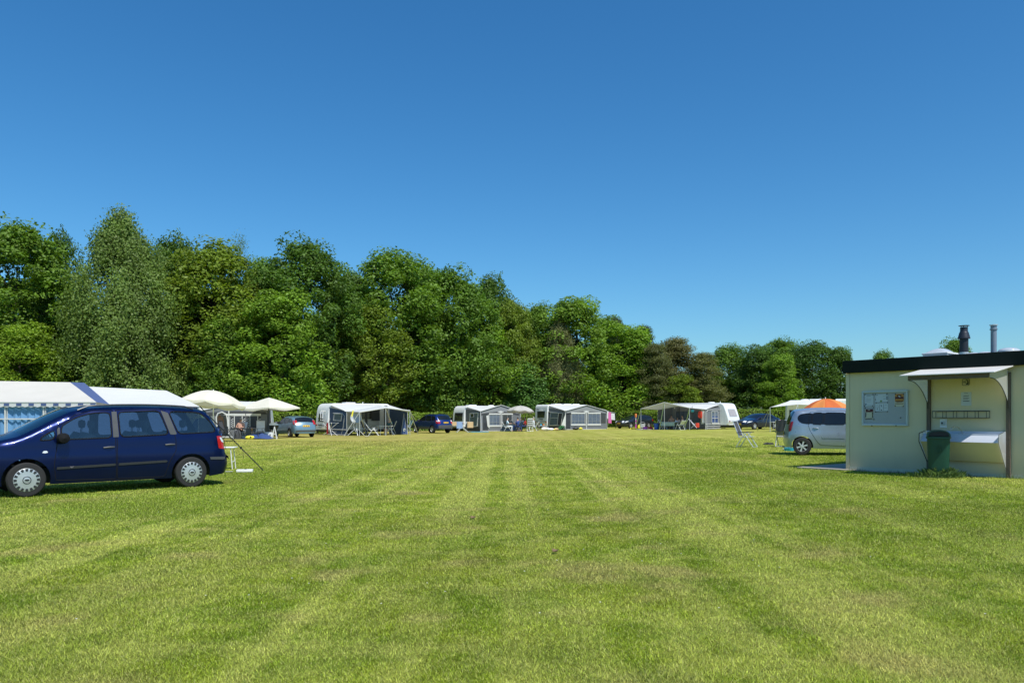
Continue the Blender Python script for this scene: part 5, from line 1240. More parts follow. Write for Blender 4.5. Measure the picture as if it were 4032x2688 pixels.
def camp_table(label, loc, rz, l=1.1, w=.65, h=.70, top='white_plastic', leg='alu', name='folding_table'):
    root = thing(name, label, 'table', loc, rz); mb = MB(); mb.box((0, 0, h - .015), (l, w, .03)); mb.build('tabletop', top, root, bevel=.008)
    for sx in (-1, 1):
        for sy in (-1, 1): mb = MB(); mb.tube([(sx * l * .38, sy * w * .40, h - .03), (sx * l * .44, sy * w * .44, 0)], .014, 6); mb.build('leg', leg, root)
    mb = MB()
    for sx in (-1, 1): mb.bar((sx * l * .42, -w * .43, .22), (sx * l * .42, w * .43, .22), .02)
    mb.build('stretcher', leg, root); return root


# ------------------------------------------------------------------ people
def chain_obj(name, mats, parent, J, E_, root_i=0, levels=2):
    me = bpy.data.meshes.new(name); me.from_pydata([j[:3] for j in J], E_, []); o = bpy.data.objects.new(name, me); C.objects.link(o)
    if parent: o.parent = parent
    sk = o.modifiers.new('skin', 'SKIN'); sk.use_smooth_shade = True
    if not me.skin_vertices: me.skin_vertices.new()
    for i, j in enumerate(J):
        r = j[3]; me.skin_vertices[0].data[i].radius = (r if not isinstance(r, tuple) else r[0], r if not isinstance(r, tuple) else r[1]); me.skin_vertices[0].data[i].use_root = (i == root_i)
    if levels: sb = o.modifiers.new('sub', 'SUBSURF'); sb.levels = levels; sb.render_levels = levels
    dg = bpy.context.evaluated_depsgraph_get(); ev = o.evaluated_get(dg); m2 = bpy.data.meshes.new_from_object(ev); m2.name = name; o.modifiers.clear(); o.data = m2
    m2.materials.clear(); m2.materials.append(M[mats])
    for p in m2.polygons: p.use_smooth = True
    return o


def person(label, loc, rz, pose='sit', skin='skin_tan', hair='hair_dark', top=None, legs='navy_cloth', shades=False, lean=0.0, group='campers', k=1.0, arms='lap', cap=None):
    """faces local +x, seat height .46"""
    root = thing('person', label, 'person', loc, rz, group); J = []; E_ = []
    def V(x, y, z, r, p=None):
        J.append((x * k, y * k, z * k, r * k if not isinstance(r, tuple) else (r[0] * k, r[1] * k)))
        if p is not None: E_.append((p, len(J) - 1))
        return len(J) - 1
    sit = pose == 'sit'; pz = .56 if sit else .94; t = lean
    pel = V(0, 0, pz, (.155, .115)); ab = V(-.02 - t * .4, 0, pz + .20, (.135, .105), pel); ch = V(-.03 - t, 0, pz + .40, (.165, .115), ab); nk = V(-.02 - t * 1.2, 0, pz + .56, .058, ch)
    hd0 = V(.005 - t * 1.25, 0, pz + .63, .068, nk); hd1 = V(.015 - t * 1.3, 0, pz + .71, .088, hd0); hd2 = V(.0 - t * 1.3, 0, pz + .79, .066, hd1); V(.105 - t * 1.3, 0, pz + .685, .013, hd1)
    arm_ch = {}; leg_ch = {}
    for s in (-1, 1):
        sh = V(-.03 - t, s * .185, pz + .46, .062, ch)
        if arms == 'lap': el = (.0 - t, s * .27, pz + .20); wr = (.22, s * .12, pz + .14)
        elif arms == 'fold': el = (.02 - t * .8, s * .29, pz + .22); wr = (.20 - t * .4, -s * .03, pz + .20 + .03 * s)
        elif arms == 'table': el = (.12, s * .27, pz + .22); wr = (.36, s * .13, pz + .24)
        else: el = (-.02, s * .24, pz + .18); wr = (.05, s * .25, pz - .08)
        a1 = V(*el, .043, sh); a2 = V(*wr, .030, a1); d = (Vector(wr) - Vector(el)).normalized(); side = Vector((-d.y, d.x, 0)).normalized() if abs(d.z) < .9 else Vector((1, 0, 0))
        pm_ = Vector(wr) + d * .06; hd = V(*pm_, (.034, .018), a2)
        for q, ln in ((-.026, .058), (-.009, .070), (.009, .066), (.025, .052)):
            f0 = V(*(pm_ + d * .035 + side * q), .0085, hd); f1 = V(*(pm_ + d * (.035 + ln * .55) + side * q + Vector((0, 0, -.006))), .008, f0); V(*(pm_ + d * (.03 + ln) + side * q + Vector((0, 0, -.022))), .007, f1)
        th = V(*(Vector(wr) + d * .03 + side * .036 * (-s)), .010, a2); V(*(Vector(wr) + d * .065 + side * .052 * (-s)), .008, th)
        hp = V(0, s * .095, pz - .05, .085, pel)
        if sit: kn = (.44, s * .14, pz - .04); ank = (.42 + .08 * s * 0, s * .15, .09)
        else: kn = (.02, s * .10, .50); ank = (-.01, s * .10, .085)
        md = V(*(Vector((0, s * .095, pz - .05)).lerp(Vector(kn), .55)), .072, hp); l1 = V(*kn, .056, md); cf = V(*(Vector(kn).lerp(Vector(ank), .4) + Vector((-.02, 0, 0))), .050, l1); l2 = V(*ank, .036, cf); V(ank[0] + .14, ank[1], .035, (.036, .024), l2)
        arm_ch[s] = (sh, a1); leg_ch[s] = (hp, md, l1, cf, l2)
    chain_obj('body', skin, root, J, E_)
    def sub(ids, edges, inf, name, mat, cut=1.0):
        mp = {i: n for n, i in enumerate(ids)}; JJ = [(J[i][0], J[i][1], J[i][2], tuple((r + inf * k) for r in (J[i][3] if isinstance(J[i][3], tuple) else (J[i][3], J[i][3])))) for i in ids]
        chain_obj(name, mat, root, JJ, [(mp[a], mp[b]) for a, b in edges])
    if top:
        ids = [ab, pel, ch]; ed = [(pel, ab), (ab, ch)]
        for s in (-1, 1): ids += [arm_ch[s][0], arm_ch[s][1]]; ed += [(ch, arm_ch[s][0]), (arm_ch[s][0], arm_ch[s][1])]
        sub(ids, ed, .016, 'shirt', top)
    ids = [pel]; ed = []
    for s in (-1, 1):
        h_, m_, l1, cf, l2 = leg_ch[s]; full = legs not in ('shorts',); ch_ = [h_, m_, l1] + ([cf, l2] if full else []); ids += ch_; ed += [(pel, h_)] + list(zip(ch_, ch_[1:]))
    sub(ids, ed, .014, 'trousers', 'navy_cloth' if legs == 'shorts' else legs)
    hx, hz = J[hd1][0], J[hd1][2]; m_ = MB(); rows = []
    for a in np.linspace(0, 1, 7):
        th = a * 1.75; rows.append([(hx - .012 * k + .100 * k * math.sin(th) * math.cos(p) * (.82 if math.cos(p) > .3 else 1) - .02 * k * a, .094 * k * math.sin(th) * math.sin(p), hz + .03 * k + .098 * k * math.cos(th) + (.05 * k * a if math.cos(p) > .3 else 0)) for p in np.linspace(0, 2 * math.pi, 15)])
    m_.sheet(rows); m_.build('hair', cap or hair, root)
    for s in (-1, 1):
        m_ = MB(); m_.lathe([(.001, .006), (.011 * k, .002), (.001, -.004)], 8, (hx + .086 * k, s * .032 * k, hz + .0), 'X'); m_.build('eye', 'black_plastic', root)
        m_ = MB(); m_.lathe([(.001, .012 * k), (.024 * k, .006 * k), (.026 * k, -.004), (.001, -.010)], 8, (hx - .005, s * .088 * k, hz - .01), 'Y'); m_.build('ear', skin, root)
    m_ = MB(); m_.box((hx + .080 * k, 0, hz - .055 * k), (.012, .046 * k, .010)); m_.build('mouth', 'red_cloth', root)
    if shades:
        m_ = MB()
        for s in (-1, 1): m_.box((hx + .096 * k, s * .036 * k, hz + .005), (.012, .056 * k, .042 * k)); m_.bar((hx + .09 * k, s * .066 * k, hz + .01), (hx - .02, s * .088 * k, hz + .01), .006)
        m_.build('sunglasses', 'black_plastic', root)
    return root


# ------------------------------------------------------------------ caravans
def caravan(fr, label, x0, x1, y0, wid=2.2, ztop=2.58, zbot=.42, left='round', right='round', stripe=True, vents=(), group='caravans', end_windows=(), side_windows=()):
    """body along local x from x0 to x1, near long side at depth y0"""
    root = fthing(fr, 'caravan', label, 'caravan', (x0 + x1) / 2, y0 + wid / 2, 0, group=group); L_ = (x1 - x0) / 2
    def prof(side, s):
        if side == 'round': p = [(0, zbot), (.0, zbot + .35), (.02, 1.2), (.10, 1.95), (.20, 2.28), (.36, ztop - .08), (.6, ztop)]
        elif side == 'flat': p = [(.05, zbot), (0, zbot + .2), (.0, 1.2), (.04, 2.0), (.08, ztop - .22), (.16, ztop - .07), (.34, ztop)]
        else: p = [(.16, zbot), (.02, zbot + .22), (0, .95), (.42, 2.1), (.56, ztop - .18), (.78, ztop - .04), (1.2, ztop)]
        return [(s * (L_ - a), b) for a, b in p]
    lp, rp = prof(left, -1), prof(right, 1); loop = chaikin(lp, 2) + chaikin(rp[::-1], 2)
    n = len(loop); mb = MB(); rows = []
    for f, ins in ((-1, .06), (-1, .0), (1, .0), (1, .06)):
        cy = wid / 2 * f; row = []
        for (x, z) in loop: row.append((x * (1 - ins / L_), cy * (1 if ins else 1 - .06 * 2 / wid * 1) if ins else cy * (1 - .1 / wid), zbot + (z - zbot) * (1 - ins * .35)))
        rows.append(row + [row[0]])
    rows[0] = [(x, -wid / 2, z) for x, y, z in rows[0]]; rows[3] = [(x, wid / 2, z) for x, y, z in rows[3]]
    rows[1] = [(x, -wid / 2 + .05, z) for x, y, z in rows[1]]; rows[2] = [(x, wid / 2 - .05, z) for x, y, z in rows[2]]
    mb.sheet(rows); mb.poly(rows[0][:-1]); mb.poly(rows[3][:-1]); mb.build('body', 'caravan_white', root, merge=True, ang=32)
    def end_x(z, s):
        q = sorted((b, a) for a, b in (lp if s < 0 else rp)); return float(np.interp(z, [b for b, _ in q], [a for _, a in q]))
    def end_panel(name, s, ya, za, yb, zb, mat, off, par=root, nseg=6, slope=0):
        m_ = MB(); rws = []
        for j in range(nseg + 1):
            t = j / nseg; z = za + (zb - za) * t; w = 1 - slope * (1 - t); ym = (ya + yb) / 2; rws.append([(end_x(z, s) + s * off, ym + (ya - ym) * w, z), (end_x(z, s) + s * off, ym + (yb - ym) * w, z)])
        m_.sheet(rws); return m_.build(name, mat, par)
    for (s, ya, za, yb, zb, mat, slope) in end_windows:
        w = end_panel('window', s, ya, za, yb, zb, mat, .022, slope=slope); f = end_panel('window_frame', s, ya - .05, za - .05, yb + .05, zb + .05, 'caravan_grey', .014, w, slope=slope)
    for (xa, za, xb, zb) in side_windows:
        m_ = MB(); m_.box(((xa + xb) / 2, -wid / 2 - .012, (za + zb) / 2), (xb - xa, .03, zb - za)); w = m_.build('window', 'window_dark', root, bevel=.01); m_ = MB()
        m_.box(((xa + xb) / 2, -wid / 2 - .004, (za + zb) / 2), (xb - xa + .1, .012, zb - za + .1)); m_.build('window_frame', 'caravan_grey', w)
    if stripe:
        for s in (-1, 1): end_panel('end_panel', s, -wid / 2 + .16, .62, wid / 2 - .16, 1.02, 'caravan_grey', .010)
    m_ = MB(); m_.box((0, 0, zbot - .1), (2 * L_ - .5, wid - .3, .22)); m_.build('chassis', 'dark_metal', root)
    for s in (-1, 1):
        m_ = MB(); m_.lathe([(.001, -.08), (.26, -.09), (.31, -.06), (.31, .06), (.26, .09), (.001, .08)], 20, (0, s * (wid / 2 - .16), .31), 'Y'); w = m_.build('wheel', 'tyre', root)
        m_ = MB(); m_.lathe([(.001, s * .095), (.15, s * .09), (.17, s * .07)], 16, (0, s * (wid / 2 - .16), .31), 'Y'); m_.build('rim', 'silver', w)
    for (xv, kind) in vents:
        m_ = MB()
        if kind == 'dome': m_.lathe([(.32, ztop - .02), (.34, ztop + .05), (.28, ztop + .10), (.001, ztop + .12)], 16, (xv, 0, 0))
        elif kind == 'box': m_.box((xv, 0, ztop + .05), (.9, .7, .12))
        else: m_.tube([(xv, .3, ztop - .05), (xv, .3, ztop + .16)], .035, 8)
        m_.build('roof_vent', 'white_plastic', root, bevel=.02 if kind == 'box' else 0)
    for s in (-1, 1):
        for y in (-wid / 2 + .2, wid / 2 - .2): m_ = MB(); m_.box((end_x(.72, s) + s * .02, y, .80), (.03, .16, .10)); m_.build('tail_light', 'red_lens', root, bevel=.005)
    root['endx'] = 0
    return root, end_x, end_panel


def strip(mb, pts, w, y=0, mi=0):
    for a, b in zip(pts, pts[1:]): mb.bar((a[0], y, a[1]), (b[0], y, b[1]), .012, w, mi)


def ground_fix(fr, x, y):
    p = fr.w(x, y); return gz(p.x) - fr.o.z
# ------------------------------------------------------------------ site A: blue and white tent behind the navy car
FA = Frame((-10.5, 20.0, gz(-10.5)), 0)
tent = fthing(FA, 'frame_tent', 'long white-roofed tent with blue walls and curtained windows behind the navy car', 'tent')
def up(z1, y): x, z = FA.at(Z1(*z1), y); return (x, y, z)
RY = 2.15
r0 = up((0, 100), RY); r1 = up((650, 128), RY); r2 = up((780, 132), RY); e1 = up((893, 311), -.05); e2 = up((1015, 333), -.05)
R1 = (r0[0] - 3.2, RY, r0[2]); E1 = (r0[0] - 3.4, -.05, e1[2])
s0 = up((815, 168), RY - .02); s1 = up((1540, 205), RY - .02); t0 = up((960, 250), RY / 2); e3 = up((1850, 352), -.05)
XB = .45          # the back of the tent is narrower than its front
def cloth(a, b, c, d, nu=12, nv=8, sag=.05):
    a, b, c, d = map(Vector, (a, b, c, d)); rows = []
    for j in range(nv + 1):
        v = j / nv; row = []
        for i in range(nu + 1):
            u = i / nu; p = a.lerp(b, u).lerp(d.lerp(c, u), v); p.z -= sag * math.sin(math.pi * u) ** .5 * math.sin(math.pi * v) * (1 + .25 * math.sin(u * 17)) ; row.append(tuple(p))
        rows.append(row)
    return rows
mb = MB(); mb.sheet(cloth(E1, e1, r1, R1, 16, 8, .05)); mb.sheet(cloth(R1, r1, (r1[0], 2 * RY, e1[2]), (E1[0], 2 * RY, e1[2]), 10, 5, .03)); mb.build('roof', 'canvas_beige', tent)
mb = MB(); mb.sheet(cloth(e1, e2, r2, r1, 3, 8, .01)); mb.build('roof_band', 'canvas_blue', tent)
mb = MB(); mb.sheet(cloth(e2, e3, s1, s0, 14, 8, .05)); mb.sheet(cloth(e3, (XB, 2 * RY, e3[2]), s1, s1, 6, 6, .02)); mb.sheet(cloth(s0, s1, (XB, 2 * RY, e3[2]), (e2[0] - 1.2, 2 * RY, e2[2]), 8, 5, .03)); mb.build('roof', 'canvas_white', tent)
mb = MB(); mb.poly([(r1[0], RY, r1[2]), (r1[0], RY, s0[2] - .1), (s0[0], RY, s0[2] - .1), (r2[0], RY, r2[2])]); mb.build('gusset', 'canvas_blue', tent)
mb = MB(); vz = e1[2]; n = 46
for k in range(n):
    xa = E1[0] + (e1[0] - E1[0]) * k / n; xb = E1[0] + (e1[0] - E1[0]) * (k + 1) / n; mb.add([(xa, -.06, vz + .01), (xb, -.06, vz + .01), (xb, -.065, vz - .115), ((xa + xb) / 2, -.065, vz - .135), (xa, -.065, vz - .115)], [(0, 1, 2, 3, 4)], 0)
    if k % 2: mb.add([(xa + .01, -.068, vz - .025), (xb - .01, -.068, vz - .025), (xb - .01, -.072, vz - .10), (xa + .01, -.072, vz - .10)], [(0, 1, 2, 3)], 1)
mb.bar((E1[0], -.068, vz - .005), (e1[0], -.068, vz - .005), .012, .03); mb.build('valance', ['canvas_white', 'canvas_blue'], tent)
wz = vz - .03; wx1 = FA.at(Z1(560, 400))[0]; wx2 = e3[0] - .05
mb = MB(); rows = [[(x, .055 + .02 * math.sin(x * 34) + .012 * math.sin(x * 71 + z * 2) - .02 * abs(math.sin(x * 5.1)), z) for x in np.linspace(E1[0] + .1, wx1, 160)] for z in (0.12, .8, 1.2, wz)]; mb.sheet(rows); mb.build('curtain', 'curtain_blue', tent)
mb = MB(); mb.slab([(wx1, .02, 0), (wx2, .02, 0), (wx2, .02, e3[2] - .02), (wx1, .02, wz)], (0, .02, 0)); mb.slab([(wx2, .04, 0), (XB, 2 * RY, 0), (XB, 2 * RY, e3[2] - .02), (wx2, .04, e3[2] - .02)], (-.02, 0, 0)); mb.slab([(E1[0] + .1, 0, 0), (wx1, 0, 0), (wx1, 0, .12), (E1[0] + .1, 0, .12)], (0, .03, 0)); mb.slab([(E1[0], 2 * RY, 0), (XB - .03, 2 * RY, 0), (XB - .03, 2 * RY, e3[2] - .02), (E1[0], 2 * RY, e3[2] - .02)], (0, .02, 0)); mb.build('wall', 'canvas_blue', tent)
mb = MB(); zh = FA.at(Z1(200, 467))[1]
for zx in (50, 406, -300, -660): x_ = FA.at(Z1(zx, 450))[0]; mb.box((x_, -.005, wz / 2), (.035, .03, wz)); mb.box((x_ + .05, -.003, wz / 2), (.014, .02, wz))
mb.box(((E1[0] + wx1) / 2, -.006, zh), (wx1 - E1[0], .024, .03)); x_ = FA.at(Z1(538, 450))[0]; mb.box((x_, -.004, wz * .72), (.12, .02, wz * .52)); mb.build('window_bars', 'canvas_white', tent)
mb = MB()
for x_ in (e1[0] - .02, wx2): mb.tube([(x_, -.02, 0), (x_, -.02, e3[2])], .016, 6)
mb.build('pole', 'alu', tent)
gp = P(*Z2(1520, 1380)); a_ = Vector(e3); b_ = FA.loc(gp); mb = MB(); mb.tube([a_, b_], .014, 6); md = a_.lerp(b_, .63); mb.box(md, (.05, .03, .06)); mb.tube([md, md + Vector((.09, -.02, -.15)), md + Vector((.06, 0, -.3))], .005, 5); mb.build('guy_rope', 'dark_metal', tent)
# folding stool and paper behind the rear bumper
p = P(*Z2(985, 1362)); st = camp_table('white folding table standing just behind the navy car bumper', p + Vector((-.32, .15, 0)), R(8), .9, .5, .64, 'white_plastic', 'white_metal')
p = P(*Z2(1230, 1405)); bx = thing('white_box', 'flat white package lying on the grass behind the navy car', 'package', p, R(12)); mb = MB(); mb.box((0, 0, .045), (.42, .22, .07)); mb.build('carton', 'white_plastic', bx, bevel=.01); mb = MB(); mb.sheet([[(-.30 - .2 * t, -.08 + .16 * u, .03 + .01 * math.sin(6 * u)) for u in (0, .5, 1)] for t in (0, .5, 1)]); mb.build('flap', 'white_plastic', bx); mb = MB(); mb.box((.02, 0, .083), (.05, .10, .004)); mb.build('label', 'grey_plastic', bx)

# ------------------------------------------------------------------ parasols on the left
q = A(*Z2(745, 300), 46); parasol('parasol', 'big domed cream parasol standing beyond the blue and white tent', (q.x, q.y, gz(q.x)), 1.95, 3.06, .78, 'cream', 8, None, (R(-5), R(5.5)), .16, .03, .2, mat2=None, flat=.9)
q = P(*Z2(1615, 884)); parasol('parasol', 'square cream parasol on a dark pole beside the light blue hatchback', (q.x, q.y - .2, q.z), 2.05, 2.80, .72, 'cream', 4, 4, (R(-1), R(-1)), .14, .035, R(18), flat=.12)

# ------------------------------------------------------------------ site B: dark grey awning behind the parasols
q = P(*Z2(1540, 882)); FB = Frame((q.x, q.y + .5, gz(q.x)), 13)
aw = fthing(FB, 'caravan_awning', 'dark grey awning with patterned window curtains behind the domed parasol', 'awning', group='caravan awnings')
def pb(zx, zy, y=0): x, z = FB.at(Z2(zx, zy), y); return (x, y, z)
xl = pb(500, 600)[0]; xm = pb(985, 600)[0]; zr = pb(985, 378)[2]; ze = pb(1500, 455)[2]
mb = MB(); mb.poly([(0, 0, 0), (.12, 2.6, 0), (.0, 2.6, 2.35), (0, 0, ze)]); mb.build('side_wall', 'canvas_dark', aw)
mb = MB(); mb.sheet([[(xl, -.06, ze - .05), (xm, -.06, zr + .02), (.05, -.06, ze + .02)], [(xl, 1.3, 2.3), (xm, 1.3, 2.58), (.05, 1.3, 2.3)], [(xl, 2.6, 2.5), (xm, 2.6, 2.62), (.05, 2.6, 2.5)]]); mb.build('roof', 'canvas_white', aw)
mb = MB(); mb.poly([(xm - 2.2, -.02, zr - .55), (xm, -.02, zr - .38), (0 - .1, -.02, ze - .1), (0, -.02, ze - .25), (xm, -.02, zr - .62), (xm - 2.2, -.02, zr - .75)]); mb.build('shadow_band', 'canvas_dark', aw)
mb = MB(); c_ = pb(880, 560)
arch = [pb(800, 700, -.012), pb(790, 560, -.012), pb(815, 500, -.012), pb(880, 480, -.012), pb(945, 510, -.012), pb(965, 600, -.012), pb(970, 700, -.012)]
dp = [(a, -.02, b) for a, _, b in arch] + [(arch[-1][0], -.02, .1), (arch[0][0], -.02, .1)]; mb.poly([(a, 2.3, b) for a, b in ((xl, 0), (0, 0), (0, 2.2), (xl, 2.2))]); d_ = mb.build('back_wall', 'canvas_mid', aw, smooth=False)
outl = [(xl, 0), (arch[0][0] - .01, 0), (0, 0), (0, ze), (xm, zr), (xl, ze - .05)]; hole = [(a, b) for a, _, b in dp]; V_ = [Vector(q_) for q_ in outl + hole]; E_ = [(i, (i + 1) % 6) for i in range(6)] + [(6 + i, 6 + (i + 1) % len(hole)) for i in range(len(hole))]
v_, _, f_, *_ = delaunay_2d_cdt(V_, E_, [], 0, 1e-5); mb = MB(); keep_ = [t for t in f_ if inside(tuple(sum((v_[i] for i in t), Vector((0, 0))) / 3), outl) and not inside(tuple(sum((v_[i] for i in t), Vector((0, 0))) / 3), hole)]
mb.add([(q_.x, 0, q_.y) for q_ in v_], keep_); mb.build('front_wall', 'canvas_grey', aw, smooth=False)
mb = MB(); mb.tube([(a, -.03, b) for a, _, b in arch], .05, 6); mb.build('door_binding', 'canvas_white', aw)
for (za, zb_) in (((1015, 505), (1235, 740)), ((1255, 505), (1475, 740))):
    x0_, _, z1_ = pb(*za); x1_, _, z0_ = pb(*zb_); mb = MB(); mb.box(((x0_ + x1_) / 2, -.02, (z0_ + z1_) / 2), (x1_ - x0_, .02, z1_ - z0_)); w = mb.build('window', 'pvc_dark', aw)
    mb = MB(); mb.box(((x0_ + x1_) / 2, -.035, z1_ - .06), (x1_ - x0_ + .04, .02, .16)); mb.box((x0_ + (x1_ - x0_) * .25, -.034, (z0_ + z1_) / 2), (.05, .016, z1_ - z0_ - .3)); mb.box((x0_ + (x1_ - x0_) * .8, -.034, (z0_ + z1_) / 2), (.05, .016, z1_ - z0_ - .3)); mb.build('window_bars', 'canvas_white', w)
    for f_ in (.1, .92):
        mb = MB(); xx = x0_ + (x1_ - x0_) * f_; mb.box((xx, -.036, (z0_ + z1_) / 2 - .05), (.16, .014, z1_ - z0_ - .25))
        for kk in range(9): mb.box((xx + .04 * (-1) ** kk, -.046, z0_ + .12 + kk * (z1_ - z0_ - .4) / 9), (.07, .004, .06), mi=1)
        mb.build('curtain', ['canvas_dark', 'canvas_pale'], w)
mb = MB(); mb.box((xm, -.03, zr / 2), (.07, .05, zr - .6)); mb.slab([(xm - .35, -.05, zr - .62), (xm, -.05, zr - .70), (xm + .35, -.05, zr - .62), (xm, -.05, zr - .54)], (0, -.01, 0)); mb.build('pole_cover', 'canvas_white', aw)
mb = MB(); mb.box(((xl) / 2, -.02, .10), (-xl, .02, .10)); mb.build('mud_skirt', 'canvas_pale', aw)
caravan(FB, 'white caravan roof showing behind the dark grey awning and cream parasols', xl - .6, .1, 2.62, vents=((-.5, 'box'),), left='round', right='round', group='caravans')

def on_ground(zf, zx, zy): return P(*zf(zx, zy))
def standing(zf, zx, zy, ref, dy=0.0):
    """point on the ground at the depth of frame ref plus dy, under a photo column"""
    fr, y = ref; x, z = fr.at(zf(zx, zy), y); return fr.w(x, y, gz(fr.w(x, y).x) - fr.o.z)
p = standing(Z2, 1155, 860, (FB, -1.1)); camp_chair('folding chair with blue-and-white towel under the man in sunglasses', p, R(-100), 'towel_white', 'alu', group='camping chairs'); person('shirtless tanned man in sunglasses sitting with folded arms before the grey awning', p, R(-95), 'sit', 'skin_tan', 'hair_grey', None, 'charcoal_cloth', True, .10, arms='fold')
p = standing(Z2, 1470, 830, (FB, -.9)); camp_chair('empty reclined chair under a white towel with blue edge beside the awning corner', p, R(-75), 'towel_white', 'alu', high=1.2)
p = standing(Z2, 1310, 850, (FB, -1.9)); camp_table('grey camping table in front of the man in sunglasses', p, R(-12), 1.9, .7, .72, 'grey_plastic', 'grey_plastic')
p = standing(Z2, 845, 700, (FB, .55)); person('shirtless person with dark hair standing in the arched doorway of the grey awning', p, R(-60), 'stand', 'skin_tan', 'hair_dark', None, 'navy_cloth', arms='down')
p = standing(Z2, 955, 880, (FB, -2.6)); camp_chair('black padded high-back chair showing past the navy car tail', p, R(-5), 'charcoal_cloth', 'black_plastic', high=1.22, recline=.25)
p = standing(Z2, 1120, 880, (FB, -2.2)); bg = thing('rucksack', 'dark grey bag leaning at the feet of the man in sunglasses', 'bag', p, .3); mb = MB(); mb.sheet([rr_ring(.02, .02, 0), rr_ring(.42, .3, .0), rr_ring(.46, .34, .2), rr_ring(.40, .28, .48), rr_ring(.2, .14, .6), rr_ring(.02, .02, .61)]); mb.build('sack', 'charcoal_cloth', bg, merge=True); mb = MB(); mb.tube([(-.1, -.17, .15), (-.12, -.22, .4), (-.05, -.1, .6)], .02, 6); mb.tube([(.1, -.17, .15), (.12, -.22, .4), (.05, -.1, .6)], .02, 6); mb.build('strap', 'black_plastic', bg)
p = standing(Z2, 1450, 875, (FB, -2.0)); bl = thing('blue_airbed', 'blue airbed or tarpaulin heaped on the grass before the grey awning', 'airbed', p, R(-10)); rows = [[(x_, y_, .02 + .34 * math.exp(-((x_) / .75) ** 4) * math.exp(-(y_ / .5) ** 4) * (1 + .15 * math.sin(x_ * 9) * math.cos(y_ * 7))) for x_ in np.linspace(-1.0, 1.0, 17)] for y_ in np.linspace(-.6, .6, 11)]; mb = MB(); mb.sheet(rows); mb.build('cloth', 'blue_cloth', bl)
p = standing(Z2, 1385, 865, (FB, -1.85)); person('person lying low behind the blue heap, only a bare back and dark hair showing', p + Vector((0, .1, -.36)), R(10), 'sit', 'skin_pale', 'hair_dark', None, 'navy_cloth', lean=.22, k=.82)
p = standing(Z2, 1600, 860, (FB, -1.7)); sb_ = thing('shopping_bag', 'white printed shopper beside the dark parasol pole', 'bag', p, .2); mb = MB(); mb.sheet([rr_ring(.02, .02, 0, 24), rr_ring(.46, .26, 0, 24), rr_ring(.52, .3, .45, 24)]); mb.build('bag_body', 'white_plastic', sb_, merge=True); mb = MB(); mb.tube([(-.12, -.14, .45), (-.1, -.15, .62), (.1, -.15, .62), (.12, -.14, .45)], .012, 5); mb.box((-.1, -.15, .25), (.09, .006, .16)); mb.box((.1, -.15, .22), (.07, .006, .2)); mb.build('handle', 'grey_plastic', sb_)
p = standing(Z2, 1600, 790, (FB, -.6)); gr = thing('barbecue', 'black kettle grill with pale lid beside the square parasol pole', 'barbecue', p + Vector((.2, .4, 0)), 0); mb = MB(); mb.lathe([(.001, .55), (.2, .58), (.33, .75), (.35, .9)], 20); mb.build('bowl', 'black_plastic', gr); mb = MB(); mb.lathe([(.35, .905), (.3, 1.0), (.15, 1.08), (.001, 1.1)], 20); mb.build('lid', 'white_metal', gr)
for a in (0, 2.1, 4.2): mb = MB(); mb.tube([(.2 * math.cos(a), .2 * math.sin(a), .6), (.36 * math.cos(a), .36 * math.sin(a), 0)], .014, 6); mb.build('leg', 'dark_metal', gr)
p = standing(Z2, 1312, 885, (FB, -2.4)); yb = thing('yellow_toy', 'bright yellow toy lying before the blue heap', 'toy', p, .4); mb = MB(); mb.lathe([(.001, 0), (.2, .02), (.25, .12), (.16, .22), (.001, .25)], 14); mb.v = [(a * 1.3, b * .8, c) for a, b, c in mb.v]; mb.build('shell', 'yellow', yb); mb = MB(); mb.lathe([(.001, -.05), (.06, -.03), (.06, .03), (.001, .05)], 8, (.02, -.2, .15)); mb.build('knob', 'black_plastic', yb)
p = standing(Z2, 1690, 880, (FB, -2.2)); sg_ = thing('a_frame_stand', 'small white folding stand near the light blue hatchback wheel', 'stand', p, 0); mb = MB()
for s in (-1, 1): mb.bar((s * .16, -.1, 0), (0, 0, .85), .03); mb.bar((s * .16, .12, 0), (0, 0, .85), .03)
mb.bar((-.1, -.06, .3), (.1, -.06, .3), .02); mb.build('frame', 'white_metal', sg_)

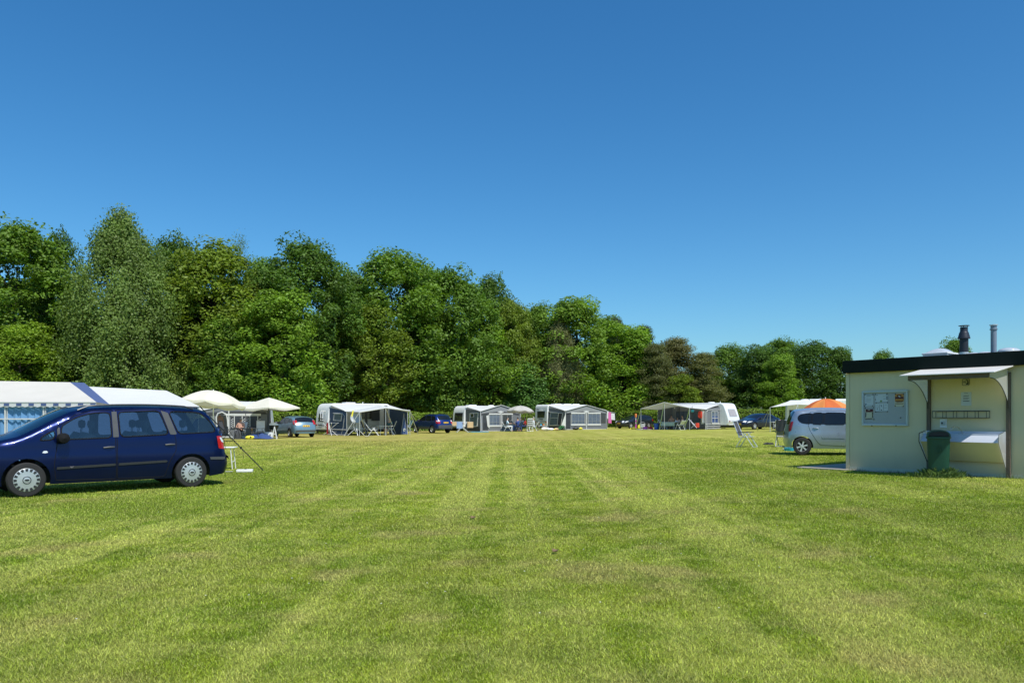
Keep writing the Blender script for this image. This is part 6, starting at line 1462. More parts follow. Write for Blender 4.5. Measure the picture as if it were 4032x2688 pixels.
# ------------------------------------------------------------------ shared awning shell
def awning(fr, label, W, D, ze, zp, zb, peak=.5, wall='canvas_grey', roof='canvas_white', lw=True, rw=True, front=True, group='caravan awnings', back=None):
    """front from x=0..W at y=0 with a gable peaking at peak*W; back edge hangs on the caravan at y=D"""
    root = fthing(fr, 'caravan_awning', label, 'awning', group=group); xp = W * peak
    def ft(x): return ze + (zp - ze) * (1 - abs(x - xp) / (xp if x < xp else W - xp))
    n = 16; xs_ = [W * i / n for i in range(n + 1)]; rows = []
    for j in range(9):
        v = j / 8; row = []
        for x in xs_:
            a, b = ft(x), zb - .05 * abs(2 * x / W - 1) ** 6; z = a + (b - a) * (v ** .8) - .035 * math.sin(math.pi * v) * (1 + .6 * math.sin(x * 3.3)); row.append((x + (.12 * (1 - v) * (2 * x / W - 1)), -.08 + (D + .08) * v, z))
        rows.append(row)
    mb = MB(); mb.sheet(rows); mb.build('roof', roof, root)
    mb = MB(); mb.tube([(x, -.09, ft(x)) for x in xs_], .03, 6); mb.build('roof_edge', 'canvas_white', root)
    g0 = ground_fix(fr, 0, 0); g1 = ground_fix(fr, W, 0)
    for flag, x, gx in ((lw, 0, g0), (rw, W, g1)):
        if flag:
            mb = MB(); mb.sheet([[(x + (.04 * math.sin(y * 6)), y, gx), (x, y, gx + 1.0), (x, y, ft(x) + (zb - .3 - ft(x)) * (y / D) ** .8)] for y in np.linspace(0, D, 9)]); mb.build('side_wall', wall, root)
    if front:
        mb = MB(); mb.sheet([[(x, .0, (g0 + (g1 - g0) * x / W)), (x, .0, 1.0), (x, .0, ft(x) - .02)] for x in xs_]); mb.build('front_wall', wall, root)
    for x in (0, W):
        mb = MB(); mb.tube([(x, -.03, g0 if x == 0 else g1), (x, -.03, ft(x))], .022, 6); mb.build('pole', 'canvas_pale', root)
    return root, ft


def panel(root, name, pts, mat, frame=None, fw=.05, off=(0, 0, 0), bars=()):
    """flat panel through 3-D points with optional white binding"""
    mb = MB(); mb.poly([Vector(p) + Vector(off) for p in pts]); w = mb.build(name, mat, root, smooth=False)
    if frame:
        mb = MB(); q = [Vector(p) + Vector(off) * 1.6 for p in pts]
        for a, b in zip(q, q[1:] + q[:1]): mb.bar(a, b, fw, .012 if abs(off[1]) > abs(off[0]) else fw)
        for a, b in bars: mb.bar(Vector(a) + Vector(off) * 1.7, Vector(b) + Vector(off) * 1.7, fw, .012 if abs(off[1]) > abs(off[0]) else fw)
        mb.build(name + '_frame', frame, w)
    return w


def guy(root, a, b, mat='canvas_pale', r=.018, name='guy_rope'):
    mb = MB(); mb.tube([a, b], r, 5); return mb.build(name, mat, root)


# ------------------------------------------------------------------ site C: bike-rack caravan, navy awning with canopy, satellite dish
q = P(*Z3(645, 684)); FC = Frame(q, 40)
WC, DC_ = 5.6, 2.9
zeC = FC.at(Z3(680, 312))[1]; zpC = zeC + .52
awC, ftC = awning(FC, 'navy awning with open front and projecting canopy beside the bike-rack caravan', WC, DC_, zeC, zpC, 2.52, .5, 'canvas_navy', 'canvas_white', True, True, False)
caravan(FC, 'white caravan with a bike rack on its rounded end', -.15, WC + .4, DC_ + .02, vents=((-.6, 'box'), (.9, 'pipe')), end_windows=((-1, .05, 1.18, .55, 1.72, 'window_dark', 0),), left='round', right='round', stripe=False)
cvC = [o for o in C.objects if o.name.startswith('caravan') and o.get('label', '').startswith('white caravan with a bike rack')][0]
mb = MB(); xe = -(WC + .4 + .15) / 2 - .10
for y in (-.62, -.25): mb.tube([(xe + .14, y, 1.95), (xe - .05, y, 1.98), (xe - .10, y, 1.80), (xe - .10, y, .62), (xe + .05, y, .55)], .03, 7)
for z in (.75, 1.15): mb.bar((xe - .12, -1.0, z), (xe - .12, .15, z), .04)
mb.bar((xe - .3, -1.0, .66), (xe - .3, .15, .66), .08, .03); mb.build('bike_rack', 'white_metal', cvC); mb = MB()
for z in (1.30, 1.10, .78, .62): mb.bar((xe - .2, -.85, z), (xe - .2, .0, z + .04), .07)
mb.build('rack_clamps', 'black_plastic', cvC)
# left wall window and binding
def ptC(zx, zy, x=0):
    ray = Vector(((Z3(zx, zy)[0] - CX) / FOC, 1, -(Z3(zx, zy)[1] - HZ) / FOC)); o = Vector((0, 0, CAMH)); pl = FC.w(x, 0); t = (pl - o).dot(FC.ex) / ray.dot(FC.ex); return FC.loc(o + ray * t)
panel(awC, 'window', [ptC(465, 345), ptC(585, 345), ptC(568, 455), ptC(450, 448)], 'pvc_pane', 'canvas_pale', .05, (-.03, 0, 0))
mb = MB(); mb.tube([ptC(*a) + Vector((-.05, 0, 0)) for a in ((445, 335), (590, 340), (622, 380), (600, 560), (572, 672))], .022, 5); mb.tube([ptC(*a) + Vector((-.05, 0, 0)) for a in ((372, 585), (640, 592))], .028, 5); mb.tube([ptC(*a) + Vector((-.05, 0, 0)) for a in ((365, 612), (500, 625))], .022, 5); mb.tube([ptC(*a) + Vector((-.05, 0, 0)) for a in ((352, 662), (640, 672))], .03, 5); mb.tube([ptC(*a) + Vector((-.05, 0, 0)) for a in ((350, 680), (395, 420))], .025, 5); mb.build('wall_binding', 'canvas_pale', awC)
panel(awC, 'mud_skirt', [ptC(372, 612), ptC(640, 620), ptC(632, 668), ptC(358, 660)], 'canvas_blue', None, 0, (-.035, 0, 0))
# caravan side seen inside: door, windows
mb = MB(); mb.box((WC * .30, DC_ - .06, 1.45), (1.5, .02, 1.2)); mb.box((WC * .70, DC_ - .06, 1.0), (1.3, .02, .5)); mb.build('inner_panel', 'canvas_pale', awC)
panel(awC, 'inner_window', [(WC * .52, DC_ - .09, 1.3), (WC * .70, DC_ - .09, 1.3), (WC * .70, DC_ - .09, 2.2), (WC * .52, DC_ - .09, 2.2)], 'window_dark', 'black_plastic', .04, (0, -.01, 0))
for c_, d_ in (((WC * .47, DC_ * .55, 1.2), (.22, .05, 2.3)), ((WC * .80, DC_ * .55, 1.3), (.28, .05, 2.2)), ((WC * .75, DC_ - .1, 1.8), (.8, .04, 1.3))): mb = MB(); mb.box(c_, d_); mb.build('inner_drape', 'canvas_dark', awC)
panel(awC, 'end_panel', [(WC + .0, 0, .05), (WC - .62, 0, .05), (WC - .36, 0, 1.75)], 'canvas_blue', 'canvas_pale', .04, (0, -.01, 0)); mb = MB(); mb.box((WC - .32, -.025, .40), (.2, .006, .2)); mb.build('badge', 'white_plastic', awC); mb = MB(); mb.lathe([(.001, -.004), (.055, -.003), (.06, .002)], 12, (WC - .32, -.031, .40), 'Y'); mb.build('badge', 'ink', awC)
# canopy in front
def wC(zx, zy, y): x, z = FC.at(Z3(zx, zy), y); return Vector((x, y, z))
c0, c1, c2 = wC(845, 322, -1.9), wC(1250, 255, -2.3), wC(1622, 300, -1.7); b0 = Vector((0.1, -.05, zeC)); bm_ = Vector((WC * .5, -.05, zpC + .02)); b2 = Vector((WC - .1, -.05, zeC + .03))
mb = MB(); mb.sheet(cloth(b0, bm_, c1, c0, 8, 6, .06)); mb.sheet(cloth(bm_, b2, c2, c1, 8, 6, .06)); mb.build('canopy', 'canvas_pale', awC)
mb = MB(); mb.tube([b0, c0, c1, c2, b2], .045, 6); mb.build('canopy_edge', 'canvas_white', awC)
for cc in (c0, c1, c2):
    mb = MB(); gz_ = ground_fix(FC, cc.x, cc.y); mb.tube([cc, (cc.x, cc.y, gz_)], .024, 6); mb.build('pole', 'alu', awC)
for (cc, zx, zy) in ((c0, 605, 690), (c0, 955, 680), (c1, 1408, 668), (c2, 1748, 662), (c2, 1800, 610)): guy(awC, cc, FC.loc(P(*Z3(zx, zy))), 'canvas_white', .026)
# satellite dish on tripod
p = P(*Z3(775, 690)) + Vector((0, .6, 0)); ds = thing('satellite_dish', 'grey satellite dish on a white tripod before the navy awning', 'satellite dish', (p.x, p.y, gz(p.x)), R(-95))
T_ = Matrix.Rotation(R(78), 3, 'Y'); mb = MB(); mb.lathe([(.001, 0), (.2, .02), (.36, .06), (.44, .10), (.45, .10), (.36, .045), (.2, .005), (.001, -.015)], 28, (.05, 0, 1.42), 'Z', tilt=T_); dd_ = mb.build('dish', 'caravan_grey', ds)
mb = MB(); mb.tube([(.1, 0, 1.0), (.45, 0, 1.12)], .018, 6); mb.lathe([(.001, -.06), (.05, -.04), (.05, .04), (.001, .06)], 10, (.48, 0, 1.15)); mb.tube([(.48, 0, 1.12), (.44, -.12, .8), (.36, -.05, .5), (.3, .05, .3)], .015, 5); mb.build('receiver', 'white_plastic', ds)
mb = MB(); mb.tube([(0, 0, .35), (0, 0, 1.45)], .03, 8); mb.build('mast', 'alu', ds)
for a in (.4, 2.5, 4.6): mb = MB(); mb.tube([(0, 0, .62), (.75 * math.cos(a), .75 * math.sin(a), .02)], .03, 6); mb.build('leg', 'white_metal', ds)
p = P(*Z3(960, 700)); pg = thing('white_plate', 'small white disc lying on the grass before the satellite dish', 'plate', p, 0); mb = MB(); mb.lathe([(.001, .0), (.12, .005), (.17, .035), (.16, .04), (.11, .015), (.001, .012)], 16); mb.build('dish_rim', 'white_plastic', pg)
p = standing(Z3, 1060, 670, (FC, -1.5)); camp_chair('green and black striped lounger chair under the navy awning canopy', p, R(5), 'green_stripe', 'white_metal', stripes='charcoal_cloth', recline=.5, high=1.1)
p = standing(Z3, 965, 640, (FC, .3)); camp_chair('dark high-back chair inside the navy awning behind the striped lounger', p, R(-20), 'charcoal_cloth', 'alu')
p = standing(Z3, 1235, 665, (FC, -.9)); camp_table('small white table under the navy awning canopy', p, R(36), 1.2, .6, .74)
p = standing(Z3, 1310, 660, (FC, -.4)); camp_chair('chair in the shade under the seated reader in teal', p, R(-165), 'charcoal_cloth', 'alu'); person('person in teal shirt and dark shorts sitting in the shade of the navy awning', p, R(-130), 'sit', 'skin_pale', 'hair_dark', 'teal_cloth', 'shorts')
p = standing(Z3, 520, 680, (FC, -.2)); dr_ = thing('drying_rack', 'white drying rack with a dark red towel beside the navy awning wall', 'drying rack', FC.w(-.75, 1.3, 0), FC.a + R(90)); mb = MB()
for s in (-1, 1): mb.bar((-.75, s * .25, 0), (.75, -s * .25, .98), .03); mb.bar((.75, s * .25, 0), (-.75, -s * .25, .98), .03)
for y in (-.3, 0, .3): mb.bar((-.85, y, 1.0), (.85, y, 1.0), .03)
mb.build('frame', 'white_metal', dr_); mb = MB(); mb.sheet([[(x_ - .2, .33 + .03 * math.sin(x_ * 20), z_) for x_ in (-.14, -.05, .05, .14)] for z_ in (1.02, .7, .35, .12)]); mb.build('towel', 'red_cloth', dr_)
mb = MB(); mb.sheet([[(.1 + .09 * t, .0, 1.95 - .6 * s) for t in (0, 1)] for s in (0, .5, 1)]); 
fl_ = thing('yellow_pennant', 'yellow strip of cloth hanging from a canopy guy above the dish', 'pennant', FC.w(c0.x - .45, c0.y + .2, 0), FC.a); mb = MB(); mb.sheet([[(-.04 + .12 * t - .12 * s, 0, 1.98 - .5 * s) for t in (0, 1)] for s in (0, .5, 1)]); mb.build('cloth', 'yellow', fl_)
p = P(*Z3(1590, 620)) ; camp_chair('teal camping chair in front of the blue off-roader', p + Vector((-.1, .2, 0)), R(-150), 'teal_cloth', 'alu')

# ------------------------------------------------------------------ site D: grey awning with gable, taupe parasol, group at a table
q = P(*Z4(508, 532)); FD = Frame(q, 36)
WD_, DD = 4.9, 2.7; zeD = FD.at(Z4(510, 262))[1]; zpD = zeD + .62
awD, ftD = awning(FD, 'grey gabled awning behind the group under the taupe parasol', WD_, DD, zeD, zpD, 2.55, .5, 'canvas_grey', 'canvas_white')
cvD, _, epD = caravan(FD, 'white caravan with big dark end window behind the black hatchback', -.2, WD_ + .5, DD + .02, vents=((-1.2, 'box'), (1.3, 'dome')), end_windows=((-1, -.80, 1.05, .70, 1.85, 'window_dark', 0),), left='round', right='round')
def gable(root, ft, W, wall):
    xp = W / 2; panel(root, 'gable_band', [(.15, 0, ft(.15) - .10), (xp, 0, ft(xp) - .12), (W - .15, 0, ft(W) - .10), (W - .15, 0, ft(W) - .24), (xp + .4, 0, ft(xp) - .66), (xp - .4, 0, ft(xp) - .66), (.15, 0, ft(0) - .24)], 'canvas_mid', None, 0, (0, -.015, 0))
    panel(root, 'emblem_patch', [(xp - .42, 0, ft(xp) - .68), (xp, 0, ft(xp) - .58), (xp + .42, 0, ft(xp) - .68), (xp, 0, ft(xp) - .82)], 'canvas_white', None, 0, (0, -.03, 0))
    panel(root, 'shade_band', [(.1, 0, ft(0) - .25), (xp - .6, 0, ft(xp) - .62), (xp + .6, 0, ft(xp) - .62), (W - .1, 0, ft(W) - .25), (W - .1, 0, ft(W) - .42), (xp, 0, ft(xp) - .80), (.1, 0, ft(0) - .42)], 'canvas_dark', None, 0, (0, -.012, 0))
def big_window(root, x0, x1, z0, z1, pane='pvc_pane', n=3, sill=True):
    bars = [((x0 + (x1 - x0) * k / n, 0, z0), (x0 + (x1 - x0) * k / n, 0, z1)) for k in range(1, n)] + [((x0, 0, z0 + .28), (x1, 0, z0 + .28))]
    w = panel(root, 'window', [(x0, 0, z0), (x1, 0, z0), (x1, 0, z1), (x0, 0, z1)], pane, 'canvas_pale', .035, (0, -.02, 0), bars)
    mb = MB(); mb.box(((x0 + x1) / 2, -.045, z1 - .04), (x1 - x0 + .05, .02, .14)); mb.build('rolled_blind', 'canvas_white', w)
    if sill: mb = MB(); mb.box(((x0 + x1) / 2, -.04, z0 - .08), (x1 - x0 + .1, .016, .16)); mb.build('sill_band', 'canvas_white', w)
    for xx in (x0 + .06, x1 - .06): mb = MB(); mb.sheet([[(xx + s * .10, -.035 - .01 * math.sin(s * 6), z) for s in (-.5, 0, .5)] for z in (z0 + .05, z1 - .1)]); mb.build('curtain', 'canvas_mid', w)
    return w
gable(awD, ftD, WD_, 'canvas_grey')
big_window(awD, WD_ * .21, WD_ * .49, .62, 1.78); big_window(awD, WD_ * .53, WD_ * .80, .62, 1.78, 'pvc_dark', 2)
panel(awD, 'doorway', [(.30, 0, .1), (WD_ * .19, 0, .1), (WD_ * .19, 0, 1.7), (.30, 0, 1.7)], 'pvc_dark', None, 0, (0, -.012, 0)); panel(awD, 'door_flap', [(WD_ * .17, 0, .5), (WD_ * .22, 0, .3), (WD_ * .20, 0, 1.65), (WD_ * .14, 0, 1.55)], 'canvas_white', None, 0, (0, -.05, 0))
mb = MB(); mb.box((WD_ * .51, -.03, ftD(WD_ * .5) / 2 - .35), (.07, .03, ftD(WD_ * .5) - .7)); mb.box((WD_ / 2, -.03, .06), (WD_ * .9, .02, .05)); mb.box((WD_ * .51, -.034, .58), (WD_ * .62, .01, .05)); mb.build('seam_band', 'canvas_white', awD)
def ptx(fr, zf, zx, zy, x=0):
    s_ = zf(zx, zy); ray = Vector(((s_[0] - CX) / FOC, 1, -(s_[1] - HZ) / FOC)); o = Vector((0, 0, CAMH)); pl = fr.w(x, 0); t = (pl - o).dot(fr.ex) / ray.dot(fr.ex); return fr.loc(o + ray * t)
panel(awD, 'window', [ptx(FD, Z4, 370, 470), ptx(FD, Z4, 470, 462), ptx(FD, Z4, 485, 285), ptx(FD, Z4, 375, 292)], 'pvc_pane', 'canvas_white', .07, (-.03, 0, 0)); panel(awD, 'window', [ptx(FD, Z4, 385, 345), ptx(FD, Z4, 430, 340), ptx(FD, Z4, 430, 292), ptx(FD, Z4, 390, 295)], 'window_dark', 'canvas_pale', .03, (-.05, 0, 0))
panel(awD, 'mud_skirt', [ptx(FD, Z4, 335, 528), ptx(FD, Z4, 500, 530), ptx(FD, Z4, 498, 470), ptx(FD, Z4, 350, 480)], 'canvas_dark', None, 0, (-.04, 0, 0))
mb = MB(); mb.slab([(WD_ + .0, -.02, .5), (WD_ + .55, .6, .5), (WD_ + .5, .6, 1.75), (WD_, -.02, 1.85)], (0, .02, 0)); mb.build('side_screen', 'canvas_white', awD)
for zx, zy in ((495, 530), (530, 538)): guy(awD, (0.0, -.05, zeD), FD.loc(P(*Z4(zx, zy))), 'canvas_pale', .016)
p = standing(Z4, 1045, 520, (FD, -2.6)); prD = parasol('parasol', 'taupe fringed parasol over the group at the table', p + Vector((0, .8, 0)), 1.42, 2.52, .52, 'taupe', 8, None, (R(-4), R(3)), .12, .022, .3, flat=1.0)
def pD(zx, dy): return standing(Z4, zx, 520, (FD, dy))
p = pD(930, -2.3); camp_table('grey table between the seated group under the taupe parasol', p, R(10), 1.5, .8, .74, 'grey_plastic', 'dark_metal')
for (zx, dy, rz, sk_, hr, tp, lg, lab, fab, clab) in (
        (868, -2.2, R(0), 'skin_pale', 'hair_grey', 'shirt_ltblue', 'shirt_white', 'person in pale blue top with dark cap at the table end', 'white_plastic', 'pale chair under the person in pale blue'),
        (1003, -2.9, R(150), 'skin_tan', 'hair_dark', 'navy_cloth', 'navy_cloth', 'person in a blue shirt seen from behind at the table', 'navy_cloth', 'blue-backed chair nearest the viewer at the table'),
        (1050, -2.0, R(-120), 'skin_tan', 'hair_dark', 'shirt_white', 'shorts', 'dark-haired person in a white shirt under the taupe parasol', 'charcoal_cloth', 'dark chair under the person in a white shirt'),
        (1102, -2.5, R(185), 'skin_tan', 'hair_dark', 'shirt_red', 'navy_cloth', 'dark-haired person in a red top next to the striped chair', 'charcoal_cloth', 'dark chair under the person in a red top'),
        (1212, -3.0, R(178), 'skin_pale', 'hair_grey', 'shirt_white', 'shirt_white', 'bald person in white sitting upright outside the parasol shade', 'white_plastic', 'white chair under the bald person in white')):
    p = pD(zx, dy); camp_chair(clab, p, rz, fab, 'white_metal' if zx in (868, 1212) else 'dark_metal', high=.95); person(lab, p, rz, 'sit', sk_, hr, tp, lg, arms='table', cap='black_plastic' if zx == 868 else None)
p = pD(1160, -3.3); camp_chair('tall black-and-white striped lounger with its back to the viewer', p, R(100), 'charcoal_cloth', 'white_metal', stripes='towel_white', high=1.25, recline=.15)
p = standing(Z4, 268, 540, (FD, -2.0)); rk_ = thing('drying_rack', 'white drying rack with blue and orange towels before the black hatchback', 'drying rack', p, R(14)); mb = MB()
for s in (-1, 1): mb.bar((-.55, s * .25, 0), (.45, s * .25, .95), .03); mb.bar((.55, s * .25, 0), (-.45, s * .25, .95), .03)
for y in (-.3, -.1, .1, .3): mb.bar((-1.0, y, .98), (1.0, y, .98), .025)
mb.build('frame', 'white_metal', rk_)
for xx, mt, ll in ((-.30, 'towel_blue', .62), (.72, 'towel_orange', .55), (-.75, 'towel_orange', .35)): mb = MB(); mb.sheet([[(xx + u * .28, -.33 - .02 * math.sin(u * 9), .99 - ll * v) for u in (-1, -.5, 0, .5, 1)] for v in (0, .5, 1)]); mb.build('towel', mt, rk_)
p = P(*Z4(482, 541)); mt_ = thing('mat', 'turquoise mat on the grass before the grey gabled awning', 'mat', p, R(5)); mb = MB(); mb.box((0, .4, .03), (2.0, 1.0, .03)); mb.build('pad', 'cyan_plastic', mt_, bevel=.01)

# ------------------------------------------------------------------ site E: lettered caravan with gabled awning
q = P(*Z4(1630, 512)); FE = Frame(q, 33)
WE, DE = 5.6, 2.9; zeE = FE.at(Z4(1632, 258))[1]; zpE = zeE + .62
awE, ftE = awning(FE, 'grey gabled awning of the lettered caravan next to the clothes line', WE, DE, zeE, zpE, 2.62, .5, 'canvas_grey', 'canvas_white')
cvE, exE, epE = caravan(FE, 'white caravan with script lettering and number plate on its end', -.2, WE + .3, DE + .02, wid=2.3, ztop=2.68, vents=((-1.0, 'box'), (.3, 'box'), (1.5, 'box')), end_windows=((-1, -.72, 1.28, .72, 1.95, 'window_dark', .10),), left='flat', right='round', stripe=False)
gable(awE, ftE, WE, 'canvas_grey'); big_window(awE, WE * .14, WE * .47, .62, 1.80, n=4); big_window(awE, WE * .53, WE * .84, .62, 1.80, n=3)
panel(awE, 'mesh_panel', [(WE * .86, 0, .7), (WE * .97, 0, .7), (WE * .97, 0, 1.75), (WE * .86, 0, 1.75)], 'pvc_dark', None, 0, (0, -.02, 0)); mb = MB(); mb.box((WE * .5, -.03, ftE(WE * .5) / 2 - .35), (.07, .03, ftE(WE * .5) - .7)); mb.box((WE / 2, -.03, .06), (WE * .95, .02, .05)); mb.build('seam_band', 'canvas_white', awE)
panel(awE, 'doorway', [(.1, 0, .05), (WE * .12, 0, .05), (WE * .12, 0, 1.85), (.1, 0, 1.85)], 'pvc_dark', None, 0, (0, -.012, 0)); panel(awE, 'door_flap', [(-.1, 0, .25), (.03, 0, .25), (.03, 0, 1.5)], 'canvas_white', None, 0, (0, -.06, 0)); panel(awE, 'door_flap', [(-.55, 0, .5), (.02, 0, .4), (.02, 0, 1.75)], 'canvas_white', None, 0, (0, -.08, 0))
panel(awE, 'dark_panel', [ptx(FE, Z4, 1390, 455), ptx(FE, Z4, 1580, 450), ptx(FE, Z4, 1602, 290), ptx(FE, Z4, 1410, 270)], 'canvas_dark', 'canvas_white', .05, (-.03, 0, 0)); panel(awE, 'window', [ptx(FE, Z4, 1430, 448), ptx(FE, Z4, 1535, 445), ptx(FE, Z4, 1552, 285), ptx(FE, Z4, 1445, 282)], 'pvc_pane', 'canvas_pale', .05, (-.05, 0, 0), [(ptx(FE, Z4, 1440, 350), ptx(FE, Z4, 1545, 350))]); panel(awE, 'mud_skirt', [ptx(FE, Z4, 1392, 505), ptx(FE, Z4, 1620, 508), ptx(FE, Z4, 1612, 462), ptx(FE, Z4, 1400, 462)], 'canvas_dark', None, 0, (-.035, 0, 0))
# lettering, plate, handles on the caravan end (faces local -x)
xe = exE(1.05, -1) - .03; Mx = Matrix.Translation((xe, 0, 1.04)) @ Matrix.Rotation(R(-90), 4, 'Z') @ Matrix.Rotation(R(90), 4, 'X'); text_mesh('Energy', 'lettering', 'ink', .30, cvE, Mx, .004, .25)
xe = exE(2.17, -1) - .03; Mx = Matrix.Translation((xe, .62, 2.14)) @ Matrix.Rotation(R(-90), 4, 'Z') @ Matrix.Rotation(R(90), 4, 'X'); text_mesh('Bürstner', 'lettering', 'ink', .15, cvE, Mx, .004, .15)
mb = MB(); mb.box((exE(.6, -1) - .035, -.12, .60), (.02, .52, .13)); pl_ = mb.build('number_plate', 'plate_yellow', cvE); mb = MB()
for k in range(6): mb.box((exE(.6, -1) - .048, .06 - k * .07, .60), (.006, .035, .07))
mb.build('plate_lettering', 'plate_ink', pl_)
mb = MB(); mb.tube([(exE(2.0, -1) - .02, .3, 2.06), (exE(2.0, -1) - .09, .25, 2.06), (exE(2.0, -1) - .09, -.25, 2.06), (exE(2.0, -1) - .02, -.3, 2.06)], .028, 6); mb.build('grab_handle', 'white_plastic', cvE); mb = MB(); mb.box((exE(.85, -1) - .02, 0, .86), (.02, 2.0, .05)); mb.build('end_trim', 'grey_plastic', cvE)
mb = MB(); mb.bar((exE(.5, -1), .2, .42), (exE(.5, -1) - .9, 0, .42), .08); mb.bar((exE(.5, -1), -.2, .42), (exE(.5, -1) - .9, 0, .42), .08); mb.tube([(exE(.5, -1) - .75, 0, .1), (exE(.5, -1) - .75, 0, .75)], .035, 7); mb.build('tow_bar', 'dark_metal', cvE)
# children's bike propped by the caravan, small table with beakers, toys, bag
def bicycle(label, loc, rz, k, mat):
    r = thing('bicycle', label, 'bicycle', loc, rz, 'bicycles'); w = .31 * k
    for x in (-.5 * k, .5 * k):
        mb = MB(); mb.tube([(x + w * math.cos(a), 0, w + w * math.sin(a)) for a in np.linspace(0, 6.283, 25)], .022 * max(k, .7), 6); wh = mb.build('wheel', 'tyre', r); mb = MB()
        for a in np.linspace(0, math.pi, 7)[:-1]: mb.bar((x - w * math.cos(a), 0, w - w * math.sin(a)), (x + w * math.cos(a), 0, w + w * math.sin(a)), .005)
        mb.build('spokes', 'steel', wh)
    bb = (-.05 * k, 0, w * .95); se = (-.2 * k, 0, .72 * k); hd = (.33 * k, 0, .75 * k); mb = MB()
    for a, b in ((bb, se), (se, hd), (bb, hd), (bb, (-.5 * k, 0, w)), (se, (-.5 * k, 0, w)), (hd, (.5 * k, 0, w))): mb.tube([a, b], .018, 6)
    mb.build('frame', mat, r); mb = MB(); mb.tube([hd, (.30 * k, 0, .92 * k)], .014, 6); mb.tube([(.22 * k, -.25 * k, .95 * k), (.32 * k, -.12 * k, .93 * k), (.32 * k, .12 * k, .93 * k), (.22 * k, .25 * k, .95 * k)], .014, 6); mb.build('handlebar', 'steel', r)
    mb = MB(); mb.lathe([(.001, -.03), (.09 * k, -.02), (.11 * k, .02), (.001, .04)], 10, (-.22 * k, 0, .80 * k)); mb.v = [(a * 1.3 + .06 * k, b * .8, c) for a, b, c in mb.v]; mb.build('saddle', 'black_plastic', r); return r
p = standing(Z4, 1580, 505, (FE, -.9)); bicycle('small green bicycle against the white awning flap', p, R(15), .62, 'green_plastic')
p = standing(Z4, 1300, 490, (FE, .2)); bicycle('dark bicycle leaning on the lettered caravan end', p + Vector((0, .3, 0)), R(52), .95, 'dark_metal')
p = standing(Z4, 1335, 500, (FE, -.5)); tbl = camp_table('low white table with two beakers before the lettered caravan', p, R(4), 1.0, .5, .52)
for xx, mt, lab in ((-.2, 'cyan_plastic', 'turquoise beaker on the low white table'), (.08, 'orange_cloth', 'orange beaker on the low white table')): o = thing('beaker', lab, 'beaker', p + Vector((xx, -.05, .525)), 0, 'beakers'); mb = MB(); mb.lathe([(.001, 0), (.06, .0), (.075, .17), (.068, .17), (.056, .012), (.001, .012)], 12); mb.build('cup', mt, o)
for zx, dy, mt, sz, lab in ((1355, -1.3, 'cream', .30, 'cream cloth bundle below the low white table'), (1390, -1.2, 'towel_white', .26, 'white bundle beside the cream cloth bundle'), (1440, -.9, 'white_plastic', .2, 'white shoe bag before the dark awning side'), (1475, -.9, 'yellow', .16, 'pale yellow toy before the dark awning side'), (1512, -.9, 'towel_orange', .2, 'peach-coloured ball near the green bicycle'), (1770, -.5, 'black_plastic', .26, 'black bag on the grass below the awning windows'), (1835, -.6, 'yellow', .2, 'yellow sack beside the black bag')):
    p = standing(Z4, zx, 505, (FE, dy)); o = thing('toy_ball' if 'ball' in lab else ('toy' if 'toy' in lab else 'cloth_bag'), lab, 'toy' if ('toy' in lab or 'ball' in lab) else 'bag', p, rnd.random()); mb = MB(); rg = random.Random(int(zx)); rows = []
    for j in range(7):
        th = math.pi * j / 6; rows.append([(sz * 1.5 * math.sin(th) * math.cos(a) * (1 + .12 * math.sin(3 * a + zx)), sz * math.sin(th) * math.sin(a), sz * .62 * (1 - math.cos(th)) * (1 + .1 * math.sin(2 * a + zx))) for a in np.linspace(0, 6.283, 15)])
    mb.sheet(rows); mb.build('bundle', mt, o, merge=True)
# clothes line
p = P(*Z4(2160, 492)); cl = thing('clothes_line', 'line strung from the awning corner carrying three towels', 'clothes line', FE.w(WE, .2, 0), FE.a); a_ = Vector((0, 0, zeE)); ex_ = FE.loc(A(*Z4(2300, 285), FE.w(WE, 1.2).y)) - Vector((WE, .2, 0)); mb = MB(); mb.tube([a_, ex_], .010, 5); mb.build('line', 'white_metal', cl); mb = MB(); mb.tube([(ex_.x, ex_.y, ground_fix(FE, WE + 2, 1)), (ex_.x, ex_.y, ex_.z + .05)], .03, 6); mb.build('post', 'dark_metal', cl)
def hang(zx0, zx1, zy0, zy1, mat, lab):
    fr = Frame(FE.w(WE, .2, 0), math.degrees(FE.a + math.atan2(ex_.y, ex_.x))); (x0_, z1_) = fr.at(Z4(zx0, zy0)); (x1_, z0_) = fr.at(Z4(zx1, zy1)); z0_ = fr.at(Z4(zx1, zy1))[1]
    o = fthing(fr, 'towel', lab, 'towel', (x0_ + x1_) / 2, 0, 0, group='towels on the line'); w = (x1_ - x0_) / 2; mb = MB(); rows = [[(u * w * (1 + .1 * v), -.03 + .05 * v * math.sin(u * 4 + zx0), z1_ - .12 * w * (u + 1) * .6 + (z0_ - z1_) * v) for u in np.linspace(-1, 1, 7)] for v in np.linspace(0, 1, 6)]; mb.sheet(rows); mb.build('cloth', mat, o)
hang(2166, 2207, 260, 358, 'towel_white', 'white towel hanging nearest the awning corner'); hang(2200, 2236, 275, 420, 'pink', 'long pink towel hanging between two white ones'); hang(2238, 2282, 288, 376, 'towel_white', 'white towel at the free end of the line')

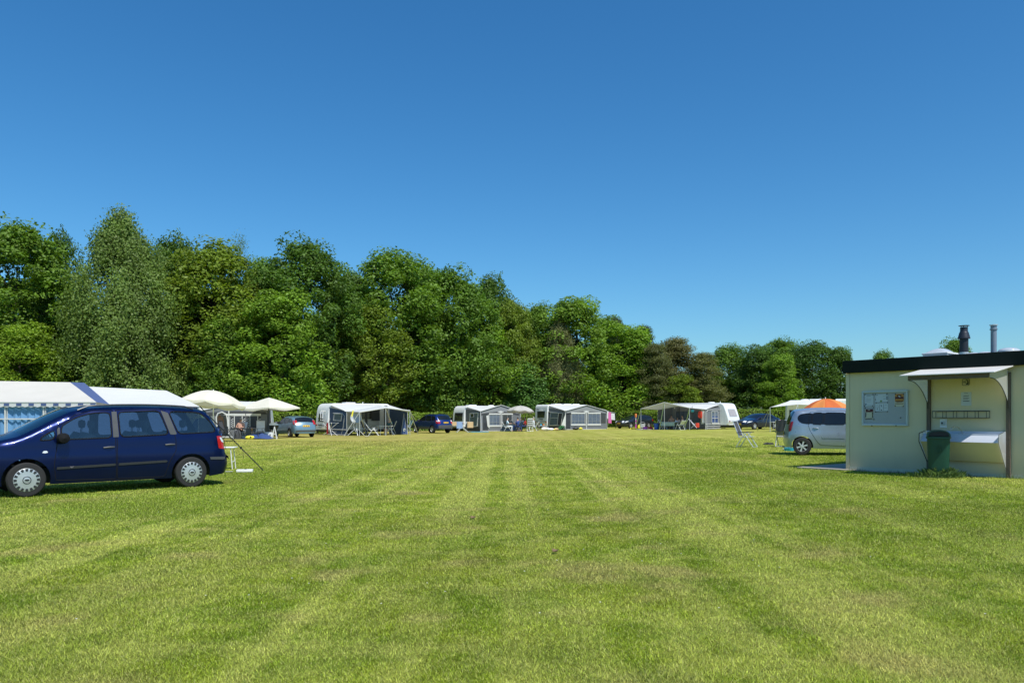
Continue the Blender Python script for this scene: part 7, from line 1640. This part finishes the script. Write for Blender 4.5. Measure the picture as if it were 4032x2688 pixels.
# ------------------------------------------------------------------ site F: open awning with big canopy, white sloping caravan
q = P(*Z5(1512, 572)); WF, DF = 5.4, 2.5; aF = -46; f0 = Frame(q, aF); FF = Frame(f0.w(-WF, 0), aF); FF.o.z = q.z
zeF = f0.at(Z5(1512, 272))[1]; zpF = zeF + .35
awF, ftF = awning(FF, 'open-fronted awning with a wide pale canopy joined to the sloping white caravan', WF, DF, zeF, zpF, 2.45, .42, 'canvas_grey', 'canvas_white', True, True, False)
cvF, exF, epF = caravan(FF, 'white caravan with sloping nose and beige-curtained window', -.3, WF + .95, DF + .02, wid=2.15, ztop=2.56, vents=((.8, 'dome'), (1.6, 'pipe')), left='flat', right='slope', end_windows=((1, -.62, 1.28, .62, 1.92, 'window_beige', -.08),), stripe=False)
mb = MB(); mb.box((exF(.5, 1) + .02, 0, .46), (.05, 1.9, .06)); mb.build('bumper', 'white_plastic', cvF)
ex2 = lambda zx, zy: ptx(FF, Z5, zx, zy, WF)
panel(awF, 'window', [ex2(1595, 470), ex2(1690, 470), ex2(1685, 300), ex2(1592, 300)], 'pvc_pane', 'canvas_pale', .06, (.03, 0, 0), [(ex2(1595, 400), ex2(1690, 400)), (ex2(1640, 300), ex2(1640, 470))]); panel(awF, 'window', [ex2(1597, 468), ex2(1690, 468), ex2(1688, 375), ex2(1597, 375)], 'blue_cloth', None, 0, (.045, 0, 0)); panel(awF, 'sill_band', [ex2(1600, 490), ex2(1710, 490), ex2(1710, 472), ex2(1600, 472)], 'canvas_white', None, 0, (.05, 0, 0))
mb = MB()
for pts in (((1505, 490), (1780, 490)), ((1520, 522), (1785, 518)), ((1520, 555), (1795, 548)), ((1750, 290), (1795, 560)), ((1520, 290), (1522, 565)), ((1522, 300), (1545, 275), (1740, 275), (1755, 300))): mb.tube([ex2(*a) + Vector((.05, 0, 0)) for a in pts], .022, 5)
mb.build('wall_binding', 'canvas_white', awF)
# interior: back wall windows
panel(awF, 'back_wall', [(.05, DF - .06, 0), (WF - .1, DF - .06, 0), (WF - .1, DF - .06, 2.25), (.05, DF - .06, 2.25)], 'canvas_mid', None, 0, (0, 0, 0))
for xa, xb in ((.10, .40), (.46, .72)): panel(awF, 'window', [(WF * xa, DF - .08, .75), (WF * xb, DF - .08, .75), (WF * xb, DF - .08, 1.75), (WF * xa, DF - .08, 1.75)], 'pvc_pane', 'canvas_dark', .05, (0, -.01, 0), [((WF * (xa + xb) / 2, DF - .08, .75), (WF * (xa + xb) / 2, DF - .08, 1.75))])
mb = MB()
for x in (.0, WF * .43, WF * .46, WF * .72): mb.box((x, .02, 1.1), (.05, .05, 2.1))
mb.build('inner_poles', 'canvas_dark', awF); mb = MB(); mb.sheet([[(x, .4, z) for x in (WF * .86, WF * .92)] for z in (.5, 2.0)]); mb.build('inner_drape', 'canvas_pale', awF); mb = MB(); mb.lathe([(.001, -.06), (.06, -.04), (.07, .02), (.001, .06)], 10, (WF * .32, .3, 2.05)); mb.build('lamp', 'white_plastic', awF)
def wF(zx, zy, y): x, z = FF.at(Z5(zx, zy), y); return Vector((x, y, z))
g0 = wF(545, 262, -1.9); g1 = wF(895, 165, -2.1); g2 = wF(1272, 248, -1.9); h0 = Vector((.1, -.05, zeF)); h1 = Vector((WF * .42, -.05, zpF)); h2 = Vector((WF - .05, -.05, zeF + .02))
mb = MB(); mb.sheet(cloth(h0, h1, g1, g0, 8, 6, .05)); mb.sheet(cloth(h1, h2, g2, g1, 8, 6, .05)); mb.build('canopy', 'canvas_pale', awF); mb = MB(); mb.tube([g0, g1, g2], .03, 5); mb.build('canopy_edge', 'canvas_white', awF)
for gg in (g1, g2, g0): mb = MB(); mb.tube([(gg.x, gg.y, ground_fix(FF, gg.x, gg.y)), gg], .022, 6); mb.build('pole', 'alu', awF)
lime = defm('lime_rope', (.50, .62, .28), .7)
for gg, zx, zy in ((g1, 820, 575), (g2, 1195, 575), (g0, 460, 550)): guy(awF, gg, FF.loc(P(*Z5(zx, zy))), 'lime_rope', .03)
pF = lambda zx, dy: standing(Z5, zx, 560, (FF, dy))
p = pF(985, -.9); tb_ = camp_table('table under a pale patterned cloth in the open awning', p, R(-46), 1.5, .8, .72); 
tc = thing('tablecloth', 'pale green patterned tablecloth hanging over the awning table', 'tablecloth', p, R(-46)); mb = MB(); rows = []
for t in np.linspace(-1, 1, 13):
    y = t * .75; yy = max(-.43, min(.43, y)); z = .735 - max(0, abs(y) - .43) * 1.15; rows.append([(x, yy * (1 + .06 * math.sin(x * 9) * (abs(y) > .43)), z) for x in np.linspace(-.78, .78, 15)])
mb.sheet(rows); mb.sheet([[(-.785 - .02 * math.sin(y * 11), y, z) for y in np.linspace(-.43, .43, 9)] for z in (.735, .55, .36)]); mb.build('cloth', 'pale_cloth', tc)
for zx, dy, rz, tp, sk_, lg, lab, clab in ((1000, -.2, R(-120), None, 'skin_tan', 'navy_cloth', 'dark-haired bare-shouldered person facing out behind the patterned tablecloth', 'dark chair behind the patterned tablecloth'), (1165, -.7, R(160), None, 'skin_tan', 'charcoal_cloth', 'shirtless person seen from the side at the end of the patterned table', 'white chair at the end of the patterned table')):
    p = pF(zx, dy); camp_chair(clab, p, rz, 'charcoal_cloth' if zx < 1100 else 'white_plastic', 'alu', high=.95); person(lab, p, rz, 'sit', sk_, 'hair_dark', tp, lg, arms='table')
p = pF(1090, -.35); person('small child sitting between the two adults at the patterned table', p, R(-110), 'sit', 'skin_tan', 'hair_dark', 'shirt_white', 'navy_cloth', k=.85, arms='table')
p = pF(1130, -1.6); camp_chair('empty white chair pushed to the near side of the patterned table', p, R(120), 'white_plastic', 'white_metal', high=.88); p = pF(895, -1.0); camp_chair('folded grey chair at the shaded end of the patterned table', p, R(-30), 'grey_cloth', 'alu', high=.95)
p = pF(1345, -1.0); pc = thing('pushchair', 'lilac pushchair with a red seat pad at the awning mouth', 'pushchair', p, R(-20)); mb = MB(); mb.sheet([[(-.35, y, .95), (-.15, y, .5), (.2, y, .42), (.3, y, .25)] for y in (-.2, 0, .2)]); mb.build('seat', 'lilac', pc); mb = MB(); mb.box((.28, -.05, .42), (.3, .36, .42)); mb.build('cushion', 'red_bright', pc, bevel=.04); mb = MB()
for s in (-1, 1): mb.tube([(-.55, s * .23, 1.05), (.3, s * .23, .1)], .016, 6); mb.tube([(.1, s * .23, .6), (-.35, s * .23, .1)], .016, 6)
mb.tube([(-.55, -.23, 1.05), (-.55, .23, 1.05)], .02, 6); mb.build('frame', 'alu', pc)
for x in (-.35, .3):
    for s in (-1, 1): mb = MB(); mb.lathe([(.001, -.02), (.08, -.025), (.09, 0), (.08, .025), (.001, .02)], 12, (x, s * .25, .09), 'Y'); mb.build('wheel', 'tyre', pc)
p = FF.w(*[FF.at(Z5(1432, 400), -.25)[0], -.25], 0); jk = thing('red_jacket', 'bright red jacket hanging on the awning post', 'jacket', p, FF.a); zt_ = FF.at(Z5(1432, 290), -.25)[1]; zb0 = FF.at(Z5(1432, 400), -.25)[1]; mb = MB(); mb.sheet([rr_ring(.05, .05, zt_, 16), rr_ring(.28, .14, zt_ - .08, 16), rr_ring(.30, .16, (zt_ + zb0) / 2, 16), rr_ring(.28, .16, zb0, 16)]); mb.build('jacket_body', 'red_bright', jk)
for s in (-1, 1): mb = MB(); mb.tube([(s * .13, 0, zt_ - .08), (s * .17, -.05, zt_ - .35), (s * .16, -.06, zt_ - .58)], [.06, .055, .045], 7); mb.build('sleeve', 'red_bright', jk)
p = FF.w(FF.at(Z5(1478, 400), -.15)[0], -.15); cl_ = thing('white_garments', 'white garments hanging beside the red jacket', 'clothes', p, FF.a); mb = MB(); mb.sheet([[(u * .18, -.04 * math.sin(u * 8), z) for u in (-1, -.5, 0, .5, 1)] for z in (zt_ - .03, zt_ - .6, zt_ - 1.15)]); mb.build('cloth', 'towel_white', cl_)
p = FF.w(FF.at(Z5(1315, 290), -1.0)[0], -1.0); zl = FF.at(Z5(1315, 292), -1.0)[1]; ln = thing('paper_lantern', 'round blue paper lantern hanging under the canopy', 'lantern', p, 0); mb = MB(); mb.lathe([(.15 * math.sin(a) + .001, .14 * math.cos(a)) for a in np.linspace(0, math.pi, 13)], 18, (0, 0, zl)); mb.build('shade', 'cyan_plastic', ln); mb = MB(); mb.tube([(0, 0, zl + .13), (0, 0, zl + .5)], .008, 5); mb.build('cord', 'dark_metal', ln)
p = pF(775, -1.3); bb_ = thing('blue_bin', 'blue plastic tub standing at the corner of the open awning', 'tub', p, 0); mb = MB(); mb.lathe([(.001, 0), (.20, 0), (.25, .58), (.27, .58), (.27, .62), (.24, .62), (.23, .56), (.001, .54)], 22); mb.build('tub_wall', 'blue_plastic', bb_)
# toys by the dark estate car
for zx, zy, kind, mt, lab in ((468, 560, 'stick', 'orange_cloth', 'orange-topped toy marker post in front of the estate car'), (528, 565, 'disc', 'yellow', 'round yellow toy shield standing on the grass'), (568, 568, 'tub', 'white_plastic', 'white bucket among the toys'), (610, 572, 'heap', 'magenta', 'pink toy pram among the toys'), (690, 572, 'heap', 'red_cloth', 'dark red bag near the blue tub'), (480, 572, 'flat', 'yellow', 'yellow-green plastic sled on the grass')):
    p = P(*Z5(zx, zy)); o = thing({'stick': 'toy_post', 'disc': 'toy_shield', 'tub': 'bucket', 'heap': 'toy_heap', 'flat': 'toy_sled'}[kind] if 'bag' not in lab else 'cloth_bag', lab, 'toy' if 'bag' not in lab else 'bag', p, 0, None)
    if kind == 'stick':
        mb = MB(); mb.tube([(0, 0, 0), (0, 0, 1.25)], .045, 8); mb.build('shaft', 'canvas_white', o); mb = MB(); mb.lathe([(.09, 1.2), (.11, 1.25), (.11, 1.55), (.09, 1.58), (.001, 1.6)], 10); mb.build('head', 'orange_cloth', o); mb = MB(); mb.lathe([(.07, .0), (.07, .5)], 10); mb.lathe([(.06, .72), (.06, .9)], 10); mb.build('band', 'magenta', o)
    elif kind == 'disc': mb = MB(); mb.lathe([(.001, -.03), (.20, -.04), (.23, 0), (.20, .04), (.001, .05)], 22, (0, 0, .25), 'Y'); mb.build('plate', 'yellow', o)
    elif kind == 'tub': mb = MB(); mb.lathe([(.001, 0), (.2, 0), (.26, .55), (.28, .55), (.22, .02)], 16); mb.build('pail', mt, o); mb = MB(); mb.tube([(.26 * math.cos(a), 0, .55 + .18 * math.sin(a)) for a in np.linspace(0, math.pi, 9)], .012, 5); mb.build('handle', 'white_metal', o)
    elif kind == 'heap': mb = MB(); mb.sheet([rr_ring(.05, .05, 0, 18), rr_ring(.45, .3, .02, 18), rr_ring(.5, .32, .12, 18), rr_ring(.38, .25, .26, 18), rr_ring(.05, .05, .32, 18)]); mb.build('bundle', mt, o, merge=True); mb = MB(); mb.tube([(-.2, 0, .2), (-.26, 0, .42), (.05, 0, .44)], .03, 6); mb.build('handle', 'lilac' if mt == 'magenta' else mt, o)
    else: mb = MB(); mb.sheet([[(x, y, .05 + .10 * (abs(y) / .3) ** 2 + .08 * max(0, x / .6) ** 3) for x in np.linspace(-.6, .6, 7)] for y in np.linspace(-.3, .3, 5)]); mb.build('shell', mt, o)
p = P(*Z5(640, 576)); sh_ = thing('ground_sheet', 'white cloth spread on the grass below the toys', 'cloth', p + Vector((0, .2, 0)), R(-6)); mb = MB(); mb.sheet([[(x, y, .045 + .012 * math.sin(x * 7) * math.cos(y * 9)) for x in np.linspace(-1.0, 1.0, 11)] for y in np.linspace(-.35, .55, 6)]); mb.build('cloth', 'towel_white', sh_)

# ------------------------------------------------------------------ site G: caravan with canopy and orange parasol behind the silver car
q = A(*Z6(1052, 700), 63); FG = Frame((q.x, q.y, gz(q.x)), -17)
zG = FG.at(Z6(1300, 322), .05)[1]
cvG, exG, epG = caravan(FG, 'cream-white caravan behind the silver car, with dark window by the orange parasol', 0, 6.4, 0, ztop=max(2.45, zG), vents=((-.9, 'box'), (1.1, 'box'), (-1.7, 'dome')), left='flat', right='round', stripe=False, side_windows=((-2.95, 1.15, -1.75, 1.72), (.2, 1.15, 1.3, 1.72)))
mb = MB(); mb.box((0, -1.112, .98), (6.2, .012, .04)); mb.box((0, -1.112, .70), (6.2, .012, .03)); mb.build('side_trim', 'caravan_grey', cvG)
sc_ = fthing(FG, 'sun_canopy', 'white sun canopy on poles reaching out from the caravan by the silver car', 'sun canopy'); k0 = lambda zx, zy, y: Vector((FG.at(Z6(zx, zy), y)[0], y, FG.at(Z6(zx, zy), y)[1]))
a0, a1, a2 = k0(780, 440, -2.4), k0(1250, 392, -2.6), k0(1700, 410, -2.6); r0_, r1_ = k0(1110, 335, -.1), k0(1900, 322, -.1)
mb = MB(); mb.sheet(cloth(a0, a1, r0_.lerp(r1_, .45), r0_, 8, 6, .05)); mb.sheet(cloth(a1, a2, r1_, r0_.lerp(r1_, .45), 8, 6, .05)); mb.build('cloth', 'canvas_white', sc_)
for a in (a0, a1, a2): mb = MB(); mb.tube([a, (a.x, a.y, ground_fix(FG, a.x, a.y))], .02, 6); mb.build('pole', 'alu', sc_)
for a, zx, zy in ((a0, 682, 822), (a0, 590, 790), (a1, 1110, 720)): guy(sc_, a, FG.loc(P(*Z6(zx, zy)) if zy > 760 else A(*Z6(zx, zy), 55)), 'canvas_pale', .014)
q = A(*Z6(1710, 420), 33); parasol('parasol', 'orange two-tone parasol behind the silver people carrier', (q.x, q.y, gz(q.x)), .94, 2.07, .40, 'orange_cloth', 8, None, (0, R(-4)), .06, .018, .35, mat2='orange_dark', flat=.9)
# the two near chairs and things round them
p = P(*Z6(420, 1112)); camp_chair('silver-framed recliner standing alone on the open grass', p + Vector((-.05, .18, 0)), R(-36), 'charcoal_cloth', 'alu', 'camping_chair', .30, high=1.14)
p = P(*Z6(960, 1100)); ch2 = camp_chair('silver-framed chair with a dark jacket over its back beside the silver car', p + Vector((.10, -.05, 0)), R(62), 'grey_cloth', 'alu', 'camping_chair', .24, high=1.16)
jk2 = thing('dark_jacket', 'dark grey jacket draped over the chair back beside the silver car', 'jacket', p + Vector((.10, -.05, 0)), R(62)); rows = []
for v in np.linspace(-1, 1, 15):
    s_ = abs(v); x_ = -.46 + (.04 if v > 0 else -.05) + .24 * (s_ * .62) * .55; z_ = 1.185 - s_ * .50; rows.append([(x_ + .015 * math.sin(u * 7 + v * 3), u * (.20 + .05 * s_) + .02, z_ - .03 * math.sin(u * 5)) for u in np.linspace(-1, 1, 9)])
mb = MB(); mb.sheet(rows); mb.build('cloth', 'charcoal_cloth', jk2); mb = MB(); mb.tube([(-.36, -.2, 1.0), (-.30, -.12, .8), (-.28, -.02, .62)], [.06, .05, .045], 7); mb.build('sleeve', 'grey_cloth', jk2)
p = P(*Z6(1060, 1150)); sh = thing('trainers', 'pair of black-and-white trainers beside the chair with the jacket', 'shoes', p, R(20))
for y in (-.07, .08): mb = MB(); mb.sheet([rr_ring(.02, .02, 0, 18), rr_ring(.30, .11, .0, 18), rr_ring(.30, .11, .035, 18)]); mb.v = [(a, b + y, c) for a, b, c in mb.v]; mb.build('sole', 'white_plastic', sh, merge=True); mb = MB(); mb.sheet([[(a * .95, b + y, c + (.06 if a < 0 else .0)) for a, b, c in rr_ring(.29, .10, .035, 18)], [(a * .9 - .02, b * .8 + y, .09 + (.04 if a < 0 else 0)) for a, b, c in rr_ring(.26, .10, 0, 18)], [(a - .06, b * .6 + y, .12) for a, b, c in rr_ring(.12, .08, 0, 18)]]); mb.build('upper', 'black_plastic', sh)
p = P(*Z6(1135, 1180)); bk = thing('blue_bucket', 'bright blue tub tucked beside the silver car wheel', 'tub', p + Vector((.02, .25, 0)), 0); mb = MB(); mb.lathe([(.001, 0), (.17, 0), (.2, .13), (.215, .13), (.18, .01)], 20); mb.build('tub_wall', 'cyan_plastic', bk)
p = P(*Z6(775, 1075)); sh = thing('slippers', 'pair of black slippers lying on the open grass', 'shoes', p, R(10))
for y, x in ((-.08, 0), (.09, -.12)): mb = MB(); mb.sheet([[(a + x, b + y, c) for a, b, c in rr_ring(.02, .02, .03, 18)], [(a + x, b + y, c) for a, b, c in rr_ring(.29, .11, .03, 18)], [(a + x, b + y, c) for a, b, c in rr_ring(.29, .11, .06, 18)], [(a * .8 + x + .03, b * .9 + y, c) for a, b, c in rr_ring(.2, .1, .11, 18)]]); mb.build('sole', 'black_plastic', sh, merge=True)
p = P(*Z6(870, 815)) + Vector((0, -.2, 0)); camp_table('small white table by the tail of the midnight-blue saloon', (p.x, p.y, gz(p.x)), R(10), 1.0, .6, .7)

# small things lying on the lawn
g = np.random.default_rng(3); mb = MB()
for k in range(90):
    y = 5.5 * math.exp(g.random() * 1.6); x = (g.random() - .5) * 1.3 * y; s = .006 + .0003 * y; z = gz(x) + .045
    for a in range(6): a0, a1 = a * 1.047, a * 1.047 + .8; mb.add([(x, y, z), (x + s * math.cos(a0), y + s * math.sin(a0), z + .004), (x + s * math.cos(a1), y + s * math.sin(a1), z + .004)], [(0, 1, 2)], 0)
tag(mb.build('daisies', 'white_plastic', None, smooth=False), 'tiny white daisies scattered in the lawn', 'daisies', kind='stuff')
for zx, zy, lab, k in ((975, 508, 'curled brown leaf on the lawn ahead of the tracks', 1.0), (1450, 705, 'dark brown leaf clump on the near lawn', .9)):
    p = P(1200 + zx / 1.47, 1700 + zy / 1.47); o = thing('dead_leaf', lab, 'leaf', p + Vector((0, 0, .035)), k); rows = [[(u * .045 * k * (1 - abs(v) ** 2 * .8), v * .04 * k, .012 * math.sin(u * 3) + .012 * v * v) for u in np.linspace(-1, 1, 5)] for v in np.linspace(-1, 1, 7)]; mb = MB(); mb.sheet(rows); mb.build('blade', 'dry_leaf', o); mb = MB(); mb.tube([(0, .04 * k, .012), (.02, .07 * k, .02)], .003, 4); mb.build('stalk', 'dry_leaf', o)
# ------------------------------------------------------------------ light, sky, camera
SAZ = Vector((.56, -.83, 0)).normalized(); EL = R(57)
to_sun = Vector((SAZ.x * math.cos(EL), SAZ.y * math.cos(EL), math.sin(EL)))
su = bpy.data.lights.new('sun', 'SUN'); su.energy = 4.8; su.angle = R(.53); su.color = (1.0, .955, .88)
so = bpy.data.objects.new('sun', su); C.objects.link(so); so.rotation_euler = (-to_sun).to_track_quat('-Z', 'Y').to_euler(); so.location = (20, -30, 60)
w = bpy.data.worlds.new('World'); bpy.context.scene.world = w; w.use_nodes = True; nt = w.node_tree
for n in list(nt.nodes): nt.nodes.remove(n)
out = nt.nodes.new('ShaderNodeOutputWorld'); bg = nt.nodes.new('ShaderNodeBackground'); sky = nt.nodes.new('ShaderNodeTexSky')
sky.sky_type = 'NISHITA'; sky.sun_disc = False; sky.sun_elevation = EL; sky.sun_rotation = math.atan2(to_sun.x, to_sun.y); sky.altitude = 0; sky.air_density = 1.0; sky.dust_density = .9; sky.ozone_density = 2.2
hs = nt.nodes.new('ShaderNodeHueSaturation'); hs.inputs['Saturation'].default_value = 1.30; hs.inputs['Hue'].default_value = .495
nt.links.new(sky.outputs[0], hs.inputs['Color']); gn = nt.nodes.new('ShaderNodeVectorMath'); gn.operation = 'MULTIPLY'; gn.inputs[1].default_value = (.60, .89, 1.03); nt.links.new(hs.outputs[0], gn.inputs[0]); nt.links.new(gn.outputs[0], bg.inputs[0]); bg.inputs[1].default_value = .14; nt.links.new(bg.outputs[0], out.inputs[0])
cd = bpy.data.cameras.new('camera'); cd.sensor_width = 36; cd.lens = FOC / 4032 * 36; cd.shift_y = (HZ - 1344) / 4032; cd.clip_start = .1; cd.clip_end = 5000
co = bpy.data.objects.new('camera', cd); C.objects.link(co); co.location = (0, 0, CAMH); co.rotation_euler = (R(90), 0, 0)
sc = bpy.context.scene; sc.camera = co
sc.view_settings.view_transform = 'Standard'; sc.view_settings.look = 'None'; sc.view_settings.exposure = 0; sc.view_settings.gamma = 1
sc.render.engine = 'CYCLES'; sc.cycles.max_bounces = 6; sc.cycles.diffuse_bounces = 3; sc.cycles.transparent_max_bounces = 12; sc.cycles.transmission_bounces = 3; sc.cycles.glossy_bounces = 3; sc.cycles.use_denoising = False if False else sc.cycles.use_denoising
